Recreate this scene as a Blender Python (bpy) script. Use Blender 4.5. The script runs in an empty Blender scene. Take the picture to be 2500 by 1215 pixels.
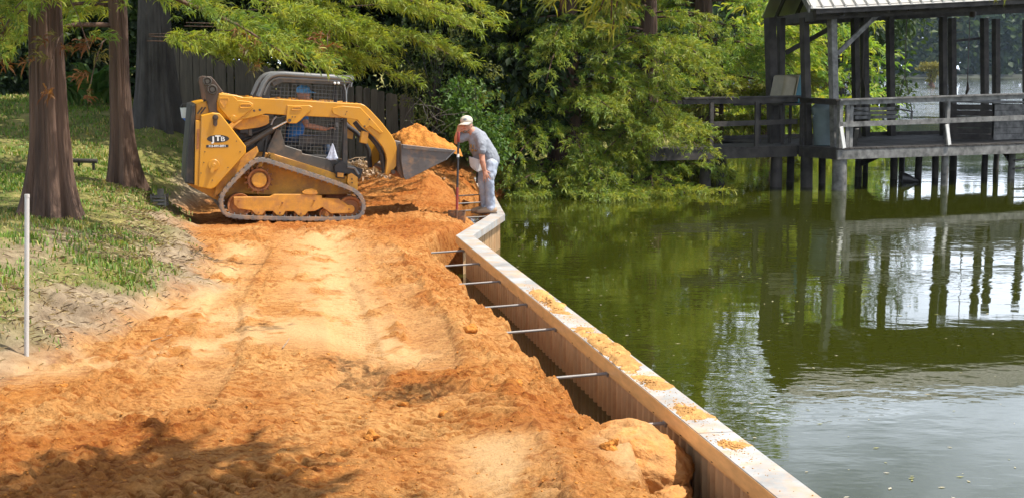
import bpy, bmesh, math, random
import numpy as np
from mathutils import Vector, Matrix

random.seed(11)
rng = np.random.default_rng(11)
C = bpy.context.scene.collection
sc = bpy.context.scene

# ------------------------------------------------------------------ camera, sky, sun, exposure
CAM_Z = 2.6
FPX = 3600.0                      # focal length in photograph pixels (2500 wide)
PITCH = math.atan((607.5 - 172.0) / FPX)
cam_d = bpy.data.cameras.new("camera")
cam_d.sensor_width = 36.0
cam_d.lens = 36.0 * FPX / 2500.0
cam_d.clip_start = 0.05
cam_d.clip_end = 6000.0
cam = bpy.data.objects.new("camera", cam_d)
cam.location = (0, 0, CAM_Z)
cam.rotation_euler = (math.pi / 2 - PITCH, 0, 0)
C.objects.link(cam)
sc.camera = cam

TRAVEL = Vector((-0.50, 0.04, -1.0)).normalized()      # direction the sunlight travels
SUN_DIR = -TRAVEL
SUN_EL = math.asin(SUN_DIR.z)
world = bpy.data.worlds.new("World")
sc.world = world
world.use_nodes = True
wn, wl = world.node_tree.nodes, world.node_tree.links
wn.clear()
w_out = wn.new("ShaderNodeOutputWorld")
w_bg = wn.new("ShaderNodeBackground")
w_sky = wn.new("ShaderNodeTexSky")
w_sky.sky_type = 'NISHITA'
w_sky.sun_disc = False
w_sky.sun_elevation = SUN_EL
w_sky.sun_rotation = math.atan2(SUN_DIR.x, SUN_DIR.y)
w_sky.air_density = 1.0
w_sky.dust_density = 2.5
w_bg.inputs[1].default_value = 0.062
# drifting fair-weather cloud over the whole sky
w_tc = wn.new("ShaderNodeTexCoord")
w_map = wn.new("ShaderNodeMapping"); w_map.inputs['Scale'].default_value = (1.6, 1.6, 3.6)
w_noise = wn.new("ShaderNodeTexNoise"); w_noise.inputs['Scale'].default_value = 1.9
w_noise.inputs['Detail'].default_value = 7; w_noise.inputs['Roughness'].default_value = 0.55
w_ramp = wn.new("ShaderNodeValToRGB")
w_ramp.color_ramp.elements[0].position = 0.44; w_ramp.color_ramp.elements[0].color = (0, 0, 0, 1)
w_ramp.color_ramp.elements[1].position = 0.68; w_ramp.color_ramp.elements[1].color = (0.8, 0.8, 0.8, 1)
w_mix = wn.new("ShaderNodeMixRGB"); w_mix.inputs[2].default_value = (27.0, 29.8, 34.5, 1)
wl.new(w_tc.outputs['Generated'], w_map.inputs[0]); wl.new(w_map.outputs[0], w_noise.inputs['Vector'])
# clouds crowd together towards the horizon
w_sep = wn.new("ShaderNodeSeparateXYZ"); wl.new(w_tc.outputs['Generated'], w_sep.inputs[0])
w_el = wn.new("ShaderNodeMapRange"); w_el.inputs['From Min'].default_value = 0.0; w_el.inputs['From Max'].default_value = 0.55
w_el.inputs['To Min'].default_value = 0.33; w_el.inputs['To Max'].default_value = -0.06
wl.new(w_sep.outputs['Z'], w_el.inputs['Value'])
w_add = wn.new("ShaderNodeMath"); w_add.operation = 'ADD'
wl.new(w_noise.outputs[0], w_add.inputs[0]); wl.new(w_el.outputs[0], w_add.inputs[1])
wl.new(w_add.outputs[0], w_ramp.inputs[0]); wl.new(w_ramp.outputs[0], w_mix.inputs[0])
wl.new(w_sky.outputs[0], w_mix.inputs[1]); wl.new(w_mix.outputs[0], w_bg.inputs[0])
wl.new(w_bg.outputs[0], w_out.inputs[0])

sun_d = bpy.data.lights.new("sun", 'SUN')
sun_d.energy = 4.6
sun_d.angle = math.radians(0.53)
sun_d.color = (1.0, 0.94, 0.84)
sun = bpy.data.objects.new("sun", sun_d)
sun.location = (12, -4, 30)
sun.rotation_euler = TRAVEL.to_track_quat('-Z', 'Y').to_euler()
C.objects.link(sun)

sc.view_settings.view_transform = 'Standard'
sc.view_settings.look = 'None'
sc.view_settings.exposure = 0.74
sc.view_settings.gamma = 1.0
sc.view_settings.use_curve_mapping = False
sc.render.engine = 'CYCLES'
sc.cycles.use_denoising = True
sc.cycles.max_bounces = 6
sc.cycles.diffuse_bounces = 3
sc.cycles.glossy_bounces = 3
sc.cycles.transmission_bounces = 4
sc.cycles.transparent_max_bounces = 6
sc.cycles.caustics_reflective = False
sc.cycles.caustics_refractive = False
sc.cycles.sample_clamp_indirect = 6.0

# ------------------------------------------------------------------ helpers
SP, CP = math.sin(PITCH), math.cos(PITCH)
def ray(px, py):
    u, v = (px - 1250.0) / FPX, (607.5 - py) / FPX
    return np.array((u, CP + v * SP, -SP + v * CP))
def at(px, py, Y=None, z=None):
    """world point that the photograph shows at a pixel, for a known distance Y or height z"""
    d = ray(px, py)
    t = Y / d[1] if Y is not None else (z - CAM_Z) / d[2]
    return np.array((d[0] * t, d[1] * t, CAM_Z + d[2] * t))

def hash2(ix, iy, seed):
    h = (ix.astype(np.int64) * 374761393 + iy.astype(np.int64) * 668265263 + seed * 1442695041) & 0x7fffffff
    h = ((h ^ (h >> 13)) * 1274126177) & 0x7fffffff
    h = (h ^ (h >> 16)) & 0x7fffffff
    return h / float(0x7fffffff)
def vnoise(x, y, seed=0):
    x = np.asarray(x, float); y = np.asarray(y, float)
    ix, iy = np.floor(x), np.floor(y)
    fx, fy = x - ix, y - iy
    ux, uy = fx * fx * (3 - 2 * fx), fy * fy * (3 - 2 * fy)
    a = hash2(ix, iy, seed); b = hash2(ix + 1, iy, seed); c = hash2(ix, iy + 1, seed); d = hash2(ix + 1, iy + 1, seed)
    return (a + (b - a) * ux) * (1 - uy) + (c + (d - c) * ux) * uy - 0.5
def fbm(x, y, octv=4, seed=0, gain=0.5):
    s = 0; a = 1.0
    for i in range(octv):
        s = s + a * vnoise(x * 2 ** i + 17.3 * i, y * 2 ** i - 9.1 * i, seed + i); a *= gain
    return s
def sstep(a, b, x):
    t = np.clip((np.asarray(x, float) - a) / (b - a), 0, 1)
    return t * t * (3 - 2 * t)
def clods(x, y, cell, seed, dens=0.6, hmax=0.5):
    """hemispherical lumps scattered over a jittered lattice; returns height in units of cell"""
    gx, gy = x / cell, y / cell
    ix, iy = np.floor(gx), np.floor(gy)
    out = np.zeros_like(gx)
    for dx in (-1, 0, 1):
        for dy in (-1, 0, 1):
            jx, jy = ix + dx, iy + dy
            cx = jx + hash2(jx, jy, seed); cy = jy + hash2(jx, jy, seed + 1)
            r = 0.2 + 0.5 * hash2(jx, jy, seed + 2)
            on = hash2(jx, jy, seed + 3) < dens
            sq = 0.7 + 0.6 * hash2(jx, jy, seed + 4)
            d2 = ((gx - cx) * sq) ** 2 + ((gy - cy) / sq) ** 2
            h = np.sqrt(np.clip(r * r - d2, 0, None)) * on
            out = np.maximum(out, h)
    return np.minimum(out, hmax)

def np_mesh(name, V, faces, mat=None, col=None, smooth=False):
    """faces: list of (m, k) index arrays"""
    V = np.asarray(V, np.float32)
    me = bpy.data.meshes.new(name)
    me.vertices.add(len(V)); me.vertices.foreach_set('co', V.ravel())
    loops = np.concatenate([f.ravel() for f in faces]).astype(np.int32)
    tot = np.concatenate([np.full(len(f), f.shape[1], np.int32) for f in faces])
    start = np.concatenate(([0], np.cumsum(tot)[:-1])).astype(np.int32)
    me.loops.add(len(loops)); me.loops.foreach_set('vertex_index', loops)
    me.polygons.add(len(tot)); me.polygons.foreach_set('loop_start', start)
    me.update(calc_edges=True)
    if smooth:
        me.polygons.foreach_set('use_smooth', np.ones(len(tot), bool))
    if col is not None:
        ca = me.color_attributes.new('Col', 'FLOAT_COLOR', 'POINT')
        c4 = np.ones((len(V), 4), np.float32); c4[:, :col.shape[1]] = col
        ca.data.foreach_set('color', c4.ravel())
    if mat: me.materials.append(mat)
    me.update()
    return me

ORIGIN = {}
def root(name, loc, label, cat, group=None, rotz=0.0):
    o = bpy.data.objects.new(name, None)
    o.empty_display_size = 0.2
    o.location = tuple(float(v) for v in loc); o.rotation_euler = (0, 0, rotz)
    C.objects.link(o)
    o["label"] = label; o["category"] = cat
    if group: o["group"] = group
    ORIGIN[o.name] = np.array([float(v) for v in loc])
    return o
def link(name, me, parent=None, loc=None, rot=None):
    o = bpy.data.objects.new(name, me); C.objects.link(o)
    if parent is not None: o.parent = parent
    if loc is not None: o.location = tuple(float(v) for v in loc)
    if rot is not None: o.rotation_euler = rot
    return o
def tag(o, label, cat=None, group=None, kind=None):
    if label: o["label"] = label
    if cat: o["category"] = cat
    if group: o["group"] = group
    if kind: o["kind"] = kind
    return o

class MB:
    """collects shapes in world (or local) space; build() links them as one mesh object"""
    def __init__(s): s.v = []; s.f = []
    def add(s, V, F):
        n = len(s.v); s.v += [tuple(float(c) for c in p) for p in V]; s.f += [tuple(i + n for i in f) for f in F]; return s
    def box(s, c, d, M=None):
        c = np.array(c, float); h = np.array(d, float) / 2
        V = [np.array((x, y, z)) * h for x in (-1, 1) for y in (-1, 1) for z in (-1, 1)]
        if M is not None: V = [np.array(M @ Vector(v)) for v in V]
        return s.add([c + v for v in V], [(0, 1, 3, 2), (4, 6, 7, 5), (0, 4, 5, 1), (2, 3, 7, 6), (0, 2, 6, 4), (1, 5, 7, 3)])
    def beam(s, a, b, w, h, up=(0, 0, 1)):
        """rectangular bar from a to b: w sideways, h along up"""
        a = np.array(a, float); b = np.array(b, float); d = b - a; d /= np.linalg.norm(d)
        up = np.array(up, float); side = np.cross(d, up); side /= np.linalg.norm(side); u2 = np.cross(side, d)
        V = []
        for p in (a, b):
            for sx, sy in ((-1, -1), (1, -1), (1, 1), (-1, 1)):
                V.append(p + side * sx * w / 2 + u2 * sy * h / 2)
        return s.add(V, [(3, 2, 1, 0), (4, 5, 6, 7), (0, 1, 5, 4), (1, 2, 6, 5), (2, 3, 7, 6), (3, 0, 4, 7)])
    def tube(s, path, r, n=8, caps=True, flat=1.0, flatdir=None):
        P = [np.array(p, float) for p in path]; m = len(P)
        R = [r] * m if np.isscalar(r) else list(r)
        T = []
        for i in range(m):
            t = P[min(i + 1, m - 1)] - P[max(i - 1, 0)]; T.append(t / (np.linalg.norm(t) + 1e-9))
        ref = np.array((0, 0, 1.0)) if abs(T[0][2]) < 0.9 else np.array((1.0, 0, 0))
        if flatdir is not None: ref = np.array(flatdir, float)
        V = []
        for i in range(m):
            a = np.cross(T[i], ref); a /= (np.linalg.norm(a) + 1e-9); b = np.cross(a, T[i])
            if flatdir is None: ref = b
            for k in range(n):
                th = 2 * math.pi * k / n
                V.append(P[i] + R[i] * (a * math.cos(th) + b * math.sin(th) * flat))
        F = [(i * n + k, i * n + (k + 1) % n, (i + 1) * n + (k + 1) % n, (i + 1) * n + k) for i in range(m - 1) for k in range(n)]
        if caps: F += [tuple(range(n - 1, -1, -1)), tuple((m - 1) * n + k for k in range(n))]
        return s.add(V, F)
    def prism(s, poly, fn, w0, w1, bevel=0.0):
        """poly: 2-D outline; fn(a, b, w) -> point; extruded from w0 to w1, optional edge bevel on both faces"""
        n = len(poly); A = np.array(poly, float)
        area = sum(A[i][0] * A[(i + 1) % n][1] - A[(i + 1) % n][0] * A[i][1] for i in range(n))
        if area < 0: A = A[::-1]
        rings = []
        if bevel > 0:
            ins = []
            for i in range(n):
                p, q, r_ = A[i - 1], A[i], A[(i + 1) % n]
                e1 = (q - p) / (np.linalg.norm(q - p) + 1e-9); e2 = (r_ - q) / (np.linalg.norm(r_ - q) + 1e-9)
                nrm = np.array((-e1[1] - e2[1], e1[0] + e2[0])); L = np.linalg.norm(nrm)
                ins.append(q + (nrm / L * bevel * min(1.6, 2 / max(L, 0.6)) if L > 1e-6 else 0))
            sg = 1 if w1 > w0 else -1
            rings = [(ins, w0), (A, w0 + sg * bevel), (A, w1 - sg * bevel), (ins, w1)]
        else:
            rings = [(A, w0), (A, w1)]
        V = [fn(p[0], p[1], w) for R, w in rings for p in R]
        F = []
        for j in range(len(rings) - 1):
            for i in range(n):
                F.append((j * n + i, j * n + (i + 1) % n, (j + 1) * n + (i + 1) % n, (j + 1) * n + i))
        F.append(tuple(range(n - 1, -1, -1))); F.append(tuple((len(rings) - 1) * n + i for i in range(n)))
        return s.add(V, F)
    def disc(s, c, axis, r, h, n=24, r2=None, bevel=0.0):
        c = np.array(c, float); ax = np.array(axis, float); ax /= np.linalg.norm(ax)
        r2 = r if r2 is None else r2
        if bevel:
            return s.tube([c, c + ax * bevel, c + ax * (h - bevel), c + ax * h], [r - bevel, r, r2, r2 - bevel], n)
        return s.tube([c, c + ax * h], [r, r2], n)
    def ellipsoid(s, c, r, n=12, m=8, M=None):
        V = []; F = []
        for j in range(m + 1):
            ph = math.pi * j / m
            for i in range(n):
                th = 2 * math.pi * i / n
                p = Vector((r[0] * math.sin(ph) * math.cos(th), r[1] * math.sin(ph) * math.sin(th), r[2] * math.cos(ph)))
                if M is not None: p = M @ p
                V.append(np.array(c, float) + np.array(p))
        for j in range(m):
            for i in range(n):
                F.append((j * n + i, (j + 1) * n + i, (j + 1) * n + (i + 1) % n, j * n + (i + 1) % n))
        return s.add(V, F)
    def mesh(s, name, mat, smooth=False, org=None):
        me = bpy.data.meshes.new(name)
        V = np.array(s.v)
        if org is not None: V = V - org
        me.from_pydata([tuple(p) for p in V], [], s.f)
        bm = bmesh.new(); bm.from_mesh(me)
        bmesh.ops.recalc_face_normals(bm, faces=bm.faces)
        bm.to_mesh(me); bm.free()
        if smooth:
            me.polygons.foreach_set('use_smooth', np.ones(len(me.polygons), bool))
        if mat: me.materials.append(mat)
        me.update()
        return me
    def build(s, name, mat, parent=None, smooth=False, org='auto', label=None):
        if isinstance(org, str):
            p = parent
            while p is not None and p.name not in ORIGIN: p = p.parent
            org = ORIGIN[p.name] if p is not None else None
        o = link(name, s.mesh(name, mat, smooth, org), parent)
        if smooth == 'auto':
            pass
        if label: o["label"] = label
        return o
def auto_smooth(o, deg=40):
    me = o.data
    me.polygons.foreach_set('use_smooth', np.ones(len(me.polygons), bool))
    me.set_sharp_from_angle(angle=math.radians(deg))
    return o

# ------------------------------------------------------------------ materials
def new_mat(name):
    m = bpy.data.materials.new(name); m.use_nodes = True
    nt = m.node_tree; b = nt.nodes['Principled BSDF']
    return m, nt.nodes, nt.links, b
def pmat(name, base, rough=0.6, metal=0.0, var=0.18, scale=4.0, stretch=(1, 1, 1), bump=0.0, bscale=30.0, dirt=None, spec=0.5, detail=5, zdirt=None):
    m, N, L, b = new_mat(name)
    b.inputs['Roughness'].default_value = rough; b.inputs['Metallic'].default_value = metal
    b.inputs['Specular IOR Level'].default_value = spec
    tc = N.new('ShaderNodeTexCoord'); mp = N.new('ShaderNodeMapping'); mp.inputs['Scale'].default_value = stretch
    L.new(tc.outputs['Object'], mp.inputs[0])
    nz = N.new('ShaderNodeTexNoise'); nz.inputs['Scale'].default_value = scale; nz.inputs['Detail'].default_value = detail
    nz.inputs['Roughness'].default_value = 0.6
    L.new(mp.outputs[0], nz.inputs['Vector'])
    rp = N.new('ShaderNodeValToRGB')
    rp.color_ramp.elements[0].position = 0.3; rp.color_ramp.elements[1].position = 0.7
    rp.color_ramp.elements[0].color = tuple(c * (1 - var) for c in base) + (1,)
    rp.color_ramp.elements[1].color = tuple(min(1, c * (1 + var)) for c in base) + (1,)
    L.new(nz.outputs[0], rp.inputs[0])
    colout = rp.outputs[0]
    if dirt:
        dc, amt, dsc = dirt
        n2 = N.new('ShaderNodeTexNoise'); n2.inputs['Scale'].default_value = dsc; n2.inputs['Detail'].default_value = 6
        n2.inputs['Roughness'].default_value = 0.7
        L.new(tc.outputs['Object'], n2.inputs['Vector'])
        r2 = N.new('ShaderNodeValToRGB')
        r2.color_ramp.elements[0].position = 0.62 - amt * 0.4; r2.color_ramp.elements[1].position = 0.82 - amt * 0.4
        L.new(n2.outputs[0], r2.inputs[0])
        mx = N.new('ShaderNodeMixRGB'); mx.inputs[2].default_value = tuple(dc) + (1,)
        ml = N.new('ShaderNodeMath'); ml.operation = 'MULTIPLY'; ml.inputs[1].default_value = min(1.0, 0.35 + amt)
        L.new(r2.outputs[0], ml.inputs[0]); L.new(ml.outputs[0], mx.inputs[0]); L.new(colout, mx.inputs[1])
        colout = mx.outputs[0]
    L.new(colout, b.inputs['Base Color'])
    if bump:
        n3 = N.new('ShaderNodeTexNoise'); n3.inputs['Scale'].default_value = bscale; n3.inputs['Detail'].default_value = 6
        L.new(mp.outputs[0], n3.inputs['Vector'])
        bp = N.new('ShaderNodeBump'); bp.inputs['Strength'].default_value = 1.0; bp.inputs['Distance'].default_value = bump
        L.new(n3.outputs[0], bp.inputs['Height']); L.new(bp.outputs[0], b.inputs['Normal'])
    return m
def leaf_mat(name, trans=0.45, rough=0.55, gain=1.0):
    m, N, L, b = new_mat(name)
    at_ = N.new('ShaderNodeAttribute'); at_.attribute_name = 'Col'
    b.inputs['Roughness'].default_value = rough; b.inputs['Specular IOR Level'].default_value = 0.35
    L.new(at_.outputs[0], b.inputs['Base Color'])
    tr = N.new('ShaderNodeBsdfTranslucent')
    hs = N.new('ShaderNodeMixRGB'); hs.blend_type = 'MULTIPLY'; hs.inputs[0].default_value = 1.0
    hs.inputs[2].default_value = (1.25 * gain, 1.15 * gain, 0.55 * gain, 1)
    L.new(at_.outputs[0], hs.inputs[1]); L.new(hs.outputs[0], tr.inputs[0])
    mx = N.new('ShaderNodeMixShader'); mx.inputs[0].default_value = trans
    out = N['Material Output']
    L.new(b.outputs[0], mx.inputs[1]); L.new(tr.outputs[0], mx.inputs[2]); L.new(mx.outputs[0], out.inputs[0])
    return m
SOIL = (0.56, 0.245, 0.062)
M = {}
M['leaf'] = leaf_mat('foliage')
M['grass'] = leaf_mat('grass_blade', 0.35, 0.5)
M['bark'] = pmat('cypress_bark', (0.100, 0.058, 0.038), 0.9, var=0.6, scale=9, stretch=(1, 1, 0.07), bump=0.05, bscale=22)
M['bark_dark'] = pmat('oak_bark', (0.045, 0.04, 0.034), 0.95, var=0.5, scale=6, stretch=(1, 1, 0.35), bump=0.03, bscale=14)
M['wood_grey'] = pmat('weathered_wood', (0.13, 0.115, 0.095), 0.85, var=0.4, scale=3, stretch=(1, 1, 1), bump=0.004, bscale=30)
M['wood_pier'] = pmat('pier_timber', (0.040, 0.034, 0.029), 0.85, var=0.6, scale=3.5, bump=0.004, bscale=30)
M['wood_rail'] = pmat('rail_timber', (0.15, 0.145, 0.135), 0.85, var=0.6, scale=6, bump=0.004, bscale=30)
M['wood_fence'] = pmat('fence_timber', (0.080, 0.066, 0.044), 0.85, var=0.4, scale=4, stretch=(3, 3, 0.4), bump=0.004, bscale=20)
M['wood_white'] = pmat('bare_board', (0.72, 0.70, 0.66), 0.7, var=0.1)
M['yellow'] = pmat('machine_yellow', (0.58, 0.262, 0.009), 0.36, var=0.07, scale=2.5, dirt=((0.50, 0.26, 0.07), 0.25, 3.5))
M['yellow_dusty'] = pmat('dusty_yellow', (0.70, 0.33, 0.03), 0.6, var=0.12, scale=4, dirt=((0.45, 0.20, 0.055), 0.5, 5))
M['yellow_dirty'] = pmat('soiled_yellow', (0.62, 0.28, 0.035), 0.7, var=0.2, scale=6, dirt=((0.40, 0.17, 0.05), 0.5, 7), bump=0.003, bscale=60)
M['black'] = pmat('black_plastic', (0.022, 0.021, 0.02), 0.55, var=0.2, dirt=((0.16, 0.10, 0.055), 0.2, 4))
M['cab_grey'] = pmat('cab_panel', (0.065, 0.057, 0.046), 0.5, var=0.15, scale=3, dirt=((0.22, 0.14, 0.08), 0.3, 4))
M['cab_dark'] = pmat('cab_dark', (0.035, 0.032, 0.03), 0.6, var=0.2, dirt=((0.16, 0.1, 0.06), 0.2, 4))
M['rops'] = pmat('grey_cab_tube', (0.19, 0.19, 0.185), 0.35, metal=0.35, var=0.1)
M['rubber'] = pmat('track_rubber', (0.17, 0.16, 0.15), 0.8, var=0.2, scale=8, dirt=((0.42, 0.24, 0.11), 0.45, 6), bump=0.002, bscale=60)
M['rust'] = pmat('rusty_steel', (0.22, 0.085, 0.035), 0.75, metal=0.1, var=0.35, scale=9, dirt=((0.42, 0.17, 0.045), 0.5, 7))
M['brownsteel'] = pmat('brown_linkage_steel', (0.085, 0.055, 0.038), 0.6, metal=0.2, var=0.25)
M['steel'] = pmat('galvanised_steel', (0.30, 0.285, 0.27), 0.5, metal=0.25, var=0.15, scale=10)
M['chrome'] = pmat('chrome_rod', (0.75, 0.72, 0.68), 0.15, metal=1.0, var=0.05)
M['bucket'] = pmat('bucket_steel', (0.12, 0.105, 0.095), 0.5, metal=0.25, var=0.3, scale=3, dirt=((0.36, 0.19, 0.08), 0.3, 5), bump=0.002, bscale=30)
M['wire'] = pmat('screen_wire', (0.11, 0.105, 0.095), 0.5, metal=0.3, var=0.1)
M['white'] = pmat('white_paint', (0.78, 0.78, 0.76), 0.45, var=0.05)
M['pvc'] = pmat('white_pvc', (0.50, 0.49, 0.46), 0.4, var=0.08, scale=6, dirt=((0.45, 0.36, 0.25), 0.25, 6))
M['blue'] = pmat('blue_plastic', (0.02, 0.12, 0.42), 0.4, var=0.1)
M['teal'] = pmat('teal_plastic', (0.006, 0.10, 0.125), 0.5, var=0.15)
M['tub'] = pmat('buff_plastic', (0.20, 0.17, 0.10), 0.5, var=0.15)
M['barrel'] = pmat('blue_grey_plastic', (0.14, 0.18, 0.19), 0.5, var=0.15)
M['metal_roof'] = pmat('white_metal_roof', (0.40, 0.385, 0.355), 0.4, metal=0.0, var=0.12, scale=2, dirt=((0.38, 0.34, 0.27), 0.2, 2))
M['skin'] = pmat('skin', (0.50, 0.235, 0.145), 0.55, var=0.12, scale=12)
M['skin_shade'] = M['skin']
M['hair'] = pmat('grey_brown_hair', (0.16, 0.12, 0.09), 0.8, var=0.2)
M['tshirt'] = pmat('grey_tshirt', (0.25, 0.265, 0.30), 0.9, var=0.1, scale=5, bump=0.02, bscale=10)
M['jeans'] = pmat('washed_jeans', (0.33, 0.37, 0.45), 0.9, var=0.28, scale=9, bump=0.012, bscale=9, dirt=((0.50, 0.40, 0.30), 0.25, 6))
M['apron'] = pmat('white_cloth', (0.60, 0.60, 0.60), 0.9, var=0.08, bump=0.01, bscale=8)
M['cap'] = pmat('stone_cap', (0.52, 0.46, 0.37), 0.85, var=0.08)
M['shoe'] = pmat('tan_leather', (0.30, 0.20, 0.12), 0.7, var=0.2)
M['blue_shirt'] = pmat('blue_shirt', (0.03, 0.16, 0.42), 0.9, var=0.15)
M['blue_cap'] = pmat('light_blue_cap', (0.12, 0.40, 0.75), 0.8, var=0.1)
M['red'] = pmat('red_paint', (0.26, 0.028, 0.018), 0.45, var=0.15)
M['shaft'] = pmat('black_fibreglass', (0.025, 0.022, 0.022), 0.45, var=0.1)
M['blade'] = pmat('soiled_blade', (0.16, 0.10, 0.065), 0.6, metal=0.2, var=0.3, dirt=((0.45, 0.2, 0.06), 0.4, 14))
M['cap_vinyl'] = pmat('wall_cap', (0.36, 0.36, 0.355), 0.5, var=0.32, scale=3.0, stretch=(1, 1, 1), dirt=((0.50, 0.31, 0.16), 0.42, 4.5), bump=0.0006, bscale=40)
M['waler'] = pmat('timber_bounce_tan', (0.60, 0.34, 0.13), 0.35, var=0.22, scale=5, stretch=(4, 0.5, 4))  # timber tan pushed to orange to carry bounce light off the soil
M['sheet'] = pmat('sheet_pile', (0.54, 0.34, 0.17), 0.6, var=0.2, scale=3, stretch=(1, 1, 0.4), dirt=((0.42, 0.22, 0.09), 0.35, 3))  # tan base includes the warm bounce from the trench soil
M['stick'] = pmat('dry_stick', (0.27, 0.19, 0.115), 0.9, var=0.3, scale=8)
M['deadleaf'] = leaf_mat('dry_leaf', 0.2, 0.8)
M['bolt'] = pmat('dark_bolt', (0.06, 0.045, 0.035), 0.5, metal=0.4, var=0.1)
M['cloth_bw'] = pmat('striped_rag', (0.55, 0.60, 0.72), 0.9, var=0.25, scale=25)
M['clay'] = pmat('hard_clay', (0.50, 0.26, 0.10), 0.95, var=0.3, scale=6, bump=0.02, bscale=30, dirt=((0.52, 0.20, 0.045), 0.45, 5), spec=0.1)
# ------------------------------------------------------------------ terrain
WALL = [(2.73, -1.0), (-0.72, 18.8), (-0.32, 21.6), (-0.75, 29.0)]      # inner edge of the wall cap, near to far
GZ = 0.47                                                               # level of the worked soil above the lake
CAPZ = 0.50
shore_y = np.array([-30, -1.0, 18.8, 21.6, 29, 33, 40, 52, 56, 62, 90, 200, 600])
shore_x = np.array([7.8, 2.73, -0.72, -0.32, -0.75, 0.3, 2.0, 3.5, 9, 13.2, 20, 30, 80])
toe_y = np.array([-30, 5, 10, 12.4, 14.5, 16, 18, 20.4, 23, 27, 60])
toe_x = np.array([-3.8, -3.75, -3.45, -3.2, -3.05, -3.2, -3.7, -4.55, -4.9, -4.4, -3.5])
def seg_d(x, y, pts):
    d = np.full(np.shape(x), 1e9)
    for (ax, ay), (bx, by) in zip(pts[:-1], pts[1:]):
        vx, vy = bx - ax, by - ay
        t = np.clip(((x - ax) * vx + (y - ay) * vy) / (vx * vx + vy * vy), 0, 1)
        d = np.minimum(d, np.hypot(x - ax - t * vx, y - ay - t * vy))
    return d
def inland(x, y):
    sx = np.interp(y, shore_y, shore_x)
    return (sx - x) * 0.98
def bank(x, y):
    return np.interp(y, toe_y, toe_x) - x + 0.35 * fbm(x * 0.9, y * 0.9, 3, 40)
def H0(x, y):
    """broad form of the land"""
    x = np.asarray(x, float); y = np.asarray(y, float)
    s = inland(x, y); b = bank(x, y)
    bp = np.clip(b, 0, None)
    z = GZ + 0.07 * fbm(x * 0.4, y * 0.4, 2, 5) * sstep(0.4, 1.6, s)
    z = z + 0.52 * (1 - np.exp(-bp / 1.1)) + 0.028 * bp + 0.042 * np.clip(y - 17, 0, 30) * sstep(0, 2.2, b)
    # dug mound in front of the bucket, running back to the fence
    z = z + 0.45 * np.exp(-(((x + 1.15) / 1.5) ** 2 + ((y - 25.2) / 1.6) ** 2)) * sstep(0.3, 1.0, s)
    z = z + 0.35 * sstep(24, 29, y) * sstep(0.4, 2.0, s)
    z = z + 0.13 * np.exp(-(((x + 1.35) / 0.55) ** 2 + ((y - 20.9) / 0.5) ** 2))
    # crest of loose soil beside the wall trench
    near = sstep(3, 6, y) * (1 - sstep(18.5, 19.5, y))
    z = z + near * 0.035 * np.exp(-((s - 0.88 - 0.15 * vnoise(y * 0.8, y * 0 + 2, 9)) / 0.22) ** 2)
    z = z - near * 0.05 * np.exp(-((s - 1.5) / 0.35) ** 2)
    z = z - near * 0.09 * np.exp(-((s - 0.5) / 0.38) ** 2)
    # hole behind the machine
    z = z - 0.26 * np.exp(-(((x + 4.55) / 0.42) ** 2 + ((y - 21.2) / 0.5) ** 2))
    # trench along the wall, then lake bed
    edge = 0.45 + 0.13 * fbm(y * 1.7, x * 0 + 3.3, 3, 21) + 0.10 * fbm(y * 6, x * 2, 2, 27)
    edge = edge - 0.22 * np.exp(-((y - 20.3) / 0.9) ** 2) + 0.0 * s
    tr = 1 - sstep(edge - 0.20, edge + 0.02, s)
    trench_z = -0.22 + 0.12 * fbm(x * 2, y * 2, 2, 31)
    tr = tr * (1 - sstep(19.3, 20.3, y) * (1 - sstep(21.4, 22.0, y)) * 0.85)
    tr = np.where(y > 29, 0, tr)
    z = z * (1 - tr) + trench_z * tr
    lake = np.where(y < 29, sstep(0.0, 0.12, -s), sstep(-0.6, 1.2, -s))
    z = z * (1 - lake) + (-1.1) * lake
    return z
TRACKS = [  # centre lines of old machine tracks, half width, cleat pitch, depth
    ([(-2.9, 6.6), (-1.7, 7.4), (-0.9, 8.2), (-0.35, 9.3)], 0.19, 0.13, 0.045),
    ([(0.02, 6.2), (0.02, 7.5), (-0.12, 8.5), (-0.35, 9.7)], 0.26, 0.15, 0.065),
    ([(-1.1, 8.7), (-1.05, 10.2), (-1.3, 12.0), (-1.8, 15.0)], 0.19, 0.12, 0.034),
    ([(-2.1, 9.4), (-2.2, 11.0), (-2.7, 13.6), (-3.05, 17.5)], 0.17, 0.115, 0.022),
    ([(-3.9, 8.6), (-2.4, 9.0), (-1.2, 9.9), (-0.7, 11.2)], 0.19, 0.12, 0.028),
    ([(-0.55, 10.6), (-0.75, 12.6), (-1.25, 15.5), (-1.6, 18.0)], 0.19, 0.12, 0.030),
]
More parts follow.
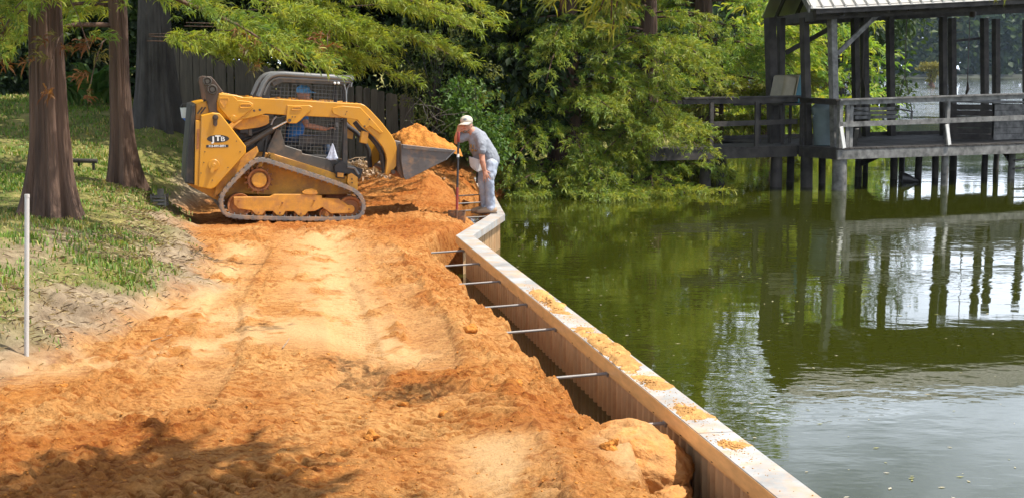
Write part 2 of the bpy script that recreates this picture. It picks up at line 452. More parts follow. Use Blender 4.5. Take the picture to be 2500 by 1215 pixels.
def track_marks(x, y):
    z = np.zeros_like(x); cover = np.zeros_like(x)
    for pts, hw, pitch, dep in TRACKS:
        best = np.full(x.shape, 1e9); arc = np.zeros_like(x); lat = np.zeros_like(x); acc = 0
        P = [np.array(p) for p in pts]
        # smooth the centre line
        t = np.linspace(0, 1, 25); n = len(P)
        cs = np.array([[np.interp(tt * (n - 1), range(n), [p[k] for p in P]) for k in (0, 1)] for tt in t])
        for _ in range(3):
            cs[1:-1] = (cs[:-2] + cs[1:-1] * 2 + cs[2:]) / 4
        for a, b in zip(cs[:-1], cs[1:]):
            v = b - a; L = np.linalg.norm(v); v = v / L
            tt = np.clip((x - a[0]) * v[0] + (y - a[1]) * v[1], 0, L)
            dx, dy = x - a[0] - tt * v[0], y - a[1] - tt * v[1]
            d = np.hypot(dx, dy)
            m = d < best
            best = np.where(m, d, best); arc = np.where(m, acc + tt, arc); lat = np.where(m, dx * v[1] - dy * v[0], lat)
            acc += L
        inside = 1 - sstep(hw * 0.75, hw * 1.15, best)
        worn = sstep(-0.32, 0.02, fbm(x * 1.6, y * 1.6, 3, 60 + int(pitch * 100) + len(pts)))
        ph = arc / pitch + (0.5 * (lat > 0) if dep == 0.045 else 0.9 * (lat / hw) ** 2) + 0.35 * vnoise(x * 4, y * 4, 71) + 0.2 * vnoise(x * 13, y * 13, 72) + lat * 0.6
        tri = np.abs((ph % 1.0) - 0.5) * 2
        bar = sstep(0.25, 0.6, tri)
        z = z + inside * worn * dep * (bar - 0.6) - 0.022 * inside
        z = z + 0.014 * np.exp(-((best - hw * 1.25) / 0.07) ** 2) * worn * (0.5 + vnoise(x * 6, y * 6, 73))
        cover = np.maximum(cover, inside * worn)
    return z, cover
PALE = [([(-2.45, 19.2), (-1.95, 15.5), (-1.45, 13.0), (-0.9, 11.2)], 0.42),
        ([(-3.3, 13.4), (-2.2, 12.6), (-1.1, 11.6)], 0.55),
        ([(-3.7, 10.2), (-2.7, 11.0), (-1.9, 12.2)], 0.40),
        ([(-3.3, 18.0), (-2.95, 15.0), (-2.9, 13.0)], 0.22),
        ([(0.05, 6.6), (-0.1, 8.4)], 0.22), ([(0.75, 8.0), (0.62, 9.2)], 0.18)]
def cleats(x, y):
    """broken rows of cleat prints left all over the strip by the loader going to and fro"""
    al = y * 0.985 - x * 0.17 + 0.10 * fbm(x * 1.1, y * 0.6, 2, 600); la = x * 0.985 + y * 0.17 + 0.25 * fbm(x * 0.35, y * 0.35, 2, 610)
    k = np.floor(la / 0.29); f = la / 0.29 - k
    ph = al / (0.10 + 0.03 * hash2(k, k * 0 + 5, 3)) + hash2(k, k * 0, 7) + 0.5 * (f - 0.5) ** 2 * 4 + 0.5 * fbm(x * 3.5, y * 3.5, 2, 620)
    saw = 1 - (ph % 1.0)                                   # steep on the near side
    tri = np.minimum(saw * 1.25, (1 - saw) * 5.0)
    on = sstep(-0.10, 0.12, fbm(x * 1.5, y * 0.9, 3, 630)) * sstep(0.02, 0.12, f) * (1 - sstep(0.88, 0.98, f)) * sstep(-0.25, 0.05, vnoise(x * 9, y * 7, 640))
    return on * tri, on
def plates(x, y):
    """crusted soil broken into ledges"""
    f = fbm(x * 4.0, y * 5.5, 4, 650, 0.55) * 5.0
    i = np.floor(f); r = f - i
    return (i + sstep(0.0, 0.22, r)) / 5.0
def H(x, y, detail=True):
    x = np.asarray(x, float); y = np.asarray(y, float)
    z = H0(x, y)
    s = inland(x, y); b = bank(x, y)
    soil = sstep(0.05, 0.3, s) * (1 - sstep(-0.1, 0.5, b))
    pale = np.zeros_like(x)
    for pts, w in PALE:
        pale = np.maximum(pale, np.exp(-(seg_d(x, y, pts) / w) ** 2))
    pale = 0.95 * pale * sstep(-0.35, 0.18, fbm(x * 3.2, y * 2.0, 5, 77, 0.65) + 0.08)
    berm = np.exp(-((s - 0.75) / 0.45) ** 2)
    rough = np.clip(0.35 + 0.5 * berm + 0.9 * fbm(x * 0.8, y * 0.8, 3, 88) + 0.35 * (1 - sstep(8, 12, y)) + 0.3 * sstep(18.5, 20, y) - 0.75 * pale, 0.05, 1.1)
    tz, tcov = track_marks(x, y)
    rough = rough * (1 - 0.6 * tcov)
    pale = np.maximum(pale, 0.30 * tcov * sstep(9.0, 10.5, y))
    if detail:
        cl, con = cleats(x, y)
        z = z + soil * (1 - 0.5 * pale) * (0.045 * cl * (1 - tcov) + 0.022 * plates(x, y) * (0.25 + rough) * (1 - 0.7 * tcov))
        z = z + soil * (tz + 0.016 * fbm(x * 1.6, y * 1.6, 3, 90) * (0.4 + rough)
                        + rough * (0.026 * clods(x + 0.06 * fbm(x * 16, y * 16, 3, 6), y + 0.06 * fbm(x * 16, y * 16, 3, 7), 0.15, 100, 0.35) + 0.042 * clods(x + 0.03 * fbm(x * 40, y * 40, 2, 4), y + 0.03 * fbm(x * 40, y * 40, 2, 14), 0.075, 110, 0.5) + 0.030 * clods(x + 0.02 * fbm(x * 70, y * 70, 2, 24), y, 0.045, 115, 0.5)
                                   + 0.02 * clods(x + 0.12 * fbm(x * 8, y * 8, 3, 16), y + 0.12 * fbm(x * 8, y * 8, 3, 17), 0.36, 120, 0.16, 0.30) * (0.35 + berm))
                        + 0.022 * rough * (0.3 - np.abs(fbm(x * 5, y * 7, 3, 130))) + 0.014 * rough * fbm(x * 24, y * 30, 2, 140))
        z = z + (1 - soil) * sstep(-0.1, 0.5, b) * (0.07 * fbm(x * 2.2, y * 2.2, 4, 150))
        grey = np.exp(-((b - 0.45) / 0.5) ** 2)
        z = z + (1 - soil) * grey * (0.05 * clods(x + 0.05 * fbm(x * 15, y * 15, 2, 6), y, 0.12, 160, 0.45) + 0.06 * fbm(x * 7, y * 7, 4, 165))
    return z, s, b, soil, pale, rough
def ground_z(x, y):
    return float(H(np.array([float(x)]), np.array([float(y)]))[0][0])

def axis(segs):
    out = [segs[0][0]]
    for a, b, s0, s1 in segs:
        v = a
        while v < b - 1e-6:
            t = (v - a) / (b - a); v = min(b, v + s0 + (s1 - s0) * t); out.append(v)
    return np.array(out)
gx = axis([(-170, -20, 12, 1.0), (-20, -7.5, 1.0, 0.1), (-7.5, -4.2, 0.09, 0.03), (-4.2, 1.7, 0.0160, 0.0160), (1.7, 3.4, 0.04, 0.12), (3.4, 30, 0.3, 3), (30, 90, 6, 10)])
gy = axis([(-30, 4.5, 4, 0.3), (4.5, 6.4, 0.2, 0.015), (6.4, 13, 0.0150, 0.023), (13, 19, 0.024, 0.06), (19, 24, 0.07, 0.1), (24, 34, 0.12, 0.5), (34, 120, 0.6, 6), (120, 620, 15, 60)])
GX, GY = np.meshgrid(gx, gy)
Z, Ss, Bb, So, Pa, Ro = H(GX, GY)
nx, ny = len(gx), len(gy)
V = np.stack([GX.ravel(), GY.ravel(), Z.ravel()], 1)
I = np.arange(nx * ny).reshape(ny, nx)
Q = np.stack([I[:-1, :-1], I[:-1, 1:], I[1:, 1:], I[1:, :-1]], -1).reshape(-1, 4)
lawn = sstep(0.3, 0.85, Bb + 0.7 * fbm(GX * 1.1, GY * 1.1, 3, 200)) * (1 - 0.85 * np.exp(-((Bb - 1.55 - 0.4 * vnoise(GX, GY, 8)) / 0.4) ** 2) * (GY < 16) * (GY > 11.5))
lawn = np.maximum(lawn, sstep(31, 33, GY))
grey = (1 - sstep(-0.55, 0.05, -Bb - 0.15 + 0.25 * fbm(GX * 3, GY * 3, 3, 210))) * (GY < 33)
moist_shade = np.clip((np.clip(Ro, 0, 1) - 0.38) * 1.6, 0, 1) * (1 - Pa) * sstep(-0.35, 0.25, fbm(GX * 1.3, GY * 1.3, 4, 500)) + 0.7 * sstep(19.2, 20.2, GY) * (GX < 0.2) * (0.6 + fbm(GX * 2, GY * 2, 3, 510))  # damp turned soil; the mound term also paints tree shade
mask = np.stack([lawn.ravel(), grey.ravel(), Pa.ravel(), np.clip(moist_shade, 0, 1).ravel()], 1).astype(np.float32)
def ground_mat():
    m, N, L, b = new_mat('worked_soil_and_lawn')
    b.inputs['Roughness'].default_value = 0.95; b.inputs['Specular IOR Level'].default_value = 0.15
    at_ = N.new('ShaderNodeAttribute'); at_.attribute_name = 'Col'
    sp = N.new('ShaderNodeSeparateColor'); L.new(at_.outputs['Color'], sp.inputs[0])
    geo = N.new('ShaderNodeNewGeometry')
    def noise(scale, det=6, rough=0.6):
        n = N.new('ShaderNodeTexNoise'); n.inputs['Scale'].default_value = scale; n.inputs['Detail'].default_value = det
        n.inputs['Roughness'].default_value = rough; L.new(geo.outputs['Position'], n.inputs['Vector']); return n
    def ramp(src, a, ca, c, cc):
        r = N.new('ShaderNodeValToRGB'); e = r.color_ramp.elements
        e[0].position = a; e[0].color = tuple(ca) + (1,); e[1].position = c; e[1].color = tuple(cc) + (1,)
        L.new(src, r.inputs[0]); return r
    def mix(f, a, c_):
        x = N.new('ShaderNodeMixRGB'); L.new(f, x.inputs[0]); L.new(a, x.inputs[1]); L.new(c_, x.inputs[2]); return x.outputs[0]
    n1 = noise(1.4, 8, 0.65); n2 = noise(38, 4)
    s1 = ramp(n1.outputs[0], 0.36, (0.45, 0.185, 0.044), 0.62, (0.55, 0.295, 0.105))
    s2 = ramp(n2.outputs[0], 0.3, (0.62, 0.54, 0.46), 0.7, (1.15, 1.15, 1.15))
    mu = N.new('ShaderNodeMixRGB'); mu.blend_type = 'MULTIPLY'; mu.inputs[0].default_value = 0.8
    L.new(s1.outputs[0], mu.inputs[1]); L.new(s2.outputs[0], mu.inputs[2])
    pal = ramp(n2.outputs[0], 0.25, (0.57, 0.335, 0.145), 0.75, (0.63, 0.40, 0.195))
    # dark specks between paler flakes, painted in for the shadows of crumbs
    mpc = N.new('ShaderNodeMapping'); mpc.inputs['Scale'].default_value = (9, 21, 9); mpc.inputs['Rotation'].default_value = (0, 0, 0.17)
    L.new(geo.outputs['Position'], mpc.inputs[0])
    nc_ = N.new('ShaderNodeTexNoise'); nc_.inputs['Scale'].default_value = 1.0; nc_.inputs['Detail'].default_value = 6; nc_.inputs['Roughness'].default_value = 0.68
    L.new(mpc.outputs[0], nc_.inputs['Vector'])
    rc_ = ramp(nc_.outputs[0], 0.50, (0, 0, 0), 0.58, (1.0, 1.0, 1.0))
    crumb_shade = N.new('ShaderNodeMixRGB'); crumb_shade.blend_type = 'MULTIPLY'; crumb_shade.inputs[2].default_value = (0.66, 0.51, 0.38, 1)
    L.new(rc_.outputs[0], crumb_shade.inputs[0]); L.new(mu.outputs[0], crumb_shade.inputs[1])
    mu = crumb_shade
    damp_shade = N.new('ShaderNodeMixRGB'); damp_shade.blend_type = 'MULTIPLY'; damp_shade.inputs[2].default_value = (0.80, 0.64, 0.50, 1)  # darkens damp soil and the shade painted on the mound
    L.new(at_.outputs['Alpha'], damp_shade.inputs[0]); L.new(mu.outputs[0], damp_shade.inputs[1])
    col = mix(sp.outputs[2], damp_shade.outputs[0], pal.outputs[0])
    g1 = noise(6, 7, 0.7)
    gr = ramp(g1.outputs[0], 0.3, (0.13, 0.09, 0.055), 0.62, (0.37, 0.285, 0.19))
    col = mix(sp.outputs[1], col, gr.outputs[0])
    l1 = noise(2.6, 8, 0.7)
    la = ramp(l1.outputs[0], 0.36, (0.085, 0.115, 0.025), 0.64, (0.28, 0.24, 0.085))
    col = mix(sp.outputs[0], col, la.outputs[0])
    L.new(col, b.inputs['Base Color'])
    n4 = noise(38, 8, 0.72)
    bp = N.new('ShaderNodeBump'); bp.inputs['Distance'].default_value = 0.035; bp.inputs['Strength'].default_value = 0.9
    L.new(n4.outputs[0], bp.inputs['Height']); L.new(bp.outputs[0], b.inputs['Normal'])
    return m
M['ground'] = ground_mat()
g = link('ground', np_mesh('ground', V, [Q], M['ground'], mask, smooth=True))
tag(g, 'graded orange soil rising to a shaded lawn', kind='structure')

# loose crumbs of soil lying on the surface
def pebbles(name, X, Y, R, mat, parent=None, Zs=None, sq=0.75):
    t = (1 + 5 ** 0.5) / 2
    ico = np.array([(-1, t, 0), (1, t, 0), (-1, -t, 0), (1, -t, 0), (0, -1, t), (0, 1, t), (0, -1, -t), (0, 1, -t), (t, 0, -1), (t, 0, 1), (-t, 0, -1), (-t, 0, 1)]) / math.sqrt(1 + t * t)
    fc = np.array([(0, 11, 5), (0, 5, 1), (0, 1, 7), (0, 7, 10), (0, 10, 11), (1, 5, 9), (5, 11, 4), (11, 10, 2), (10, 7, 6), (7, 1, 8), (3, 9, 4), (3, 4, 2), (3, 2, 6), (3, 6, 8), (3, 8, 9), (4, 9, 5), (2, 4, 11), (6, 2, 10), (8, 6, 7), (9, 8, 1)])
    n = len(X)
    jit = 1 + 0.35 * (rng.random((n, 12, 1)) - 0.5) * 2
    sc_ = np.stack([0.8 + 0.6 * rng.random(n), 0.8 + 0.6 * rng.random(n), sq * (0.7 + 0.5 * rng.random(n))], 1)
    Vp = ico[None] * jit * sc_[:, None] * R[:, None, None]
    if Zs is None: Zs = H(X, Y)[0]
    Vp += np.stack([X, Y, Zs + R * 0.25], 1)[:, None]
    Fp = (fc[None] + 12 * np.arange(n)[:, None, None]).reshape(-1, 3)
    return link(name, np_mesh(name, Vp.reshape(-1, 3), [Fp], mat, smooth=False), parent)
M['spill'] = pmat('dry_spilled_soil', (0.50, 0.27, 0.095), 0.95, var=0.35, scale=9, spec=0.1, bump=0.02, bscale=55)
M['crumb'] = pmat('soil_crumb', (0.46, 0.185, 0.040), 0.95, var=0.35, scale=7, spec=0.1, bump=0.02, bscale=45)
n = 20000
cy_ = 6.0 + 15.5 * rng.random(n) ** 1.9; cx_ = -4.2 + 5.6 * rng.random(n)
_, s_, b_, so_, pa_, ro_ = H(cx_, cy_, False)
keep = (s_ > 0.12) & (rng.random(n) < so_ * np.clip(ro_ - 0.12, 0, 1) * 0.75 * (1 - 0.8 * pa_))
cx_, cy_ = cx_[keep], cy_[keep]
cr = 0.003 + 0.009 * rng.random(len(cx_)) ** 3
big = rng.random(len(cx_)) < 0.003
cr[big] *= 2.3
o = pebbles('soil_crumbs', cx_, cy_, cr, M['crumb'])
tag(o, 'loose crumbs of orange soil scattered over the graded ground', 'soil', kind='stuff')

# single larger clods that the photograph shows
for (px, py, r, lab) in [(985, 958, 0.055, 'dark fist-sized clod of soil in the middle of the track marks'),
                         (1085, 965, 0.05, 'pale rounded clod lying beside the darker one'),
                         (905, 1030, 0.06, 'crumbly clod lower in the track marks'),
                         (1150, 795, 0.07, 'reddish clod on the crest above the wall trench'),
                         (1262, 925, 0.06, 'clod half way down the crest near the wall'),
                         (150, 940, 0.05, 'small clod at the edge of the pale track'),
                         (1490, 1040, 0.07, 'reddish clod at the back of the big clay lump')]:
    p = at(px, py, z=GZ + 0.05)
    mb = MB(); r *= 0.8; mb.ellipsoid((0, 0, 0), (r, r * 0.9, r * 0.7), 24, 16)
    me = mb.mesh('soil_clod', M['crumb'], True)
    for v in me.vertices:
        q = v.co; f = 1 + 0.9 * float(fbm(np.array([q.x * 30 + px]), np.array([q.y * 30 + q.z * 37]), 4, 5)[0])
        v.co = q * f
    o = link('soil_clod', me, None, (p[0], p[1], ground_z(p[0], p[1]) + r * 0.1))
    tag(o, lab, 'clod', 'single clods lying on the graded soil')

# ------------------------------------------------------------------ lake
def water_mat():
    m, N, L, b = new_mat('murky_lake')
    b.inputs['Base Color'].default_value = (0.028, 0.033, 0.0032, 1)
    b.inputs['Roughness'].default_value = 0.025; b.inputs['IOR'].default_value = 1.36
    geo = N.new('ShaderNodeNewGeometry')
    def noise(sx, sy, det, rough=0.5):
        mp = N.new('ShaderNodeMapping'); mp.inputs['Scale'].default_value = (sx, sy, 1); L.new(geo.outputs['Position'], mp.inputs[0])
        n_ = N.new('ShaderNodeTexNoise'); n_.inputs['Scale'].default_value = 1; n_.inputs['Detail'].default_value = det; n_.inputs['Roughness'].default_value = rough
        L.new(mp.outputs[0], n_.inputs['Vector']); return n_
    a = noise(1.7, 2.6, 3); c = noise(6.5, 9, 2); d = noise(0.16, 0.24, 3)
    pat = N.new('ShaderNodeValToRGB'); pat.color_ramp.elements[0].position = 0.38; pat.color_ramp.elements[1].position = 0.62
    pat.color_ramp.elements[0].color = (0.12, 0.12, 0.12, 1)
    L.new(d.outputs[0], pat.inputs[0])
    m1 = N.new('ShaderNodeMath'); m1.operation = 'MULTIPLY'; L.new(c.outputs[0], m1.inputs[0]); m1.inputs[1].default_value = 0.16
    m2 = N.new('ShaderNodeMath'); m2.operation = 'ADD'; L.new(a.outputs[0], m2.inputs[0]); L.new(m1.outputs[0], m2.inputs[1])
    m3 = N.new('ShaderNodeMath'); m3.operation = 'MULTIPLY'; L.new(m2.outputs[0], m3.inputs[0]); L.new(pat.outputs[0], m3.inputs[1])
    # open water beyond the pier is ruffled by the breeze
    sx_ = N.new('ShaderNodeSeparateXYZ'); L.new(geo.outputs['Position'], sx_.inputs[0])
    mr = N.new('ShaderNodeMapRange'); mr.inputs['From Min'].default_value = 70; mr.inputs['From Max'].default_value = 130; mr.inputs['To Min'].default_value = 1.0; mr.inputs['To Max'].default_value = 20.0
    L.new(sx_.outputs['Y'], mr.inputs['Value'])
    m4 = N.new('ShaderNodeMath'); m4.operation = 'MULTIPLY'; L.new(m3.outputs[0], m4.inputs[0]); L.new(mr.outputs[0], m4.inputs[1])
    bp = N.new('ShaderNodeBump'); bp.inputs['Strength'].default_value = 1; bp.inputs['Distance'].default_value = 0.0065
    L.new(m4.outputs[0], bp.inputs['Height']); L.new(bp.outputs[0], b.inputs['Normal'])
    return m
M['water'] = water_mat()
mb = MB(); mb.add([(-400, -60, 0), (2500, -60, 0), (2500, 2500, 0), (-400, 2500, 0)], [(0, 1, 2, 3)])
tag(mb.build('lake', M['water']), 'calm olive green lake', kind='structure')
# far bank
mb = MB()
fx = np.linspace(-300, 1500, 60)
for i in range(59):
    ya, yb = 470 + 0.30 * (fx[i] - 140) + 20 * math.sin(fx[i] / 70), 470 + 0.30 * (fx[i + 1] - 140) + 20 * math.sin(fx[i + 1] / 70)
    mb.add([(fx[i], ya, -0.5), (fx[i + 1], yb, -0.5), (fx[i + 1], yb + 6, 1.2), (fx[i], ya + 6, 1.2), (fx[i + 1], yb + 400, 3), (fx[i], ya + 400, 3)], [(0, 1, 2, 3), (3, 2, 4, 5)])
M['farbank'] = pmat('far_bank', (0.035, 0.04, 0.028), 0.95, var=0.4, scale=0.1)
tag(mb.build('far_shore_terrain', M['farbank']), 'low far shore of the lake', kind='structure')

# ------------------------------------------------------------------ retaining wall along the water
wall = root('retaining_wall', (1.29, 7.25, 0.0), 'long grey capped sheet pile retaining wall running beside the lake', 'retaining wall')
def off(i, d):
    """polyline point i moved d metres towards the lake (mitred)"""
    P = [np.array(p) for p in WALL]
    ns = []
    for a, b in zip(P[:-1], P[1:]):
        v = (b - a) / np.linalg.norm(b - a); ns.append(np.array((v[1], -v[0])))
    if i == 0: nn = ns[0]
    elif i == len(P) - 1: nn = ns[-1]
    else:
        nn = ns[i - 1] + ns[i]; nn = nn / np.linalg.norm(nn); nn = nn / np.dot(nn, ns[i])
    return P[i] + nn * d
CAPW = 0.215
def cap_piece(p0a, p0b, p1a, p1b):
    """one length of cap between two cross lines (inner/outer points); inverted-U section with eased edges"""
    mb = MB()
    prof = [(0, -0.092), (0, -0.004), (0.004, 0), (0.996, 0), (1.0, -0.004), (1.0, -0.092), (0.9, -0.092), (0.9, -0.03), (0.1, -0.03), (0.1, -0.092)]
    Vs = []
    for ia, ob in ((p0a, p0b), (p1a, p1b)):
        for t, dz in prof:
            q = ia + (ob - ia) * t; Vs.append((q[0], q[1], CAPZ + dz))
    n_ = len(prof)
    F = [(k, (k + 1) % n_, n_ + (k + 1) % n_, n_ + k) for k in range(n_)] + [(0, 1, 2, 3, 4, 5, 6, 7, 8, 9)[::-1], tuple(range(10, 20))]
    mb.add(Vs, F); return mb
for i in range(3):
    a_in, b_in, a_out, b_out = off(i, 0), off(i + 1, 0), off(i, CAPW), off(i + 1, CAPW)
    L_ = np.linalg.norm(b_in - a_in)
    cuts = [0.0]
    if i == 0:
        ys = [3.4, 8.42, 13.42]; cuts += [(y - a_in[1]) / (b_in[1] - a_in[1]) for y in ys]
    elif i == 2: cuts += [0.6]
    cuts.append(1.0)
    for c0, c1 in zip(cuts[:-1], cuts[1:]):
        g_ = 0.006 / L_
        lo, hi = (c0 + g_ if c0 > 0 else c0), (c1 - g_ if c1 < 1 else c1)
        def outer(t):
            if t <= 0: return a_out
            if t >= 1: return b_out
            v = (b_in - a_in) / L_; return a_in + (b_in - a_in) * t + np.array((v[1], -v[0])) * CAPW
        cap_piece(a_in + (b_in - a_in) * lo, outer(lo), a_in + (b_in - a_in) * hi, outer(hi)).build('cap_board', M['cap_vinyl'], wall)
    # added strip on the cap's land face; its tan paints soil bounce light
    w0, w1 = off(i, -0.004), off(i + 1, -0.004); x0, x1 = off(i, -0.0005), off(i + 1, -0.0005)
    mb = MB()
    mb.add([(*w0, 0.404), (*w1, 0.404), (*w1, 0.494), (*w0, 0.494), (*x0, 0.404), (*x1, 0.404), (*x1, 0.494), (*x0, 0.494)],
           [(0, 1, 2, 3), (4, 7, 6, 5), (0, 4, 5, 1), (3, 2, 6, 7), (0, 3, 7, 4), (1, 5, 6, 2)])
    mb.build('bounce_facing', M['waler'], wall)
    # waler under the cap on the land side
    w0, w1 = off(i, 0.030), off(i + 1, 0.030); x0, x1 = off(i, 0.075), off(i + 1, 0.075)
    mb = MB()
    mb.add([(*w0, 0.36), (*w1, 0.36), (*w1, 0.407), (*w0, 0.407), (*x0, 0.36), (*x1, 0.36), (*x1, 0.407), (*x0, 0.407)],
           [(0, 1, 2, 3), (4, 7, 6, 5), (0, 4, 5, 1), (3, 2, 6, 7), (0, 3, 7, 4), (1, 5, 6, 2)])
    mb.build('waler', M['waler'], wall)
# corrugated sheet piles: one mesh shared by all panels
PITCH_C = 0.15
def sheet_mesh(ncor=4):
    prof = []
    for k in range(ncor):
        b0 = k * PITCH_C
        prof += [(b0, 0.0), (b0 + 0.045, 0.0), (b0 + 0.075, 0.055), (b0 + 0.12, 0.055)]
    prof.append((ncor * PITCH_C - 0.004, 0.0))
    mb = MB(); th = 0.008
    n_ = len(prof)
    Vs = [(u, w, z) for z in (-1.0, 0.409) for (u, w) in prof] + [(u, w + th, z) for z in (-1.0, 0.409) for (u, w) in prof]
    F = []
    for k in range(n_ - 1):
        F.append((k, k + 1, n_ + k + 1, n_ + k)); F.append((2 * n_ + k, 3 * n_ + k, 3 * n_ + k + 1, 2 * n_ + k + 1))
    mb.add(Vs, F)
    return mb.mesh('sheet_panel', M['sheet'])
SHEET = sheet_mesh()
for i in range(3):
    a, b = off(i, 0.085), off(i + 1, 0.085)
    v = (b - a); L_ = np.linalg.norm(v); v /= L_
    step = 4 * PITCH_C; k0 = 0
    npan = int(L_ / step)
    for k in range(npan + 1):
        u = k * step
        if u + 0.3 > L_: break
        p = a + v * u
        if p[1] < 4: continue
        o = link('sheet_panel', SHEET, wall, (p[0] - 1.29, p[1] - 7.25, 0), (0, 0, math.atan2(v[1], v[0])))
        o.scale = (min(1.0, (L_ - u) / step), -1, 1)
# tie rods from the wall into the soil
def rod(Y, drop=0.05, ln=0.95, z=0.375, far=False):
    x = np.interp(Y, [p[1] for p in WALL], [p[0] for p in WALL])
    mb = MB()
    a = np.array((x + 0.06, Y, z)); b = a + np.array((-0.98 * ln, -0.17 * ln, -drop))
    mb.tube([a, b], 0.0115, 10)
    mb.disc(a + np.array((-0.03, 0, 0)), b - a, 0.032, 0.014, 6)
    return auto_smooth(mb.build('tie_rod', M['steel'], wall))
for Y in (18.25, 17.0, 15.55, 14.0, 12.65, 10.75, 9.2): rod(Y)
for Y in (22.1, 23.2, 24.5, 26.0): rod(Y, 0.03, 0.75, 0.42)
# bolts along the waler
mbt = MB().disc((0, 0, 0), (-1, 0, 0), 0.012, 0.012, 6).mesh('waler_bolt', M['bolt'])
for Y in np.arange(7.0, 18.6, 0.62):
    x = np.interp(Y, [p[1] for p in WALL], [p[0] for p in WALL])
    link('waler_bolt', mbt, wall, (x + 0.033 - 1.29, Y - 7.25, 0.385))
# piles of soil spilled on the cap
def cap_spill(Ya, Yb, h, lab, seed, cover=0.9):
    nY = max(12, int((Yb - Ya) / 0.018)); nX = 16
    ys = np.linspace(Ya, Yb, nY); ts = np.linspace(0.0, 1.0, nX)
    wx = np.interp(ys, [p[1] for p in WALL], [p[0] for p in WALL])
    T, Yg = np.meshgrid(ts, ys)
    X = wx[:, None] + 0.003 + T * (CAPW - 0.006) * 1.014; Yy = Yg + T * 0.037
    env = np.sin(np.pi * np.clip((Yg - Ya) / (Yb - Ya), 0, 1)) ** 0.6 * np.sin(np.pi * np.clip(T * 0.92 + 0.04, 0, 1)) ** 0.7
    hz = h * 0.9 * np.tanh(2.2 * (env - 0.72 + 1.0 * fbm(X * 7, Yy * 7, 4, seed) + 0.3 * cover)) + 0.9 * h * clods(X + 0.02 * fbm(X * 40, Yy * 40, 2, 3), Yy, 0.05, seed + 5, 0.5) * sstep(0.3, 0.7, env) + 0.25 * h * fbm(X * 40, Yy * 40, 2, seed + 9)
    hz = np.clip(hz, -0.004, h * 1.6)
    hz[0] = hz[-1] = -0.004; hz[:, 0] = np.minimum(hz[:, 0], 0.006); hz[:, -1] = np.minimum(hz[:, -1], 0.006)
    Vv = np.stack([X.ravel(), Yy.ravel(), (CAPZ + hz).ravel()], 1)
    I_ = np.arange(nX * nY).reshape(nY, nX)
    F_ = np.stack([I_[:-1, :-1], I_[:-1, 1:], I_[1:, 1:], I_[1:, :-1]], -1).reshape(-1, 4)
    o = link('spilled_soil', np_mesh('spilled_soil', Vv, [F_], M['spill'], smooth=True))
    tag(o, lab, 'soil pile', 'soil spilled on top of the wall cap')
    nc = int(420 * (Yb - Ya) + 60)
    yy = rng.normal((Ya + Yb) / 2, (Yb - Ya) * 0.27, nc); tt = np.clip(rng.normal(0.45, 0.24, nc), 0.03, 0.97)
    xx = np.interp(yy, [p[1] for p in WALL], [p[0] for p in WALL]) + 0.008 + tt * 0.196
    ee = np.exp(-((yy - (Ya + Yb) / 2) / (0.33 * (Yb - Ya))) ** 2 - ((tt - 0.45) / 0.3) ** 2)
    pebbles('crumbs', xx, yy, (0.0025 + 0.009 * rng.random(nc) ** 2.5) * (0.5 + 0.7 * ee), M['spill'], o, CAPZ + h * 1.1 * ee * rng.random(nc))["kind"] = "stuff"
cap_spill(12.55, 14.25, 0.022, 'farthest patch of orange soil spilled on the pale wall cap', 300, 0.8)
cap_spill(10.1, 11.95, 0.030, 'longest heap of orange soil on the wall cap', 310)
cap_spill(9.55, 10.05, 0.014, 'small thin patch of soil on the cap just before the longest heap', 320, 0.75)
cap_spill(8.68, 9.22, 0.020, 'round heap of soil on the cap near its dark joint', 330)
cap_spill(8.0, 8.3, 0.006, 'thin dusting of soil on the nearest length of cap', 340, 0.6)
nsp = 700
cl_c = np.array([13.4, 11.0, 9.8, 8.95, 8.15, 7.7, 12.2]); cl_w = np.array([0.75, 0.85, 0.35, 0.32, 0.3, 0.35, 0.5]); ci_ = rng.choice(7, nsp, p=(0.2, 0.28, 0.12, 0.14, 0.1, 0.06, 0.1))
Yc = cl_c[ci_] + rng.normal(0, 1, nsp) * cl_w[ci_]; tc_ = np.clip(rng.normal(0.45, 0.28, nsp), 0.02, 0.98)
wxc = np.interp(Yc, [p[1] for p in WALL], [p[0] for p in WALL])
o = pebbles('cap_crumbs', wxc + 0.01 + tc_ * 0.195, Yc, 0.0012 + 0.0055 * rng.random(nsp) ** 3.5, M['spill'], None, np.full(nsp, CAPZ))
tag(o, 'fine crumbs of soil sprinkled along the wall cap', 'soil', kind='stuff')
# hard clay lump lying against the wall
def rock(name, c, r, mat, seed, amp=0.3, M3=None, n=40, m=26):
    mb = MB(); mb.ellipsoid((0, 0, 0), r, n, m)
    me = mb.mesh(name, mat, True)
    Vv = np.array([v.co for v in me.vertices]); d = Vv / np.array(r)
    f = 1 + amp * fbm(d[:, 0] * 1.6 + seed, d[:, 1] * 1.6 + d[:, 2] * 1.9, 4, seed) + 0.22 * amp * fbm(d[:, 0] * 7, d[:, 1] * 7 + d[:, 2] * 9, 4, seed + 3)
    Vv = Vv * f[:, None]
    me.vertices.foreach_set('co', Vv.astype(np.float32).ravel()); me.update()
    o = link(name, me, None, c)
    return o
p = at(1585, 1065, z=0.40)
o = rock('clay_lump', (p[0] - 0.06, p[1] + 0.10, 0.20), (0.30, 0.46, 0.25), M['clay'], 3, 0.22, None, 90, 60)
o.rotation_euler = (0.1, 0.25, 0.5)
tag(o, 'big pale hard clay lump wedged against the inner face of the wall', 'clay lump')
p = at(1640, 1180, z=0.25)
o = rock('clay_lump', (p[0], p[1], 0.12), (0.13, 0.16, 0.11), M['clay'], 8, 0.4)
tag(o, 'smaller brown clay lump in the trench in front of the big one', 'clay lump')

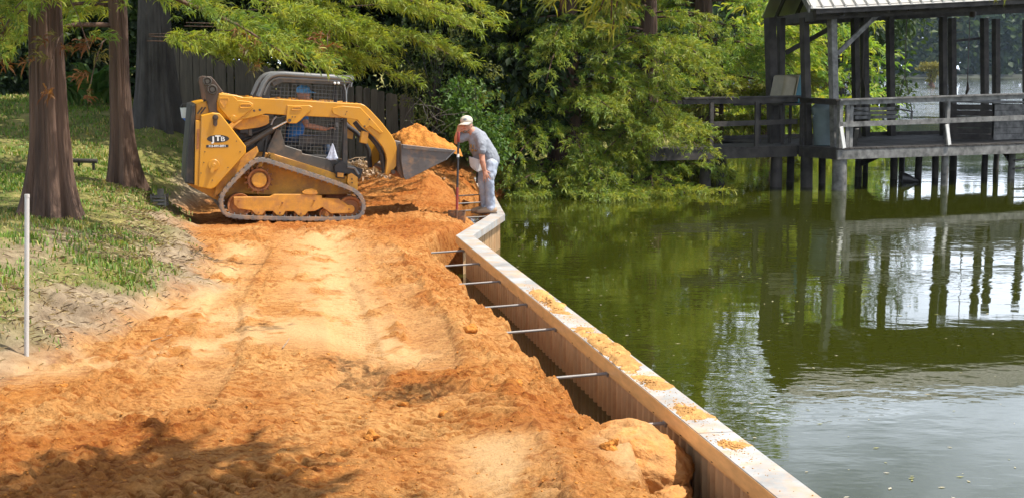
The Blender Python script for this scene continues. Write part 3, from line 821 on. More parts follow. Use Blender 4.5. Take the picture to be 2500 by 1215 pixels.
# leaves and flecks drifting on the water
n = 420
wy_ = 8 + 34 * rng.random(n) ** 1.2; wx_ = np.interp(wy_, shore_y, shore_x) + 0.4 + (0.30 * wy_ + 1) * rng.random(n) ** 1.3
a = rng.uniform(0, 2 * np.pi, n); L_ = rng.uniform(0.008, 0.03, n)
d = np.stack([np.cos(a), np.sin(a), 0 * a], 1) * L_[:, None]; sd = np.stack([-np.sin(a), np.cos(a), 0 * a], 1) * (L_ * 0.4)[:, None]
base = np.stack([wx_, wy_, np.full(n, 0.004)], 1)
Vg = np.stack([base - d, base + sd, base + d, base - sd], 1).reshape(-1, 3)
cc = np.array([(0.45, 0.40, 0.25), (0.30, 0.30, 0.12), (0.55, 0.5, 0.4)])[rng.choice(3, n)]
bI = 4 * np.arange(n)[:, None]
o = link('floating_leaves', np_mesh('floating_leaves', Vg, [bI + np.array([[0, 3, 2, 1]])], M['deadleaf'], np.repeat(cc, 4, 0)))
tag(o, 'pale leaf flecks floating on the green water', 'leaves', kind='stuff')
# ------------------------------------------------------------------ compact track loader
YAW = math.radians(14.5)
FW = np.array((math.cos(YAW), math.sin(YAW)))          # machine forward
FN = np.array((-math.sin(YAW), math.cos(YAW)))         # across the machine, away from the camera
Q0 = at(715, 546, z=GZ)
loader = root('track_loader', (Q0[0], Q0[1], GZ), 'yellow compact track loader with its loaded bucket raised in front', 'track loader', None, YAW)
def ml(px, py, w):
    """photograph pixel -> machine frame (forward, across, up) on the vertical plane w metres in from the near track face"""
    d = ray(px, py)
    t = (np.dot(Q0[:2], FN) + w) / np.dot(d[:2], FN)
    p = d * t
    q = p[:2] - Q0[:2]
    return np.array((np.dot(q, FW), w, CAM_Z + p[2] - GZ))
def mz(zx, zy, w): return ml(420 + zx / 2.8933, 150 + zy / 2.8929, w)        # tracing units of the machine
def mbk(bx, by, w): return ml(840 + bx / 3.573, 240 + by / 3.573, w)         # tracing units of the bucket
def mpart(mb, name, mat, parent=None, smooth=False, deg=35, label=None):
    o = mb.build(name, mat, parent or loader, False, None, label)
    return auto_smooth(o, deg) if smooth else o
def plate(poly, w0, w1, name, mat, parent=None, bevel=0.006, conv=mz, label=None, wref=None):
    P = [conv(a, b, w0 if wref is None else wref) for a, b in poly]
    mb = MB().prism([(p[0], p[2]) for p in P], lambda a, b, w: (a, w, b), w0, w1, bevel)
    return mpart(mb, name, mat, parent, label=label)
MW = 1.72                                            # machine width over the tracks
# ---- tracks
def smooth_loop(P, it=3):
    P = np.array(P, float)
    for _ in range(it):
        P = np.stack([P * 0.75 + np.roll(P, -1, 0) * 0.25, P * 0.25 + np.roll(P, -1, 0) * 0.75], 1).reshape(-1, 2)
    return P
trk = [(430, 1138), (352, 1105), (335, 1010), (360, 935), (545, 748), (600, 716), (660, 716), (760, 748), (1250, 905), (1340, 965), (1372, 1050), (1345, 1125), (1285, 1150), (1000, 1152), (700, 1147)]
T2 = [mz(a, b, 0.0) for a, b in trk]
loop = smooth_loop([(p[0], p[2]) for p in T2], 3)
zmin = loop[:, 1].min(); loop[:, 1] -= zmin - 0.028
nl = len(loop)
tang = np.roll(loop, -1, 0) - np.roll(loop, 1, 0); tang /= np.linalg.norm(tang, axis=1)[:, None]
area = np.sum(loop[:, 0] * np.roll(loop[:, 1], -1) - np.roll(loop[:, 0], -1) * loop[:, 1])
nrm = np.stack([tang[:, 1], -tang[:, 0]], 1) * (1 if area > 0 else -1)       # outward
# arc length resample for lugs
seg = np.linalg.norm(np.roll(loop, -1, 0) - loop, axis=1); cum = np.concatenate(([0], np.cumsum(seg)))
def on_loop(u):
    u = u % cum[-1]; i = min(int(np.searchsorted(cum, u, 'right')) - 1, nl - 1); t = (u - cum[i]) / seg[i]
    p = loop[i] * (1 - t) + loop[(i + 1) % nl] * t; n_ = nrm[i] * (1 - t) + nrm[(i + 1) % nl] * t
    return p, n_ / np.linalg.norm(n_)
for side in (0, 1):
    def wy(w): return w if side == 0 else MW - w
    mb = MB()
    prof = [(0.0, -0.002), (0.012, 0.0), (0.308, 0.0), (0.32, -0.002), (0.32, -0.045), (0.0, -0.045)]
    Vs = []; F = []
    for i in range(nl):
        for w, h in prof:
            q = loop[i] + nrm[i] * h; Vs.append((q[0], wy(w), q[1]))
    k = len(prof)
    for i in range(nl):
        for j in range(k):
            F.append((i * k + j, i * k + (j + 1) % k, ((i + 1) % nl) * k + (j + 1) % k, ((i + 1) % nl) * k + j))
    mb.add(Vs, F)
    belt = mpart(mb, 'track', M['rubber'], smooth=True, deg=50)
    nlug = int(cum[-1] / 0.086); mb = MB(); mg = MB()
    for i in range(nlug):
        p, n_ = on_loop(i * cum[-1] / nlug); t_ = np.array((-n_[1], n_[0]))
        for (wa, wb, sh) in ((0.004, 0.15, 0.0), (0.17, 0.316, 0.02)):
            Vl = []
            for w in (wa, wb):
                for a, h in ((-0.036, -0.003), (0.036, -0.003), (0.032, 0.011), (-0.032, 0.011)):
                    q = p + t_ * (a + sh) + n_ * h; Vl.append((q[0], wy(w), q[1]))
            mb.add(Vl, [(0, 1, 2, 3), (7, 6, 5, 4), (0, 4, 5, 1), (1, 5, 6, 2), (2, 6, 7, 3), (3, 7, 4, 0)])
        Vl = []
        for w in (0.0, 0.03):
            for a, h in ((-0.008, -0.043), (0.008, -0.043), (0.006, -0.066), (-0.006, -0.066)):
                q = p + t_ * a + n_ * h; Vl.append((q[0], wy(w + 0.06), q[1]))
        mg.add(Vl, [(0, 1, 2, 3), (7, 6, 5, 4), (0, 4, 5, 1), (1, 5, 6, 2), (2, 6, 7, 3), (3, 7, 4, 0)])
    o = mpart(mb, 'tread_lugs', M['rubber'], belt); o["kind"] = "stuff"
    o = mpart(mg, 'guide_lugs', M['steel'], belt); o["kind"] = "stuff"
    # wheels
    def wheel(zx, zy, r, name, mat, w0=0.06, th=0.16, hub=None, hubmat=None):
        c = mz(zx, zy, 0.03)
        mb = MB(); n_ = 36
        prof = [(0.0, w0 + 0.03), (r * 0.55, w0 + 0.03), (r * 0.72, w0 + 0.035), (r * 0.80, w0 + 0.008), (r * 0.97, w0), (r, w0 + 0.012), (r, w0 + th - 0.012), (r * 0.97, w0 + th), (0.0, w0 + th)]
        Vs = []; F = []
        for j, (rr, w) in enumerate(prof):
            for i in range(n_):
                a = 2 * math.pi * i / n_; Vs.append((c[0] + rr * math.cos(a), wy(w), c[2] + rr * math.sin(a)))
        for j in range(len(prof) - 1):
            for i in range(n_): F.append((j * n_ + i, j * n_ + (i + 1) % n_, (j + 1) * n_ + (i + 1) % n_, (j + 1) * n_ + i))
        mb.add(Vs, F)
        o = mpart(mb, name, mat, smooth=True, deg=30)
        if hub:
            mh = MB().disc((c[0], wy(w0 - 0.015), c[2]), (0, 1 if side == 0 else -1, 0), hub, 0.06, 24, bevel=0.006)
            for i in range(6):
                a = math.pi * 2 * i / 6
                mh.disc((c[0] + hub * 0.65 * math.cos(a), wy(w0 - 0.022), c[2] + hub * 0.65 * math.sin(a)), (0, 1 if side == 0 else -1, 0), 0.008, 0.012, 6)
            mpart(mh, 'hub', hubmat or M['yellow_dirty'], o, True)
        return c, o
    S = 1 / (2.8933 * 174.0)
    wheel(478, 1018, 84 * S, 'rear_idler_wheel', M['rust'], hub=0.05)
    wheel(1262, 1045, 92 * S, 'front_idler_wheel', M['rust'], hub=0.06)
    for zx, zy in ((612, 1076), (765, 1080), (915, 1086), (1093, 1082)):
        wheel(zx, zy, 50 * S, 'track_roller', M['rust'], hub=0.03)
    c, spk = wheel(617, 840, 82 * S, 'drive_sprocket', M['rust'], hub=52 * S, hubmat=M['yellow_dusty'])
    mt = MB()
    for i in range(15):
        a = 2 * math.pi * i / 15; ca, sa = math.cos(a), math.sin(a); r0, r1 = 80 * S, 100 * S
        Vl = []
        for w in (0.10, 0.15):
            for rr, da in ((r0, -0.11), (r0, 0.11), (r1, 0.045), (r1, -0.045)):
                Vl.append((c[0] + rr * math.cos(a + da), wy(w), c[2] + rr * math.sin(a + da)))
        mt.add(Vl, [(0, 1, 2, 3), (7, 6, 5, 4), (0, 4, 5, 1), (1, 5, 6, 2), (2, 6, 7, 3), (3, 7, 4, 0)])
    mpart(mt, 'sprocket_teeth', M['rust'], spk)["kind"] = "stuff"
    frame = [(435, 958), (690, 956), (722, 938), (920, 938), (1058, 948), (1062, 966), (1180, 972), (1266, 1032), (1270, 1056), (1240, 1074), (1122, 1076), (1062, 1032), (1012, 1058), (962, 1062), (940, 1088), (890, 1088), (862, 1060), (802, 1060), (786, 1088), (738, 1086), (712, 1058), (662, 1058), (640, 1086), (592, 1084), (560, 1054), (470, 1042), (437, 1012)]
    P = [mz(a, b, 0.03) for a, b in frame]
    mpart(MB().prism([(p[0], p[2]) for p in P], lambda a, b, w: (a, wy(w), b), 0.035, 0.11, 0.008), 'track_frame', M['yellow_dirty'])
    P = [mz(a, b, 0.03) for a, b in [(928, 938), (918, 925), (940, 905), (985, 898), (1025, 912), (1032, 935), (1010, 945)]]
    mpart(MB().prism([(p[0], p[2]) for p in P], lambda a, b, w: (a, wy(w), b), 0.028, 0.12, 0.006), 'track_tensioner', M['yellow_dirty'])
    mbb = MB()
    for zx, zy in ((612, 1068), (762, 1070), (910, 1076), (1090, 1066), (1250, 1045), (472, 985), (780, 1000), (1005, 985)):
        c_ = mz(zx, zy, 0.03); mbb.disc((c_[0], wy(0.022), c_[2]), (0, 1 if side == 0 else -1, 0), 0.013, 0.02, 8)
    mpart(mbb, 'frame_bolts', M['rust'])["kind"] = "stuff"
    # rear tower side plate
    tower = [(205, 382), (285, 363), (335, 368), (350, 382), (522, 602), (522, 652), (305, 893), (275, 905), (186, 890)]
    P = [mz(a, b, 0.0) for a, b in tower]
    tw = mpart(MB().prism([(p[0], p[2]) for p in P], lambda a, b, w: (a, wy(w), b), 0.0, 0.12, 0.012), 'tower_plate', M['yellow'])
    mp_ = MB()
    c_ = mz(306, 398, 0.0); c2 = mz(305, 450, 0.0); d_ = (0, -1 if side == 0 else 1, 0)
    mp_.disc((c_[0], wy(0.0), c_[2]), d_, 0.040, 0.022, 18, bevel=0.004).disc((c_[0], wy(-0.02), c_[2]), d_, 0.022, 0.018, 14)
    mp_.beam((c_[0], wy(-0.012), c_[2]), (c2[0], wy(-0.012), c2[2]), 0.055, 0.02, (0, 1, 0)).disc((c2[0], wy(-0.02), c2[2]), d_, 0.02, 0.014, 10)
    mpart(mp_, 'pivot_pin', M['brownsteel'], tw, True)
    mp_ = MB(); c_ = mz(295, 732, 0.0); c2 = mz(282, 775, 0.0)
    mp_.disc((c_[0], wy(0.0), c_[2]), d_, 0.077, 0.016, 28, bevel=0.005).disc((c_[0], wy(-0.014), c_[2]), d_, 0.028, 0.02, 16, bevel=0.004)
    mp_.beam((c_[0], wy(-0.022), c_[2]), (c2[0], wy(-0.022), c2[2]), 0.05, 0.02, (0, 1, 0)).disc((c2[0], wy(-0.02), c2[2]), d_, 0.026, 0.02, 12)
    mpart(mp_, 'tower_boss', M['yellow'], tw, True)
    mp_ = MB()
    for zx, zy in ((225, 715), (205, 790), (395, 750), (480, 640), (455, 565), (232, 640), (285, 840)):
        c_ = mz(zx, zy, 0.0); mp_.disc((c_[0], wy(0.001), c_[2]), d_, 0.008, 0.008, 8)
    mpart(mp_, 'plate_bolts', M['bolt'], tw)["kind"] = "stuff"
    # fender above the track
    P = [mz(a, b, 0.30) for a, b in [(682, 645), (722, 655), (1180, 800), (1312, 830), (1312, 930), (1245, 905), (735, 722), (690, 712)]]
    mpart(MB().prism([(p[0], p[2]) for p in P], lambda a, b, w: (a, wy(w), b), 0.30, 0.36, 0.006), 'fender', M['yellow_dusty'])
    # lift arm
    arm = [(330, 226), (360, 226), (430, 236), (500, 254), (820, 272), (1240, 297), (1335, 300), (1362, 312), (1400, 345), (1475, 425), (1552, 522), (1578, 570), (1588, 620), (1584, 740), (1560, 775), (1520, 808), (1508, 792), (1518, 700), (1510, 655), (1490, 610), (1440, 545), (1380, 490), (1345, 455), (1310, 418), (1262, 404), (800, 381), (660, 372), (620, 385), (560, 400), (470, 420), (440, 442), (405, 418), (330, 330), (318, 280)]
    P = [mz(a, b, 0.07) for a, b in arm]
    am = mpart(MB().prism([(p[0], p[2]) for p in P], lambda a, b, w: (a, wy(w), b), 0.07, 0.17, 0.008), 'lift_arm', M['yellow'])
    for nm, poly in (('gusset_plate', [(814, 312), (970, 312), (992, 322), (985, 345), (900, 425), (878, 440), (828, 440), (808, 420)]),
                     ('gusset_plate', [(1128, 345), (1135, 330), (1200, 316), (1330, 326), (1392, 390), (1490, 500), (1470, 512), (1395, 458), (1375, 475), (1350, 468), (1310, 415), (1200, 396), (1140, 372)]),
                     ('gusset_plate', [(333, 232), (430, 242), (462, 275), (545, 284), (573, 302), (572, 330), (540, 360), (470, 412), (440, 436), (408, 414), (335, 328), (322, 280)])):
        P = [mz(a, b, 0.05) for a, b in poly]
        mpart(MB().prism([(p[0], p[2]) for p in P], lambda a, b, w: (a, wy(w), b), 0.052, 0.075, 0.006), nm, M['yellow'], am)
    def slot(zx0, zx1, zy, r, w):
        a, b = mz(zx0, zy, w), mz(zx1, zy, w); mb = MB(); mi = MB(); pts = []
        for i in range(28):
            th = 2 * math.pi * i / 28; cx = b if -math.pi / 2 < (th if th <= math.pi else th - 2 * math.pi) < math.pi / 2 else a
            pts.append((cx[0] + r * math.cos(th), wy(w), cx[2] + r * math.sin(th)))
        pts.append(pts[0]); mb.tube(pts, 0.007, 6, False)
        mpart(mb, 'slot_rim', M['yellow'], am, True)
        mi.prism([(p[0], p[2]) for p in pts[:-1]], lambda x, z, ww: (x, wy(ww), z), w - 0.001, w + 0.004)
        mpart(mi, 'slot', M['yellow_dirty'], am)
    slot(492, 545, 317, 0.026, 0.048); slot(855, 905, 335, 0.020, 0.048)
    mp_ = MB(); tri = [(338, 262), (395, 262), (400, 280), (378, 325), (366, 328), (338, 285)]
    P = [mz(a, b, 0.045) for a, b in tri]; loopP = [(p[0], wy(0.05), p[2]) for p in P]; mp_.tube(loopP + loopP[:1], 0.006, 6, False)
    mpart(mp_, 'window_rim', M['yellow'], am)
    mp_ = MB().prism([(p[0], p[2]) for p in P], lambda x, z, ww: (x, wy(ww), z), 0.049, 0.056)
    mpart(mp_, 'arm_window', M['yellow_dirty'], am)
    mp_ = MB()
    for zx, zy, r in ((830, 418, 0.024), (1360, 460, 0.014), (1395, 410, 0.011), (850, 393, 0.008), (870, 393, 0.008), (1235, 355, 0.007), (1225, 375, 0.007), (580, 350, 0.016), (620, 345, 0.018)):
        c_ = mz(zx, zy, 0.05); mp_.disc((c_[0], wy(0.055), c_[2]), d_, r, 0.016, 12)
    mpart(mp_, 'arm_pins', M['brownsteel'], am, True)["kind"] = "stuff"
    mp_ = MB(); c_ = mz(432, 405, 0.04); c2 = mz(462, 402, 0.04)
    mp_.disc((c_[0], wy(0.052), c_[2]), d_, 0.045, 0.024, 20, bevel=0.004).beam((c_[0], wy(0.035), c_[2]), (c2[0], wy(0.035), c2[2]), 0.035, 0.02, (0, 1, 0))
    mpart(mp_, 'arm_boss', M['yellow'], am, True)
    mp_ = MB()        # anti-slip ridge and hose clamps along the top of the arm
    for zx in np.linspace(470, 1330, 30):
        if rng.random() < 0.45: continue
        c_ = mz(zx, 254 + (zx - 500) * 0.058, 0.12); mp_.box((c_[0], wy(0.12), c_[2] + 0.004), (0.035 + 0.03 * rng.random(), 0.05, 0.016))
    mpart(mp_, 'arm_top_clamps', M['yellow'], am)["kind"] = "stuff"
    # link plates at the rear of the arm
    P = [mz(a, b, 0.05) for a, b in [(222, 150), (228, 120), (250, 106), (275, 108), (300, 132), (362, 215), (330, 232), (318, 290), (320, 370), (262, 362), (248, 290), (236, 215)]]
    lk = mpart(MB().prism([(p[0], p[2]) for p in P], lambda a, b, w: (a, wy(w), b), 0.075, 0.16, 0.008), 'rear_link', M['brownsteel'])
    for zx, zy, r in ((250, 142, 0.052), (285, 200, 0.058)):
        c_ = mz(zx, zy, 0.04); ring = [(c_[0] + r * math.cos(2 * math.pi * i / 24), wy(0.065), c_[2] + r * math.sin(2 * math.pi * i / 24)) for i in range(25)]
        mpart(MB().tube(ring, 0.012, 8, False).disc((c_[0], wy(0.078), c_[2]), d_, r * 0.55, 0.03, 16), 'link_eye', M['cab_grey'], lk, True)
    # lift cylinder
    a, b, c_ = mz(500, 605, 0.14), mz(712, 478, 0.14), mz(828, 418, 0.14)
    A_, B_, C_ = [(p[0], wy(0.18), p[2]) for p in (a, b, c_)]
    cyl = mpart(MB().tube([A_, B_], 0.040, 16).disc(A_, (0, 1, 0), 0.05, 0.06, 16), 'lift_cylinder', M['cab_grey'], None, True)
    mpart(MB().tube([B_, C_], 0.019, 14), 'cylinder_rod', M['chrome'], cyl, True)
    # lower front tilt linkage on the inner side of the arm
    a, b = mz(1305, 430, 0.2), mz(1500, 790, 0.2)
    pts = [mz(x, y, 0.2) for x, y in ((1290, 430), (1330, 480), (1400, 530), (1450, 590), (1490, 660), (1500, 790))]
    mpart(MB().tube([(p[0], wy(0.22), p[2]) for p in pts], 0.035, 10), 'tilt_cylinder', M['cab_dark'], None, True)
    P = [mz(x, y, 0.2) for x, y in [(1335, 490), (1382, 500), (1370, 582), (1322, 572)]]
    mpart(MB().prism([(p[0], p[2]) for p in P], lambda x, z, w: (x, wy(w), z), 0.09, 0.22, 0.006), 'arm_bracket', M['yellow_dusty'])
# ---- body between the tracks
W0, W1 = 0.34, MW - 0.34
body = plate([(205, 640), (430, 470), (560, 372), (684, 386), (690, 440), (640, 470), (600, 590), (640, 640), (700, 655), (1180, 800), (1300, 810), (1312, 925), (1285, 940), (700, 945), (480, 935), (335, 990), (300, 972), (112, 872), (186, 800)], W0, W1, 'chassis', M['yellow_dirty'], None, 0.01)
plate([(430, 468), (555, 372), (684, 388), (686, 436), (664, 452), (610, 470), (480, 486)], 0.19, W0 - 0.002, 'rear_cross_frame', M['yellow_dusty'])
plate([(440, 490), (700, 410), (812, 385), (770, 450), (690, 505), (655, 640), (520, 640)], 0.30, W1 - 0.05, 'engine_bay', M['black'])
plate([(345, 600), (520, 655), (600, 600), (612, 640), (560, 720), (380, 900), (300, 960)], 0.14, W0 - 0.003, 'rear_side_panel', M['yellow_dirty'])
# rear door and hood
plate([(166, 302), (160, 872), (93, 860), (100, 720), (136, 310)], 0.05, MW - 0.05, 'rear_door', M['black'], None, 0.015)
plate([(166, 300), (205, 290), (242, 284), (300, 372), (206, 386), (206, 420), (163, 420)], 0.13, MW - 0.13, 'rear_hood', M['yellow'], None, 0.012)
plate([(166, 420), (204, 420), (186, 888), (158, 874)], 0.015, MW - 0.015, 'rear_corner_panel', M['yellow'], None, 0.008)
mb = MB()
for w in (0.012,):
    P = [mz(x, y, w) for x, y in [(176, 480), (196, 478), (190, 618), (172, 620)]]
    mb.prism([(p[0], p[2]) for p in P], lambda a, b, w_: (a, w_, b), 0.010, 0.02)
mpart(mb, 'tail_light_slot', M['rust'])
mb = MB()
for z0 in (0, 22):
    a, b = mz(180 + z0, 372, 0.12), mz(215 + z0, 325, 0.12)
    mb.beam((a[0], 0.126, a[2]), (b[0], 0.126, b[2]), 0.02, 0.008, (0, 1, 0))
mpart(mb, 'warning_stripes', M['black'])["kind"] = "stuff"
# hoses
mb = MB()
for k, pts in enumerate(([(230, 270), (225, 320), (240, 365)], [(520, 520), (600, 500), (690, 460), (720, 400)], [(500, 560), (590, 530), (660, 500), (710, 440), (735, 395)], [(620, 640), (600, 590), (640, 540), (700, 480)], [(640, 700), (660, 620), (668, 560)], [(545, 500), (560, 540), (610, 560)], [(470, 505), (540, 495), (600, 505)])):
    P = [mz(x, y, 0.22) for x, y in pts]; mpart(MB().tube([(p[0], 0.20 + 0.02 * k, p[2]) for p in P], 0.018, 8), 'hydraulic_hose', M['black'], None, True)
mb = MB(); P = [mz(x, y, 0.2) for x, y in ((700, 450), (712, 415), (738, 390))]; mb.tube([(p[0], 0.17, p[2]) for p in P], 0.013, 8)
mpart(mb, 'hose_fitting', M['steel'], None, True)
plate([(480, 470), (560, 470), (560, 510), (480, 510)], 0.20, 0.30, 'valve_block', M['black'])
plate([(540, 480), (565, 480), (568, 528), (540, 528)], 0.185, 0.24, 'hose_bracket', M['cab_grey'])
plate([(680, 648), (722, 650), (734, 680), (725, 712), (690, 712), (678, 690)], 0.27, 0.30, 'lug_plate', M['yellow_dusty'])
mb = MB(); c_ = mz(690, 675, 0.26); mb.tube([c_ + np.array((0.01, 0, 0.03)), c_ + np.array((-0.012, 0, 0.0)), c_ + np.array((0.01, 0, -0.02))], 0.008, 6); mpart(mb, 'tie_hook', M['bolt'], None, True)
# front tower: step, bracket, black guard
plate([(1160, 780), (1218, 786), (1218, 830), (1160, 822)], 0.22, 0.34, 'front_step', M['black'])
plate([(1168, 786), (1212, 790), (1212, 822), (1168, 816)], 0.215, 0.219, 'step_ring', M['yellow_dusty'])
plate([(1245, 800), (1270, 790), (1312, 820), (1312, 925), (1270, 905), (1236, 858)], 0.20, W0 - 0.005, 'front_bracket', M['yellow_dusty'])
mb = MB()
for zx, zy in ((1270, 832), (1272, 858)):
    c_ = mz(zx, zy, 0.19); mb.disc(c_, (0, -1, 0), 0.012, 0.008, 8)
mpart(mb, 'bracket_bolts', M['bolt'])["kind"] = "stuff"
plate([(1150, 735), (1200, 700), (1240, 740), (1300, 745), (1350, 765), (1330, 830), (1250, 835), (1245, 795), (1150, 795)], 0.25, W1, 'front_guard', M['black'])
mb = MB(); P = [mz(x, y, 0.24) for x, y in ((1240, 745), (1290, 755), (1318, 800))]; mb.tube(P, 0.02, 8); mpart(mb, 'guard_tube', M['rops'], None, True)
# ---- cab
CW0, CW1 = 0.36, MW - 0.36
cab = mpart(MB().prism([(p[0], p[2]) for p in [mz(a, b, CW0) for a, b in [(665, 632), (735, 478), (765, 486), (800, 595), (915, 632), (920, 652), (1108, 690), (1160, 790), (1150, 802), (672, 652)]]], lambda a, b, w: (a, w, b), CW0, CW0 + 0.05, 0.006), 'cab_side_panel', M['cab_grey'])
plate([(672, 640), (1110, 668), (1165, 700), (1180, 800), (700, 660)], CW0 + 0.004, CW0 + 0.045, 'cab_sill', M['cab_dark'])
plate([(665, 632), (735, 478), (765, 486), (800, 595), (915, 632), (1108, 690), (1160, 790), (1150, 802), (672, 652)], CW1 - 0.05, CW1, 'cab_side_panel', M['cab_grey'], wref=CW0)
for w0, w1 in ((CW0, CW0 + 0.06), (CW1 - 0.06, CW1)):
    plate([(1205, 170), (1222, 170), (1238, 420), (1240, 745), (1190, 745), (1205, 690), (1212, 420)], w0, w1, 'front_pillar', M['cab_dark'], wref=CW0)
    plate([(605, 252), (660, 152), (700, 150), (690, 250), (735, 480), (700, 520), (655, 400)], w0, w1, 'rear_pillar', M['cab_dark'], wref=CW0)
    plate([(700, 150), (760, 118), (1210, 140), (1245, 150), (1222, 178), (1190, 168), (780, 150), (720, 180)], w0, w1, 'roof_side_panel', M['cab_grey'], wref=CW0)
    P = [mz(x, y, CW0) for x, y in ((612, 250), (632, 200), (652, 155), (676, 122), (705, 102), (745, 92), (800, 92), (1100, 112), (1272, 128))]
    mpart(MB().tube([(p[0], (w0 + w1) / 2 - 0.012 * (1 if w0 < 0.8 else -1), p[2]) for p in P], 0.040, 12), 'roof_tube', M['rops'], None, True)
    P = [mz(x, y, CW0) for x, y in ((650, 240), (668, 190), (692, 150), (722, 128), (760, 118), (1100, 136), (1262, 150))]
    mpart(MB().tube([(p[0], (w0 + w1) / 2 - 0.022 * (1 if w0 < 0.8 else -1), p[2]) for p in P], 0.017, 8), 'roof_trim', M['rops'], None, True)
roofp = [(745, 84), (800, 84), (1100, 104), (1276, 120), (1276, 140), (1100, 130), (790, 108), (720, 112)]
plate(roofp, CW0 + 0.03, CW1 - 0.03, 'cab_roof', M['rops'], wref=CW0)
plate([(1250, 112), (1272, 98), (1288, 120), (1280, 138), (1250, 136)], CW0 - 0.01, CW1 + 0.01, 'roof_front_lip', M['rops'], wref=CW0)
plate([(1262, 150), (1278, 148), (1270, 184), (1258, 182)], CW0, CW1, 'front_light_bar', M['rops'], wref=CW0)
plate([(1105, 92), (1160, 94), (1175, 104), (1100, 100)], 0.6, 1.0, 'roof_hatch', M['rops'], wref=CW0)
mb = MB()
for zx in (1150, 1176):
    c_ = mz(zx, 156, CW0 - 0.02); mb.ellipsoid(c_, (0.019, 0.012, 0.019), 12, 8)
mpart(mb, 'side_lamps', M['white'], None, True)["kind"] = "stuff"
P = [mz(x, y, CW0 - 0.01) for x, y in ((1215, 165), (1228, 210), (1232, 285))]
mpart(MB().tube(P, 0.012, 6), 'front_wire', M['rops'], None, True)
P = [mz(x, y, CW0 - 0.01) for x, y in ((1255, 160), (1240, 190), (1232, 240))]
mpart(MB().tube(P, 0.008, 6), 'front_wire', M['rops'], None, True)
# woven side screens (both sides): wires clipped to the opening
def inside(poly, x, y):
    c = False; n_ = len(poly)
    for i in range(n_):
        (x1, y1), (x2, y2) = poly[i], poly[(i + 1) % n_]
        if (y1 > y) != (y2 > y) and x < (x2 - x1) * (y - y1) / (y2 - y1) + x1: c = not c
    return c
scr = [(690, 160), (1205, 170), (1215, 420), (1180, 690), (1110, 684), (915, 632), (800, 592), (765, 486), (700, 250)]
for wv in (CW0 + 0.012, CW1 - 0.012):
    P = [mz(a, b, CW0) for a, b in scr]; poly = [(p[0], p[2]) for p in P]
    x0, x1 = min(p[0] for p in poly), max(p[0] for p in poly); z0, z1 = min(p[1] for p in poly), max(p[1] for p in poly)
    mb = MB(); st = 0.054; tilt = -0.06
    def run(pts):
        cur = []
        for q in pts:
            if inside(poly, q[0], q[1]): cur.append(q)
            else:
                if len(cur) > 1: mb.beam((cur[0][0], wv, cur[0][1]), (cur[-1][0], wv, cur[-1][1]), 0.0055, 0.0055, (0, 1, 0))
                cur = []
        if len(cur) > 1: mb.beam((cur[0][0], wv, cur[0][1]), (cur[-1][0], wv, cur[-1][1]), 0.0055, 0.0055, (0, 1, 0))
    for x in np.arange(x0, x1 + 0.2, st): run([(x + 0.10 * (z - z0), z) for z in np.arange(z0, z1, 0.01)])
    for z in np.arange(z0, z1 + 0.3, st): run([(x, z + tilt * (x - x0)) for x in np.arange(x0, x1, 0.01)])
    mpart(mb, 'window_screen', M['wire'])["kind"] = "stuff"
# seat, console and controls inside
def lz(zx, zy): return mz(zx, zy, 0.86)
a = lz(850, 600)
seatM = MB(); s0 = a
seatM.box((s0[0], 0.86, s0[2]), (0.46, 0.5, 0.12)); seatM.box((s0[0] - 0.27, 0.86, s0[2] + 0.32), (0.12, 0.5, 0.62), Matrix.Rotation(-0.15, 3, 'Y'))
seat = mpart(seatM, 'operator_seat', M['black']);
mod = seat.modifiers.new('b', 'BEVEL'); mod.width = 0.04; mod.segments = 3
conM = MB(); conM.box((s0[0] + 0.30, 0.46, s0[2] + 0.10), (0.5, 0.12, 0.12)); conM.box((s0[0] + 0.30, 1.26, s0[2] + 0.10), (0.5, 0.12, 0.12)); conM.box((s0[0] + 0.15, 0.86, s0[2] - 0.25), (1.0, 0.9, 0.06))
mpart(conM, 'console', M['cab_dark'])
c_ = mz(1130, 455, 0.47)
joy = mpart(MB().tube([(c_[0], 0.47, s0[2] + 0.15), (c_[0], 0.47, c_[2] - 0.04)], 0.012, 8).ellipsoid((c_[0], 0.47, c_[2]), (0.035, 0.03, 0.05), 12, 8), 'joystick', M['black'], None, True)
cc = mz(1165, 450, 0.45)
mpart(MB().box((cc[0], 0.45, cc[2]), (0.03, 0.06, 0.06)), 'control_panel', M['rops'])
plate([(655, 640), (670, 400), (700, 250), (720, 250), (705, 420), (700, 640)], CW0 + 0.06, CW1 - 0.06, 'cab_rear_wall', M['cab_dark'], wref=CW0)
# rag hanging on the screen
c_ = mz(1135, 640, CW0 - 0.015)
ragm = MB(); nu, nv = 9, 11; Vs = []
for j in range(nv):
    t = j / (nv - 1); half = 0.012 + 0.075 * t
    for i in range(nu):
        u = i / (nu - 1) * 2 - 1
        Vs.append((c_[0] + u * half - 0.01 * t, CW0 - 0.014 + 0.012 * math.sin(u * 7 + t) * t, c_[2] + 0.12 - 0.24 * t - 0.02 * abs(u) * (t < 0.9) + 0.025 * u * u * t))
ragm.add(Vs, [(j * nu + i, j * nu + i + 1, (j + 1) * nu + i + 1, (j + 1) * nu + i) for j in range(nv - 1) for i in range(nu - 1)])
rag = ragm.build('rag', M['cloth_bw'], None, True, None)
rag.data.transform(Matrix.Translation((Q0[0], Q0[1], GZ)) @ Matrix.Rotation(YAW, 4, 'Z'))
rag.modifiers.new('t', 'SOLIDIFY').thickness = 0.004
tag(rag, 'pale blue and white rag hanging on the cab screen', 'rag')
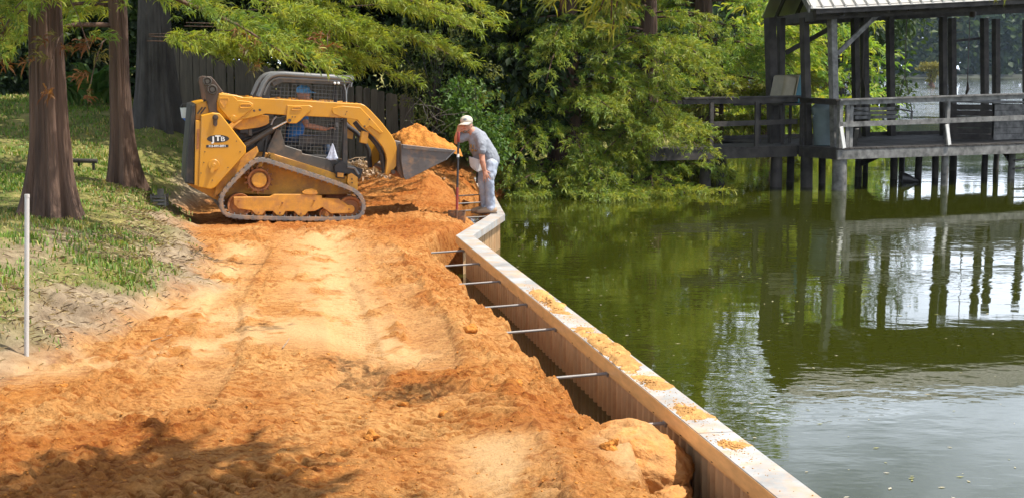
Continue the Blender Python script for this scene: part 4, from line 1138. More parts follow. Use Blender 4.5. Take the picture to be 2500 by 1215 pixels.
# stickers on the near tower plate
def sticker_ellipse(zx, zy, rx, ry, mat, w):
    c = mz(zx, zy, 0.0); pts = [(c[0] + rx * math.cos(2 * math.pi * i / 32), c[2] + ry * math.sin(2 * math.pi * i / 32)) for i in range(32)]
    return MB().prism(pts, lambda a, b, ww: (a, ww, b), w, w + 0.002)
def decal_text(txt, zx, zy, size, mat, w, squash=1.0, name='lettering', bold=0.0):
    cu = bpy.data.curves.new(name, 'FONT'); cu.body = txt; cu.size = size; cu.align_x = 'CENTER'; cu.align_y = 'CENTER'; cu.extrude = 0.0008; cu.offset = bold
    cu.materials.append(mat)
    c = mz(zx, zy, 0.0); tmp = bpy.data.objects.new(name, cu); C.objects.link(tmp)
    dg = bpy.context.evaluated_depsgraph_get(); me = bpy.data.meshes.new_from_object(tmp.evaluated_get(dg))
    bpy.data.objects.remove(tmp); o = link(name, me, loader)
    o.location = (c[0], w, c[2]); o.rotation_euler = (math.pi / 2, 0, 0); o.scale = (squash, 1, 1)
    return o
mpart(sticker_ellipse(325, 548, 0.150, 0.052, None, -0.0025), 'sticker_oval', M['shaft'])
decal_text('J', 291, 553, 0.098, M['white'], -0.0045, 1.15, bold=0.0045); decal_text('T', 324, 546, 0.10, M['white'], -0.0045, 1.15, bold=0.0045); decal_text('B', 358, 551, 0.088, M['white'], -0.0045, 1.25, bold=0.0006)
c_ = mz(320, 600, 0.0)
mpart(MB().box((c_[0], -0.0015, c_[2]), (0.30, 0.002, 0.036)), 'sticker_strip', M['shaft'])
decal_text('318-899-8891', 319, 600, 0.040, M['white'], -0.0035, 1.05, bold=0.0008)
# ---- bucket
BW0, BW1 = -0.04, MW + 0.04
side_poly = [(498, 402), (515, 404), (955, 452), (962, 462), (890, 540), (560, 708), (537, 712), (522, 690), (500, 560)]
bk = None
for w0, w1 in ((BW0, BW0 + 0.022), (BW1 - 0.022, BW1)):
    P = [mbk(a, b, BW0) for a, b in side_poly]
    o = mpart(MB().prism([(p[0], p[2]) for p in P], lambda a, b, w: (a, w, b), w0, w1, 0.003), 'bucket_side', M['bucket'])
    P = [mbk(a, b, BW0) for a, b in [(508, 404), (955, 452), (960, 462), (930, 472), (860, 470), (510, 440)]]
    sgn = -1 if w0 < 0.5 else 1; base = w0 if w0 < 0.5 else w1
    mpart(MB().prism([(p[0], p[2]) for p in P], lambda a, b, w: (a, w, b), base + sgn * 0.001, base + sgn * 0.018, 0.003), 'bucket_edge_bar', M['bucket'], o)
shell = [(498, 400), (500, 560), (522, 690), (540, 706), (562, 702), (890, 534), (958, 458)]
P = [mbk(a, b, BW0) for a, b in shell]; Q_ = [(p[0], p[2]) for p in P]
mb = MB()
for a, b in zip(Q_[:-1], Q_[1:]):
    d = np.array(b) - np.array(a); n_ = np.array((-d[1], d[0])); n_ = n_ / np.linalg.norm(n_) * 0.014
    mb.prism([a, b, tuple(np.array(b) + n_), tuple(np.array(a) + n_)], lambda x, z, w: (x, w, z), BW0 + 0.023, BW1 - 0.023)
mpart(mb, 'bucket_shell', M['bucket'])
P = [mbk(a, b, BW0) for a, b in [(884, 546), (896, 524), (968, 452), (975, 458)]]
mpart(MB().prism([(p[0], p[2]) for p in P], lambda x, z, w: (x, w, z), BW0 - 0.002, BW1 + 0.002), 'cutting_edge', M['steel'])
plate([(444, 372), (492, 378), (498, 402), (500, 560), (520, 690), (505, 700), (470, 650), (452, 560)], 0.12, MW - 0.12, 'coupler', M['bucket'], conv=mbk)
plate([(385, 640), (420, 610), (470, 640), (505, 690), (440, 680)], 0.18, MW - 0.18, 'coupler_foot', M['rust'], conv=mbk)
mb = MB()
c_ = mbk(420, 640, 0.1); mb.tube([(c_[0], 0.0, c_[2]), (c_[0], MW, c_[2])], 0.03, 12); mpart(mb, 'coupler_pin', M['brownsteel'], None, True)
# heap of soil in the bucket
prof = [(490, 402), (520, 352), (600, 322), (660, 300), (700, 266), (735, 272), (790, 300), (850, 352), (905, 395), (960, 430), (1000, 470), (985, 486), (955, 492), (925, 525)]
P = [mbk(a, b, BW0 + 0.3) for a, b in prof]; S_ = np.array([p[0] for p in P]); Zt = np.array([p[2] for p in P])
base = [mbk(a, b, BW0) for a, b in [(490, 430), (530, 620), (560, 690), (890, 525), (985, 500)]]
su = np.linspace(S_[0], max(S_[:12]), 70); wv = np.linspace(BW0 + 0.03, BW1 - 0.03, 90)
top = np.interp(su, S_[:11], Zt[:11]); bs = np.interp(su, [p[0] for p in base], [p[2] for p in base])
SU, WV = np.meshgrid(su, wv)
ec = np.clip(np.sin(np.pi * (WV - wv[0]) / (wv[-1] - wv[0])), 0, 1) ** 0.35
rim = np.interp(SU, [mbk(498, 402, BW0)[0], mbk(955, 452, BW0)[0], su[-1]], [mbk(498, 402, BW0)[2], mbk(955, 455, BW0)[2], mbk(990, 490, BW0)[2]])
hz = rim - 0.03 + (np.interp(SU, su, top) - rim + 0.05) * ec
hz = hz + 0.05 * fbm(SU * 5, WV * 5, 4, 400) + 0.05 * clods(SU, WV, 0.10, 405, 0.6) + 0.03 * clods(SU, WV, 0.05, 407, 0.7)
hz[:, -1] = np.interp(su[-1], [p[0] for p in base], [p[2] for p in base]); hz[:, 0] = rim[:, 0] - 0.05
hz[0] = rim[0] - 0.04; hz[-1] = rim[-1] - 0.04
Vh = np.stack([SU.ravel(), WV.ravel(), hz.ravel()], 1)
Rm = np.array(Matrix.Rotation(YAW, 3, 'Z')); Vh = Vh @ Rm.T + np.array((Q0[0], Q0[1], GZ))
I_ = np.arange(90 * 70).reshape(90, 70); F_ = np.stack([I_[:-1, :-1], I_[:-1, 1:], I_[1:, 1:], I_[1:, :-1]], -1).reshape(-1, 4)
o = link('soil_heap', np_mesh('soil_heap', Vh, [F_], M['crumb'], smooth=True))
tag(o, 'heap of orange soil piled up in the loader bucket', 'soil heap')
# ------------------------------------------------------------------ trees and plants
class Leaves:
    """collects sprays of narrow leaflets (cypress) or folded leaves; build() makes one mesh"""
    def __init__(s): s.p = []; s.d = []; s.c = []; s.sz = []
    def add(s, P, D, Cc, Sz): s.p.append(P); s.d.append(D); s.c.append(Cc); s.sz.append(Sz)
    def arrays(s): return np.concatenate(s.p), np.concatenate(s.d), np.concatenate(s.c), np.concatenate(s.sz)
def unit(v): return v / (np.linalg.norm(v, axis=-1, keepdims=True) + 1e-9)
def spray_mesh(name, L_, K=6, wid=0.10, droop=0.75, mat=None, spread=1.0):
    P, D, Cc, Sz = L_.arrays(); n = len(P)
    P = np.repeat(P, K, 0); D = np.repeat(D, K, 0); Cc = np.repeat(Cc, K, 0); Sz = np.repeat(Sz, K, 0)
    m = n * K
    d = unit(D + spread * rng.normal(0, 0.6, (m, 3)) + np.array((0, 0, -0.15 * droop)))
    ln = Sz * (0.6 + 0.7 * rng.random(m))
    p0 = P + D * (Sz * (rng.random(m) - 0.4) * 0.9)[:, None] + rng.normal(0, 0.1, (m, 3)) * Sz[:, None]
    p1 = p0 + d * (ln * 0.55)[:, None]
    p2 = p1 + (d * 0.5 + np.array((0, 0, -droop)) * 0.5) * (ln * 0.55)[:, None]
    side = unit(np.cross(d, rng.normal(0, 1, (m, 3)))) * (ln * wid * (0.7 + 0.6 * rng.random(m)))[:, None]
    V = np.stack([p0 - side * 0.45, p0 + side * 0.45, p1 + side, p1 - side, p2], 1)
    sh = (0.72 + 0.56 * rng.random((m, 1)))
    col = np.repeat(np.clip(Cc * sh, 0, 1), 5, 0)
    b = 5 * np.arange(m)[:, None]
    return np_mesh(name, V.reshape(-1, 3), [b + np.array([[0, 1, 2, 3]]), b + np.array([[3, 2, 4]])], mat or M['leaf'], col)
def broad_mesh(name, L_, mat=None, aspect=0.55, hang=0.4):
    P, D, Cc, Sz = L_.arrays(); n = len(P)
    d = unit(D * 0.6 + rng.normal(0, 0.7, (n, 3)) + np.array((0, 0, -hang)))
    side = unit(np.cross(d, np.array((0, 0, 1.0)) + rng.normal(0, 0.7, (n, 3)))); nn = np.cross(side, d)
    s = Sz[:, None]
    a = P; m_ = P + d * s * 0.5; t = P + d * s - nn * s * 0.12
    l = m_ + side * s * aspect * 0.5 + nn * s * 0.08; r = m_ - side * s * aspect * 0.5 + nn * s * 0.08
    V = np.stack([a, l, t, r], 1)
    col = np.repeat(np.clip(Cc * (0.7 + 0.6 * rng.random((n, 1))), 0, 1), 4, 0)
    b = 4 * np.arange(n)[:, None]
    return np_mesh(name, V.reshape(-1, 3), [b + np.array([[0, 1, 2]]), b + np.array([[0, 2, 3]])], mat or M['leaf'], col)
def trunk_grid(base, hgt, r0, r1, flare, fh, ridges, seed, lean=(0, 0), bark=0.10, n=150, m=60):
    th = np.linspace(0, 2 * np.pi, n, endpoint=False); t = np.linspace(0, 1, m) ** 1.5; z = t * hgt
    TH, ZZ = np.meshgrid(th, z)
    rid = np.cos(TH * ridges + seed + 0.6 * np.sin(TH * 2 + seed)) * 0.5 + 0.5 * np.cos(TH * (ridges + 3) + 2 * seed)
    fl = flare * np.exp(-ZZ / fh)
    R = r0 + (r1 - r0) * (ZZ / hgt) + fl * (1 + 0.55 * rid) + 0.045 * r0 * rid * np.exp(-ZZ / 3)
    R = R * (1 + bark * fbm(np.abs(TH - np.pi) * 9, ZZ * 0.6 + 0.0 * TH, 3, seed) + bark * 0.5 * vnoise(np.cos(TH) * 9 + 20, np.sin(TH) * 9 + ZZ * 1.2, seed + 2))
    X = base[0] + R * np.cos(TH) + lean[0] * ZZ / hgt; Y = base[1] + R * np.sin(TH) + lean[1] * ZZ / hgt; Zz = base[2] + ZZ
    V = np.stack([X.ravel(), Y.ravel(), Zz.ravel()], 1)
    I_ = np.arange(n * m).reshape(m, n); J = np.roll(I_, -1, 1)
    F = np.stack([I_[:-1], J[:-1], J[1:], I_[1:]], -1).reshape(-1, 4)
    return V, F
CYP_G = np.array([(0.165, 0.25, 0.034), (0.22, 0.28, 0.040), (0.12, 0.205, 0.036), (0.28, 0.30, 0.046)])
def pick(cols, n, prob=None):
    return cols[rng.choice(len(cols), n, p=prob)]
def add_bough(Lv, wood, p0, az, L, rise, droop, cols, prob=None, spacing=0.085, ssize=0.20, dens=1.0, twl=0.30, reject=None, tip=None, zmin=None, wr=1.0):
    t = np.linspace(0, 1, 9); wob = rng.normal(0, 0.05 * L) * t ** 2
    dx, dy = math.cos(az), math.sin(az)
    path = np.stack([p0[0] + dx * L * t - dy * wob, p0[1] + dy * L * t + dx * wob, p0[2] + rise * L * t - droop * L * t ** 2], 1)
    if reject is not None and reject(path[-1]): return False
    wood.tube(path[[0, 2, 4, 6, 8]], np.linspace(min(wr, 0.012 * L + 0.012), 0.005, 5), 5)
    ntw = max(4, int(L / 0.17 * dens))
    for k in range(ntw):
        tt = 0.18 + 0.82 * (k + rng.random()) / ntw
        b = np.array([np.interp(tt, t, path[:, j]) for j in range(3)])
        sgn = 1 if k % 2 else -1
        a2 = az + sgn * rng.uniform(0.6, 1.25) * (1 - 0.45 * tt)
        l2 = L * twl * (1.15 - 0.65 * tt) * rng.uniform(0.6, 1.2) + 0.10
        l2 = min(l2, 1.4)
        ns = max(3, int(l2 / spacing)); u = (np.arange(ns) + rng.random(ns)) / ns * l2
        d2 = np.array((math.cos(a2), math.sin(a2), 0.0))
        P = b + d2 * u[:, None] + np.stack([0 * u, 0 * u, 0.10 * u - 0.40 * u * u / max(l2, 0.3)], 1) + rng.normal(0, 0.02, (ns, 3))
        if zmin is not None: P[:, 2] = np.maximum(P[:, 2], zmin + 0.03 + 0.1 * rng.random(ns))
        cc = pick(cols, ns, prob)
        if tip is not None: cc = cc * (1 - 0.5 * tt) + tip * 0.5 * tt
        Lv.add(P, np.repeat(d2[None], ns, 0), cc, ssize * rng.uniform(0.75, 1.25, ns))
    return True
def cypress(name, label, base, hgt, r0, spec, bough_n, zr, Lfun, az=None, cols=CYP_G, prob=None, flare=0.35, fh=0.9, ridges=5, seed=1, K=6, dens=1.0, reject=None, ssize=0.2, droop=(0.15, 0.4), rise=(0.0, 0.3), extra=None, wid=0.10, spacing=0.085, bark=0.10, group=None, zmin=None, tip=None, lean=(0, 0)):
    o = root(name, base, label, 'tree', group)
    V, F = trunk_grid((0, 0, 0), hgt, r0, r0 * 0.15, flare, fh, ridges, seed, lean, bark, n=150 if bark > 0.15 else 48, m=60 if bark > 0.15 else 30)
    Lv = Leaves(); wood = MB()
    done = 0; tries = 0
    while done < bough_n and tries < bough_n * 6:
        tries += 1
        z = zr[0] + (zr[1] - zr[0]) * rng.random() ** 1.15
        a = rng.uniform(0, 2 * math.pi) if az is None else rng.uniform(*az)
        L = Lfun(z) * rng.uniform(0.7, 1.15)
        ok = add_bough(Lv, wood, np.array((base[0] + lean[0] * z / hgt, base[1] + lean[1] * z / hgt, base[2] + z)), a, L, rng.uniform(*rise), rng.uniform(*droop), cols, prob, spacing, ssize, dens, reject=reject, zmin=zmin, tip=tip)
        done += ok
    for e in (extra or []):
        add_bough(Lv, wood, np.array(e[0]), e[1], e[2], e[3], e[4], e[5] if len(e) > 5 else cols, None, spacing, ssize, e[6] if len(e) > 6 else dens, zmin=zmin, tip=tip, wr=0.009)
    tk = link('trunk', np_mesh('trunk', V, [F], M['bark'], smooth=True), o)
    wood.build('limbs', M['bark'], tk, True)["kind"] = "stuff"
    b = np.array(base)
    for i in range(len(Lv.p)): Lv.p[i] = Lv.p[i] - b
    link('crown', spray_mesh('crown', Lv, K, wid), o)
    return o
def leafy_tree(name, label, base, hgt, r0, blobs, nleaf, cols, lsize, cat='tree', prob=None, mat='bark_dark', trunk=True, flare=0.2, group=None, seed=3, hang=0.4, shell=0.75, aspect=0.55, bark=0.16):
    """blobs: list of (centre, radii); leaves fill the shells of many small clumps inside the blobs"""
    o = root(name, base, label, cat, group); b = np.array(base)
    if trunk:
        V, F = trunk_grid((0, 0, 0), hgt, r0, r0 * 0.3, flare, 0.7, 6, seed, bark=bark, n=110 if r0 > 0.3 else 30, m=60 if r0 > 0.3 else 20)
        tk = link('trunk', np_mesh('trunk', V, [F], M[mat], smooth=True), o)
        wood = MB()
    Lv = Leaves(); vol = np.array([r[0] * r[1] * r[2] for _, r in blobs]) ** 0.67; vol /= vol.sum()
    for (c, r), f in zip(blobs, vol):
        n = int(nleaf * f); nc = max(6, n // 70)
        cd = unit(rng.normal(0, 1, (nc, 3))) * (rng.random((nc, 1)) ** 0.33 * 0.25 + shell)
        cc = np.array(c) + cd * np.array(r)
        crad = 0.16 * min(r) * (0.6 + 0.8 * rng.random(nc)) + lsize * 1.2
        tint = pick(cols, nc, prob)
        idx = rng.integers(0, nc, n)
        P = cc[idx] + rng.normal(0, 1, (n, 3)) * crad[idx][:, None] * np.array((0.75, 0.75, 0.5))
        D = unit(P - np.array(c))
        Lv.add(P - b, D, tint[idx], lsize * rng.uniform(0.6, 1.3, n))
        if trunk:
            for k in range(min(7, nc)):
                q = cc[k]; s0 = np.array((base[0], base[1], base[2] + hgt * rng.uniform(0.3, 0.8)))
                mid = (s0 + q) / 2 + np.array((0, 0, 0.15 * np.linalg.norm(q - s0)))
                wood.tube([s0, mid, q], [r0 * 0.25, r0 * 0.12, 0.01], 6)
    if trunk: wood.build('limbs', M[mat], tk, True)["kind"] = "stuff"
    link('crown', broad_mesh('crown', Lv, None, aspect, hang), o)
    return o
gz = ground_z
# --- the two big cypresses on the left bank
def sunlit_lane(q):
    """keep the loader and the graded strip in the sun: no bough whose shadow would fall there"""
    k = (q[2] - 0.8) / 1.0
    sx, sy = q[0] - 0.47 * k, q[1] + 0.10 * k
    return (-4.6 < sx < 1.2 and 19.0 < sy < 23.2) or (-3.1 < sx < 1.5 and 6.5 < sy < 24)
p1 = at(128, 508, Y=17.0); z1 = gz(p1[0], 17.0)
low = []
dead = np.array([(0.17, 0.065, 0.022), (0.22, 0.10, 0.035), (0.13, 0.12, 0.03)])
for k in range(6):
    low.append(((p1[0], 17.0, rng.uniform(3.2, 3.9)), rng.uniform(-2.6, -0.6), rng.uniform(0.9, 1.8), 0.05, rng.uniform(0.45, 0.75)))
for k in range(7):
    low.append(((p1[0] + 0.1, 16.9, rng.uniform(5.0, 7.0)), rng.uniform(-1.3, -0.35), rng.uniform(3.2, 4.6), 0.12, 0.15))
for q in ((-5.5, 16.4, 3.15), (-5.0, 16.6, 3.0), (-4.55, 16.7, 2.95)):
    low.append((q, -1.6, 0.55, 0.0, 1.2, dead, 0.8))
cypress('cypress_tree', 'thick fluted cypress trunk nearest the white pipe on the left bank', (p1[0], 17.0, z1 - 0.1), 12.0, 0.205, None, 56, (2.6, 10.5), lambda z: 3.3 - 0.2 * z, None, K=12, dens=0.8, seed=2, flare=0.19, fh=0.5, bark=0.17, ridges=6, reject=sunlit_lane, extra=low, ssize=0.135, wid=0.055, spacing=0.065)
p2 = at(300, 432, Y=21.3); z2 = gz(p2[0], 21.3)
low = []
# long drooping boughs reaching right, behind the loader
for k in range(9):
    low.append(((rng.uniform(-6.6, -3.6), rng.uniform(22.8, 25.5), rng.uniform(3.0, 3.45)), rng.uniform(-0.5, 0.5), rng.uniform(1.2, 2.0), 0.05, rng.uniform(0.25, 0.45)))
for k in range(24):
    yy = rng.uniform(22.6, 25.2); x0 = rng.uniform(-5.6, -2.4)
    low.append(((x0, yy, rng.uniform(3.0, 4.5)), rng.uniform(-0.35, 0.45), rng.uniform(1.4, 2.5), rng.uniform(0.0, 0.15), rng.uniform(0.18, 0.38)))
for px, py in ((600, 120), (800, 125)):
    q = at(px, py, Y=22.4); low.append(((q[0], q[1], q[2] + 0.25), rng.uniform(-2.2, -1.0), 0.5, 0.0, 1.1, dead, 0.8))
cypress('cypress_tree', 'slimmer cypress with a pale scarred base beside the loader', (p2[0], 21.3, z2 - 0.1), 13.0, 0.150, None, 44, (2.3, 11), lambda z: 2.7 - 0.16 * z, None, K=13, dens=0.8, seed=5, flare=0.14, fh=0.45, bark=0.17, ridges=5, reject=sunlit_lane, extra=low, ssize=0.15, spacing=0.06, cols=np.array([(0.12, 0.155, 0.025), (0.16, 0.185, 0.03), (0.20, 0.20, 0.035)]) * np.array((1.6, 1.75, 1.4)), wid=0.055)
# boughs of the first tree high over the bank: dappled shade on the grass and on the edge of the soil
# --- old oak behind, with the dark trunk
p3 = (at(385, 310, Y=27.0)[0], 27.0); z3 = gz(*p3)
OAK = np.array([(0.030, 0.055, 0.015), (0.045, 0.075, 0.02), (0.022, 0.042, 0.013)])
leafy_tree('oak_tree', 'broad dark oak trunk between the slim cypress and the fence', (p3[0], p3[1], z3 - 0.7), 7.9, 0.36,
           [((-5.6, 27.6, 6.8), (2.2, 2.4, 1.6)), ((-3.2, 28.0, 7.0), (2.8, 2.4, 1.8)), ((-0.7, 28.8, 7.2), (2.4, 2.4, 1.7)), ((-2.5, 26.2, 6.6), (2.2, 1.2, 1.0))],
           34000, OAK, 0.19, flare=0.30, seed=7)
# --- dark thicket behind the fence and hedge: separate trees
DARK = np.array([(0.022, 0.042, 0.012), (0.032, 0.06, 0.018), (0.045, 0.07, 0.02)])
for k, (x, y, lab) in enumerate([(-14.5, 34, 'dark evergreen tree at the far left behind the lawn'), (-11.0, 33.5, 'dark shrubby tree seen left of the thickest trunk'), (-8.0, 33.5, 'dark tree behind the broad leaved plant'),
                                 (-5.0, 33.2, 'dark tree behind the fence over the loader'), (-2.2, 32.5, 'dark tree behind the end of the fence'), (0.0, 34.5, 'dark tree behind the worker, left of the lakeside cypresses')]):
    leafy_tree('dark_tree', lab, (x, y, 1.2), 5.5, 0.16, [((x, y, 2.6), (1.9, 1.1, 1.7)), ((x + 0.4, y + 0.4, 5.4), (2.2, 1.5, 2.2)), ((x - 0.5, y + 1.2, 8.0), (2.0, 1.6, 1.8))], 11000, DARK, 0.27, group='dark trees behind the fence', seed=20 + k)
# hedge bush at far left edge
leafy_tree('dark_shrub', 'dark glossy shrub left of the thickest trunk, at the back of the lawn', (-10.6, 31.0, 1.5), 1.0, 0.05, [((-10.6, 31.0, 2.5), (1.5, 0.7, 1.2)), ((-9.6, 31.2, 2.9), (0.9, 0.6, 1.1))], 3800, np.array([(0.03, 0.06, 0.025), (0.045, 0.08, 0.035)]), 0.11, cat='shrub', trunk=False)
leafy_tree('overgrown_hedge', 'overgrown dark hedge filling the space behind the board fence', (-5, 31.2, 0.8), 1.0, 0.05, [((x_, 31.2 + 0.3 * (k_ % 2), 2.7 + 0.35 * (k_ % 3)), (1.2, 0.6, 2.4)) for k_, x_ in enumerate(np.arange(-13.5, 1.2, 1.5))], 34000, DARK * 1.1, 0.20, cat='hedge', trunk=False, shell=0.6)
# cast-iron plant with big upright leaves between the trunks
bp = at(228, 285, Y=28.5); bz = gz(bp[0], 28.5)
pl = root('broad_leaf_plant', (bp[0], 28.5, bz), 'clump of tall broad glossy green leaves between the two cypress trunks', 'plant')
def big_leaf(L, w):
    n_ = 7; V = []; F = []
    for i in range(n_):
        t = i / (n_ - 1); ww = w * math.sin(math.pi * min(1, 0.12 + t * 0.9)) ** 0.8 * (1 if t > 0.2 else 0.25 + 3 * t)
        x = L * (0.35 * t * t + 0.1 * t); z = L * (t - 0.35 * t ** 3)
        V += [(x, -ww, z + 0.02), (x + 0.02 * L, 0, z - 0.01), (x, ww, z + 0.02)]
    for i in range(n_ - 1): F += [(3 * i, 3 * i + 1, 3 * i + 4, 3 * i + 3), (3 * i + 1, 3 * i + 2, 3 * i + 5, 3 * i + 4)]
    return V, F
lm = []
for cc in ((0.07, 0.15, 0.03), (0.045, 0.11, 0.022), (0.11, 0.18, 0.045)):
    V_, F_ = big_leaf(0.62, 0.065)
    lm.append(np_mesh('leaf', np.array(V_), [np.array(F_)], M['leaf'], np.tile(np.array(cc), (len(V_), 1)), True))
for k in range(130):
    a = rng.uniform(0, 2 * math.pi); r = 0.42 * math.sqrt(rng.random())
    o = link('leaf', lm[k % 3], pl, (1.15 * r * math.cos(a), 0.6 * r * math.sin(a), rng.uniform(0, 0.45)), (rng.uniform(-0.35, 0.35), rng.uniform(-0.1, 0.6), a + rng.normal(0, 0.7)))
    s_ = rng.uniform(0.7, 1.25); o.scale = (s_, s_, s_)
# bright broadleaf shrubs at the end of the fence
BR = np.array([(0.085, 0.17, 0.03), (0.12, 0.21, 0.045), (0.06, 0.13, 0.025)])
sb = at(1170, 300, Y=26.3)
leafy_tree('leafy_shrub', 'bright green broad leaved shrub directly behind the worker', (sb[0], 26.3, 0.6), 1.0, 0.04, [((sb[0], 26.3, 1.60), (0.45, 0.4, 0.42)), ((sb[0] - 0.25, 26.5, 2.05), (0.32, 0.35, 0.35)), ((sb[0] + 0.1, 26.2, 1.2), (0.3, 0.3, 0.3))], 3200, BR, 0.085, cat='shrub', flare=0.02)
vb = at(1060, 210, Y=26.8)
leafy_tree('climbing_vine_shrub', 'yellowish vine leaved shrub hanging over the end of the fence', (vb[0], 26.9, 0.9), 1.6, 0.05, [((vb[0], 26.9, 2.3), (0.55, 0.5, 0.75)), ((vb[0] - 0.35, 26.9, 2.9), (0.6, 0.5, 0.5)), ((vb[0] + 0.55, 27.0, 2.7), (0.5, 0.5, 0.6))], 3600, np.array([(0.10, 0.14, 0.03), (0.06, 0.10, 0.022), (0.15, 0.17, 0.05)]), 0.07, cat='shrub', flare=0.02)
# --- lakeside cypresses, drooping to the water
def lake_lim(q):
    return q[1] < 27.6 or (q[0] > 4.6 and q[1] < 35.5) or q[0] < -1.1
LAKE = np.array([(0.20, 0.315, 0.040), (0.26, 0.35, 0.046), (0.13, 0.25, 0.042), (0.33, 0.37, 0.052)])
cypress('lakeside_cypress', 'dense feathery cypress overhanging the lake just right of the worker', (1.2, 32.4, -0.3), 11.5, 0.30, None, 104, (0.5, 9.5), lambda z: 3.1 - 0.2 * z, (2.4, 7.2), cols=LAKE, K=10, wid=0.066, spacing=0.064, reject=lake_lim, seed=11, dens=1.05, droop=(0.15, 0.45), zmin=0.02, ssize=0.125, tip=np.array((0.17, 0.19, 0.04)))
cypress('lakeside_cypress', 'bright feathery cypress touching the water beside the end of the pier walkway', (3.0, 32.7, -0.3), 10.5, 0.26, None, 112, (0.4, 8.8), lambda z: 2.9 - 0.2 * z, (2.6, 6.9), cols=LAKE * np.array((1.15, 1.08, 1.0)), K=10, wid=0.066, spacing=0.064, reject=lake_lim, seed=12, dens=1.05, droop=(0.15, 0.45), zmin=0.02, ssize=0.125, tip=np.array((0.2, 0.2, 0.04)))
cypress('lakeside_cypress', 'tall feathery cypress standing behind the pier walkway', (5.0, 39.0, -0.3), 13.0, 0.32, None, 90, (2.2, 11.0), lambda z: 3.6 - 0.2 * z, (2.2, 7.0), cols=LAKE, K=9, wid=0.065, reject=lambda q: q[1] < 35.3, seed=13, dens=0.85, ssize=0.17, spacing=0.085)
yl = [((5.6, 38.0, 2.0), -0.1 + 0.2 * k, 2.0, 0.25 - 0.06 * k, 0.1) for k in range(-2, 3)] + [((5.2, 37.6, 1.3), 0.1 * k, 2.2, 0.12, 0.1) for k in range(-2, 3)]
cypress('young_cypress', 'yellow green cypress seen behind the left railing of the pier', (5.4, 38.2, -0.3), 3.6, 0.10, None, 34, (0.4, 3.2), lambda z: 1.9 - 0.25 * z, None, cols=np.array([(0.19, 0.22, 0.03), (0.23, 0.23, 0.035), (0.15, 0.20, 0.03)]), K=6, seed=14, extra=yl, flare=0.15, fh=0.4, zmin=0.05)
cypress('back_cypress', 'sunlit cypress seen between the left posts of the boathouse', (12.4, 58.0, 0.0), 9.0, 0.3, None, 80, (0.6, 7.5), lambda z: 3.0 - 0.25 * z, None, cols=LAKE * 1.15, K=5, seed=15, ssize=0.34, spacing=0.16, dens=0.6)
cypress('back_cypress', 'yellower cypress behind the tilted tub on the pier', (9.6, 55.0, 0.0), 7.0, 0.26, None, 70, (0.4, 5.5), lambda z: 2.8 - 0.25 * z, None, cols=LAKE * np.array((1.35, 1.2, 1.0)), K=5, seed=16, ssize=0.34, spacing=0.16, dens=0.6)
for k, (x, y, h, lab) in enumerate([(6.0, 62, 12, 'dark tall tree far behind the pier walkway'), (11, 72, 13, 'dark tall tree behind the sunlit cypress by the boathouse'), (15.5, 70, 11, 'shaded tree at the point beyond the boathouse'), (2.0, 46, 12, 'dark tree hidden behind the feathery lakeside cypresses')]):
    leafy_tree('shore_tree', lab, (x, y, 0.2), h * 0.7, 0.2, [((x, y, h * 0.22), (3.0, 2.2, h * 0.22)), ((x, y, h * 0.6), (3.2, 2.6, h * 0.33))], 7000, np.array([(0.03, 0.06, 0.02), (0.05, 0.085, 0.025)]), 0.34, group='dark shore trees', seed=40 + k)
# --- tree standing in the shallows beside the camera: its boughs hang into the top of the view, its crown shades the near soil
near_ex = []
for px, py, Y, L in ((1520, 60, 9.5, 0.55), (1500, 30, 9.3, 0.5), (1545, 25, 9.4, 0.45), (1290, 5, 10.5, 0.4), (1360, 0, 10.2, 0.5), (1420, 5, 9.8, 0.5), (2425, 25, 9.0, 0.35), (2445, 10, 9.1, 0.3), (1040, -10, 12, 0.5), (1600, -25, 9.5, 0.5)):
    q = at(px, py, Y=Y); near_ex.append(((q[0], q[1] - L * 0.25, q[2] + 0.32), 1.5 + rng.normal(0, 0.3), L * 0.8, 0.0, 0.9, np.array([(0.15, 0.19, 0.03), (0.21, 0.22, 0.04)]), 1.0))
def near_lim(q):
    k = q[2] - 0.5
    sx, sy = q[0] - 0.47 * k, q[1] + 0.10 * k
    return sy > 8.55 + 0.3 * max(0, -2.0 - sx) or (sx > -1.3 and sy > 6.6) or sx < -5 or sx > 2 or (q[1] > 3 and q[2] < 4.6)
cypress('overhanging_cypress', 'near cypress whose drooping sprays hang into the top of the view', (3.6, 3.4, -0.6), 12.5, 0.3, None, 190, (5.0, 11.0), lambda z: 5.6 - 0.2 * z, (1.2, 3.4), K=4, seed=17, reject=near_lim, extra=None, ssize=0.34, wid=0.14, dens=0.8, spacing=0.17)
near_t = bpy.data.objects['overhanging_cypress']; Lv = Leaves(); wood = MB()
for e in near_ex: add_bough(Lv, wood, np.array(e[0]), e[1], e[2], e[3], e[4], e[5], None, 0.055, 0.13, 1.3, wr=0.006)
nb = ORIGIN['overhanging_cypress']
for i_ in range(len(Lv.p)): Lv.p[i_] = Lv.p[i_] - nb
hs_ = link('hanging_sprays', spray_mesh('hanging_sprays', Lv, 11, 0.045), near_t)
wood.build('twigs', M['bark'], hs_, True)["kind"] = "stuff"
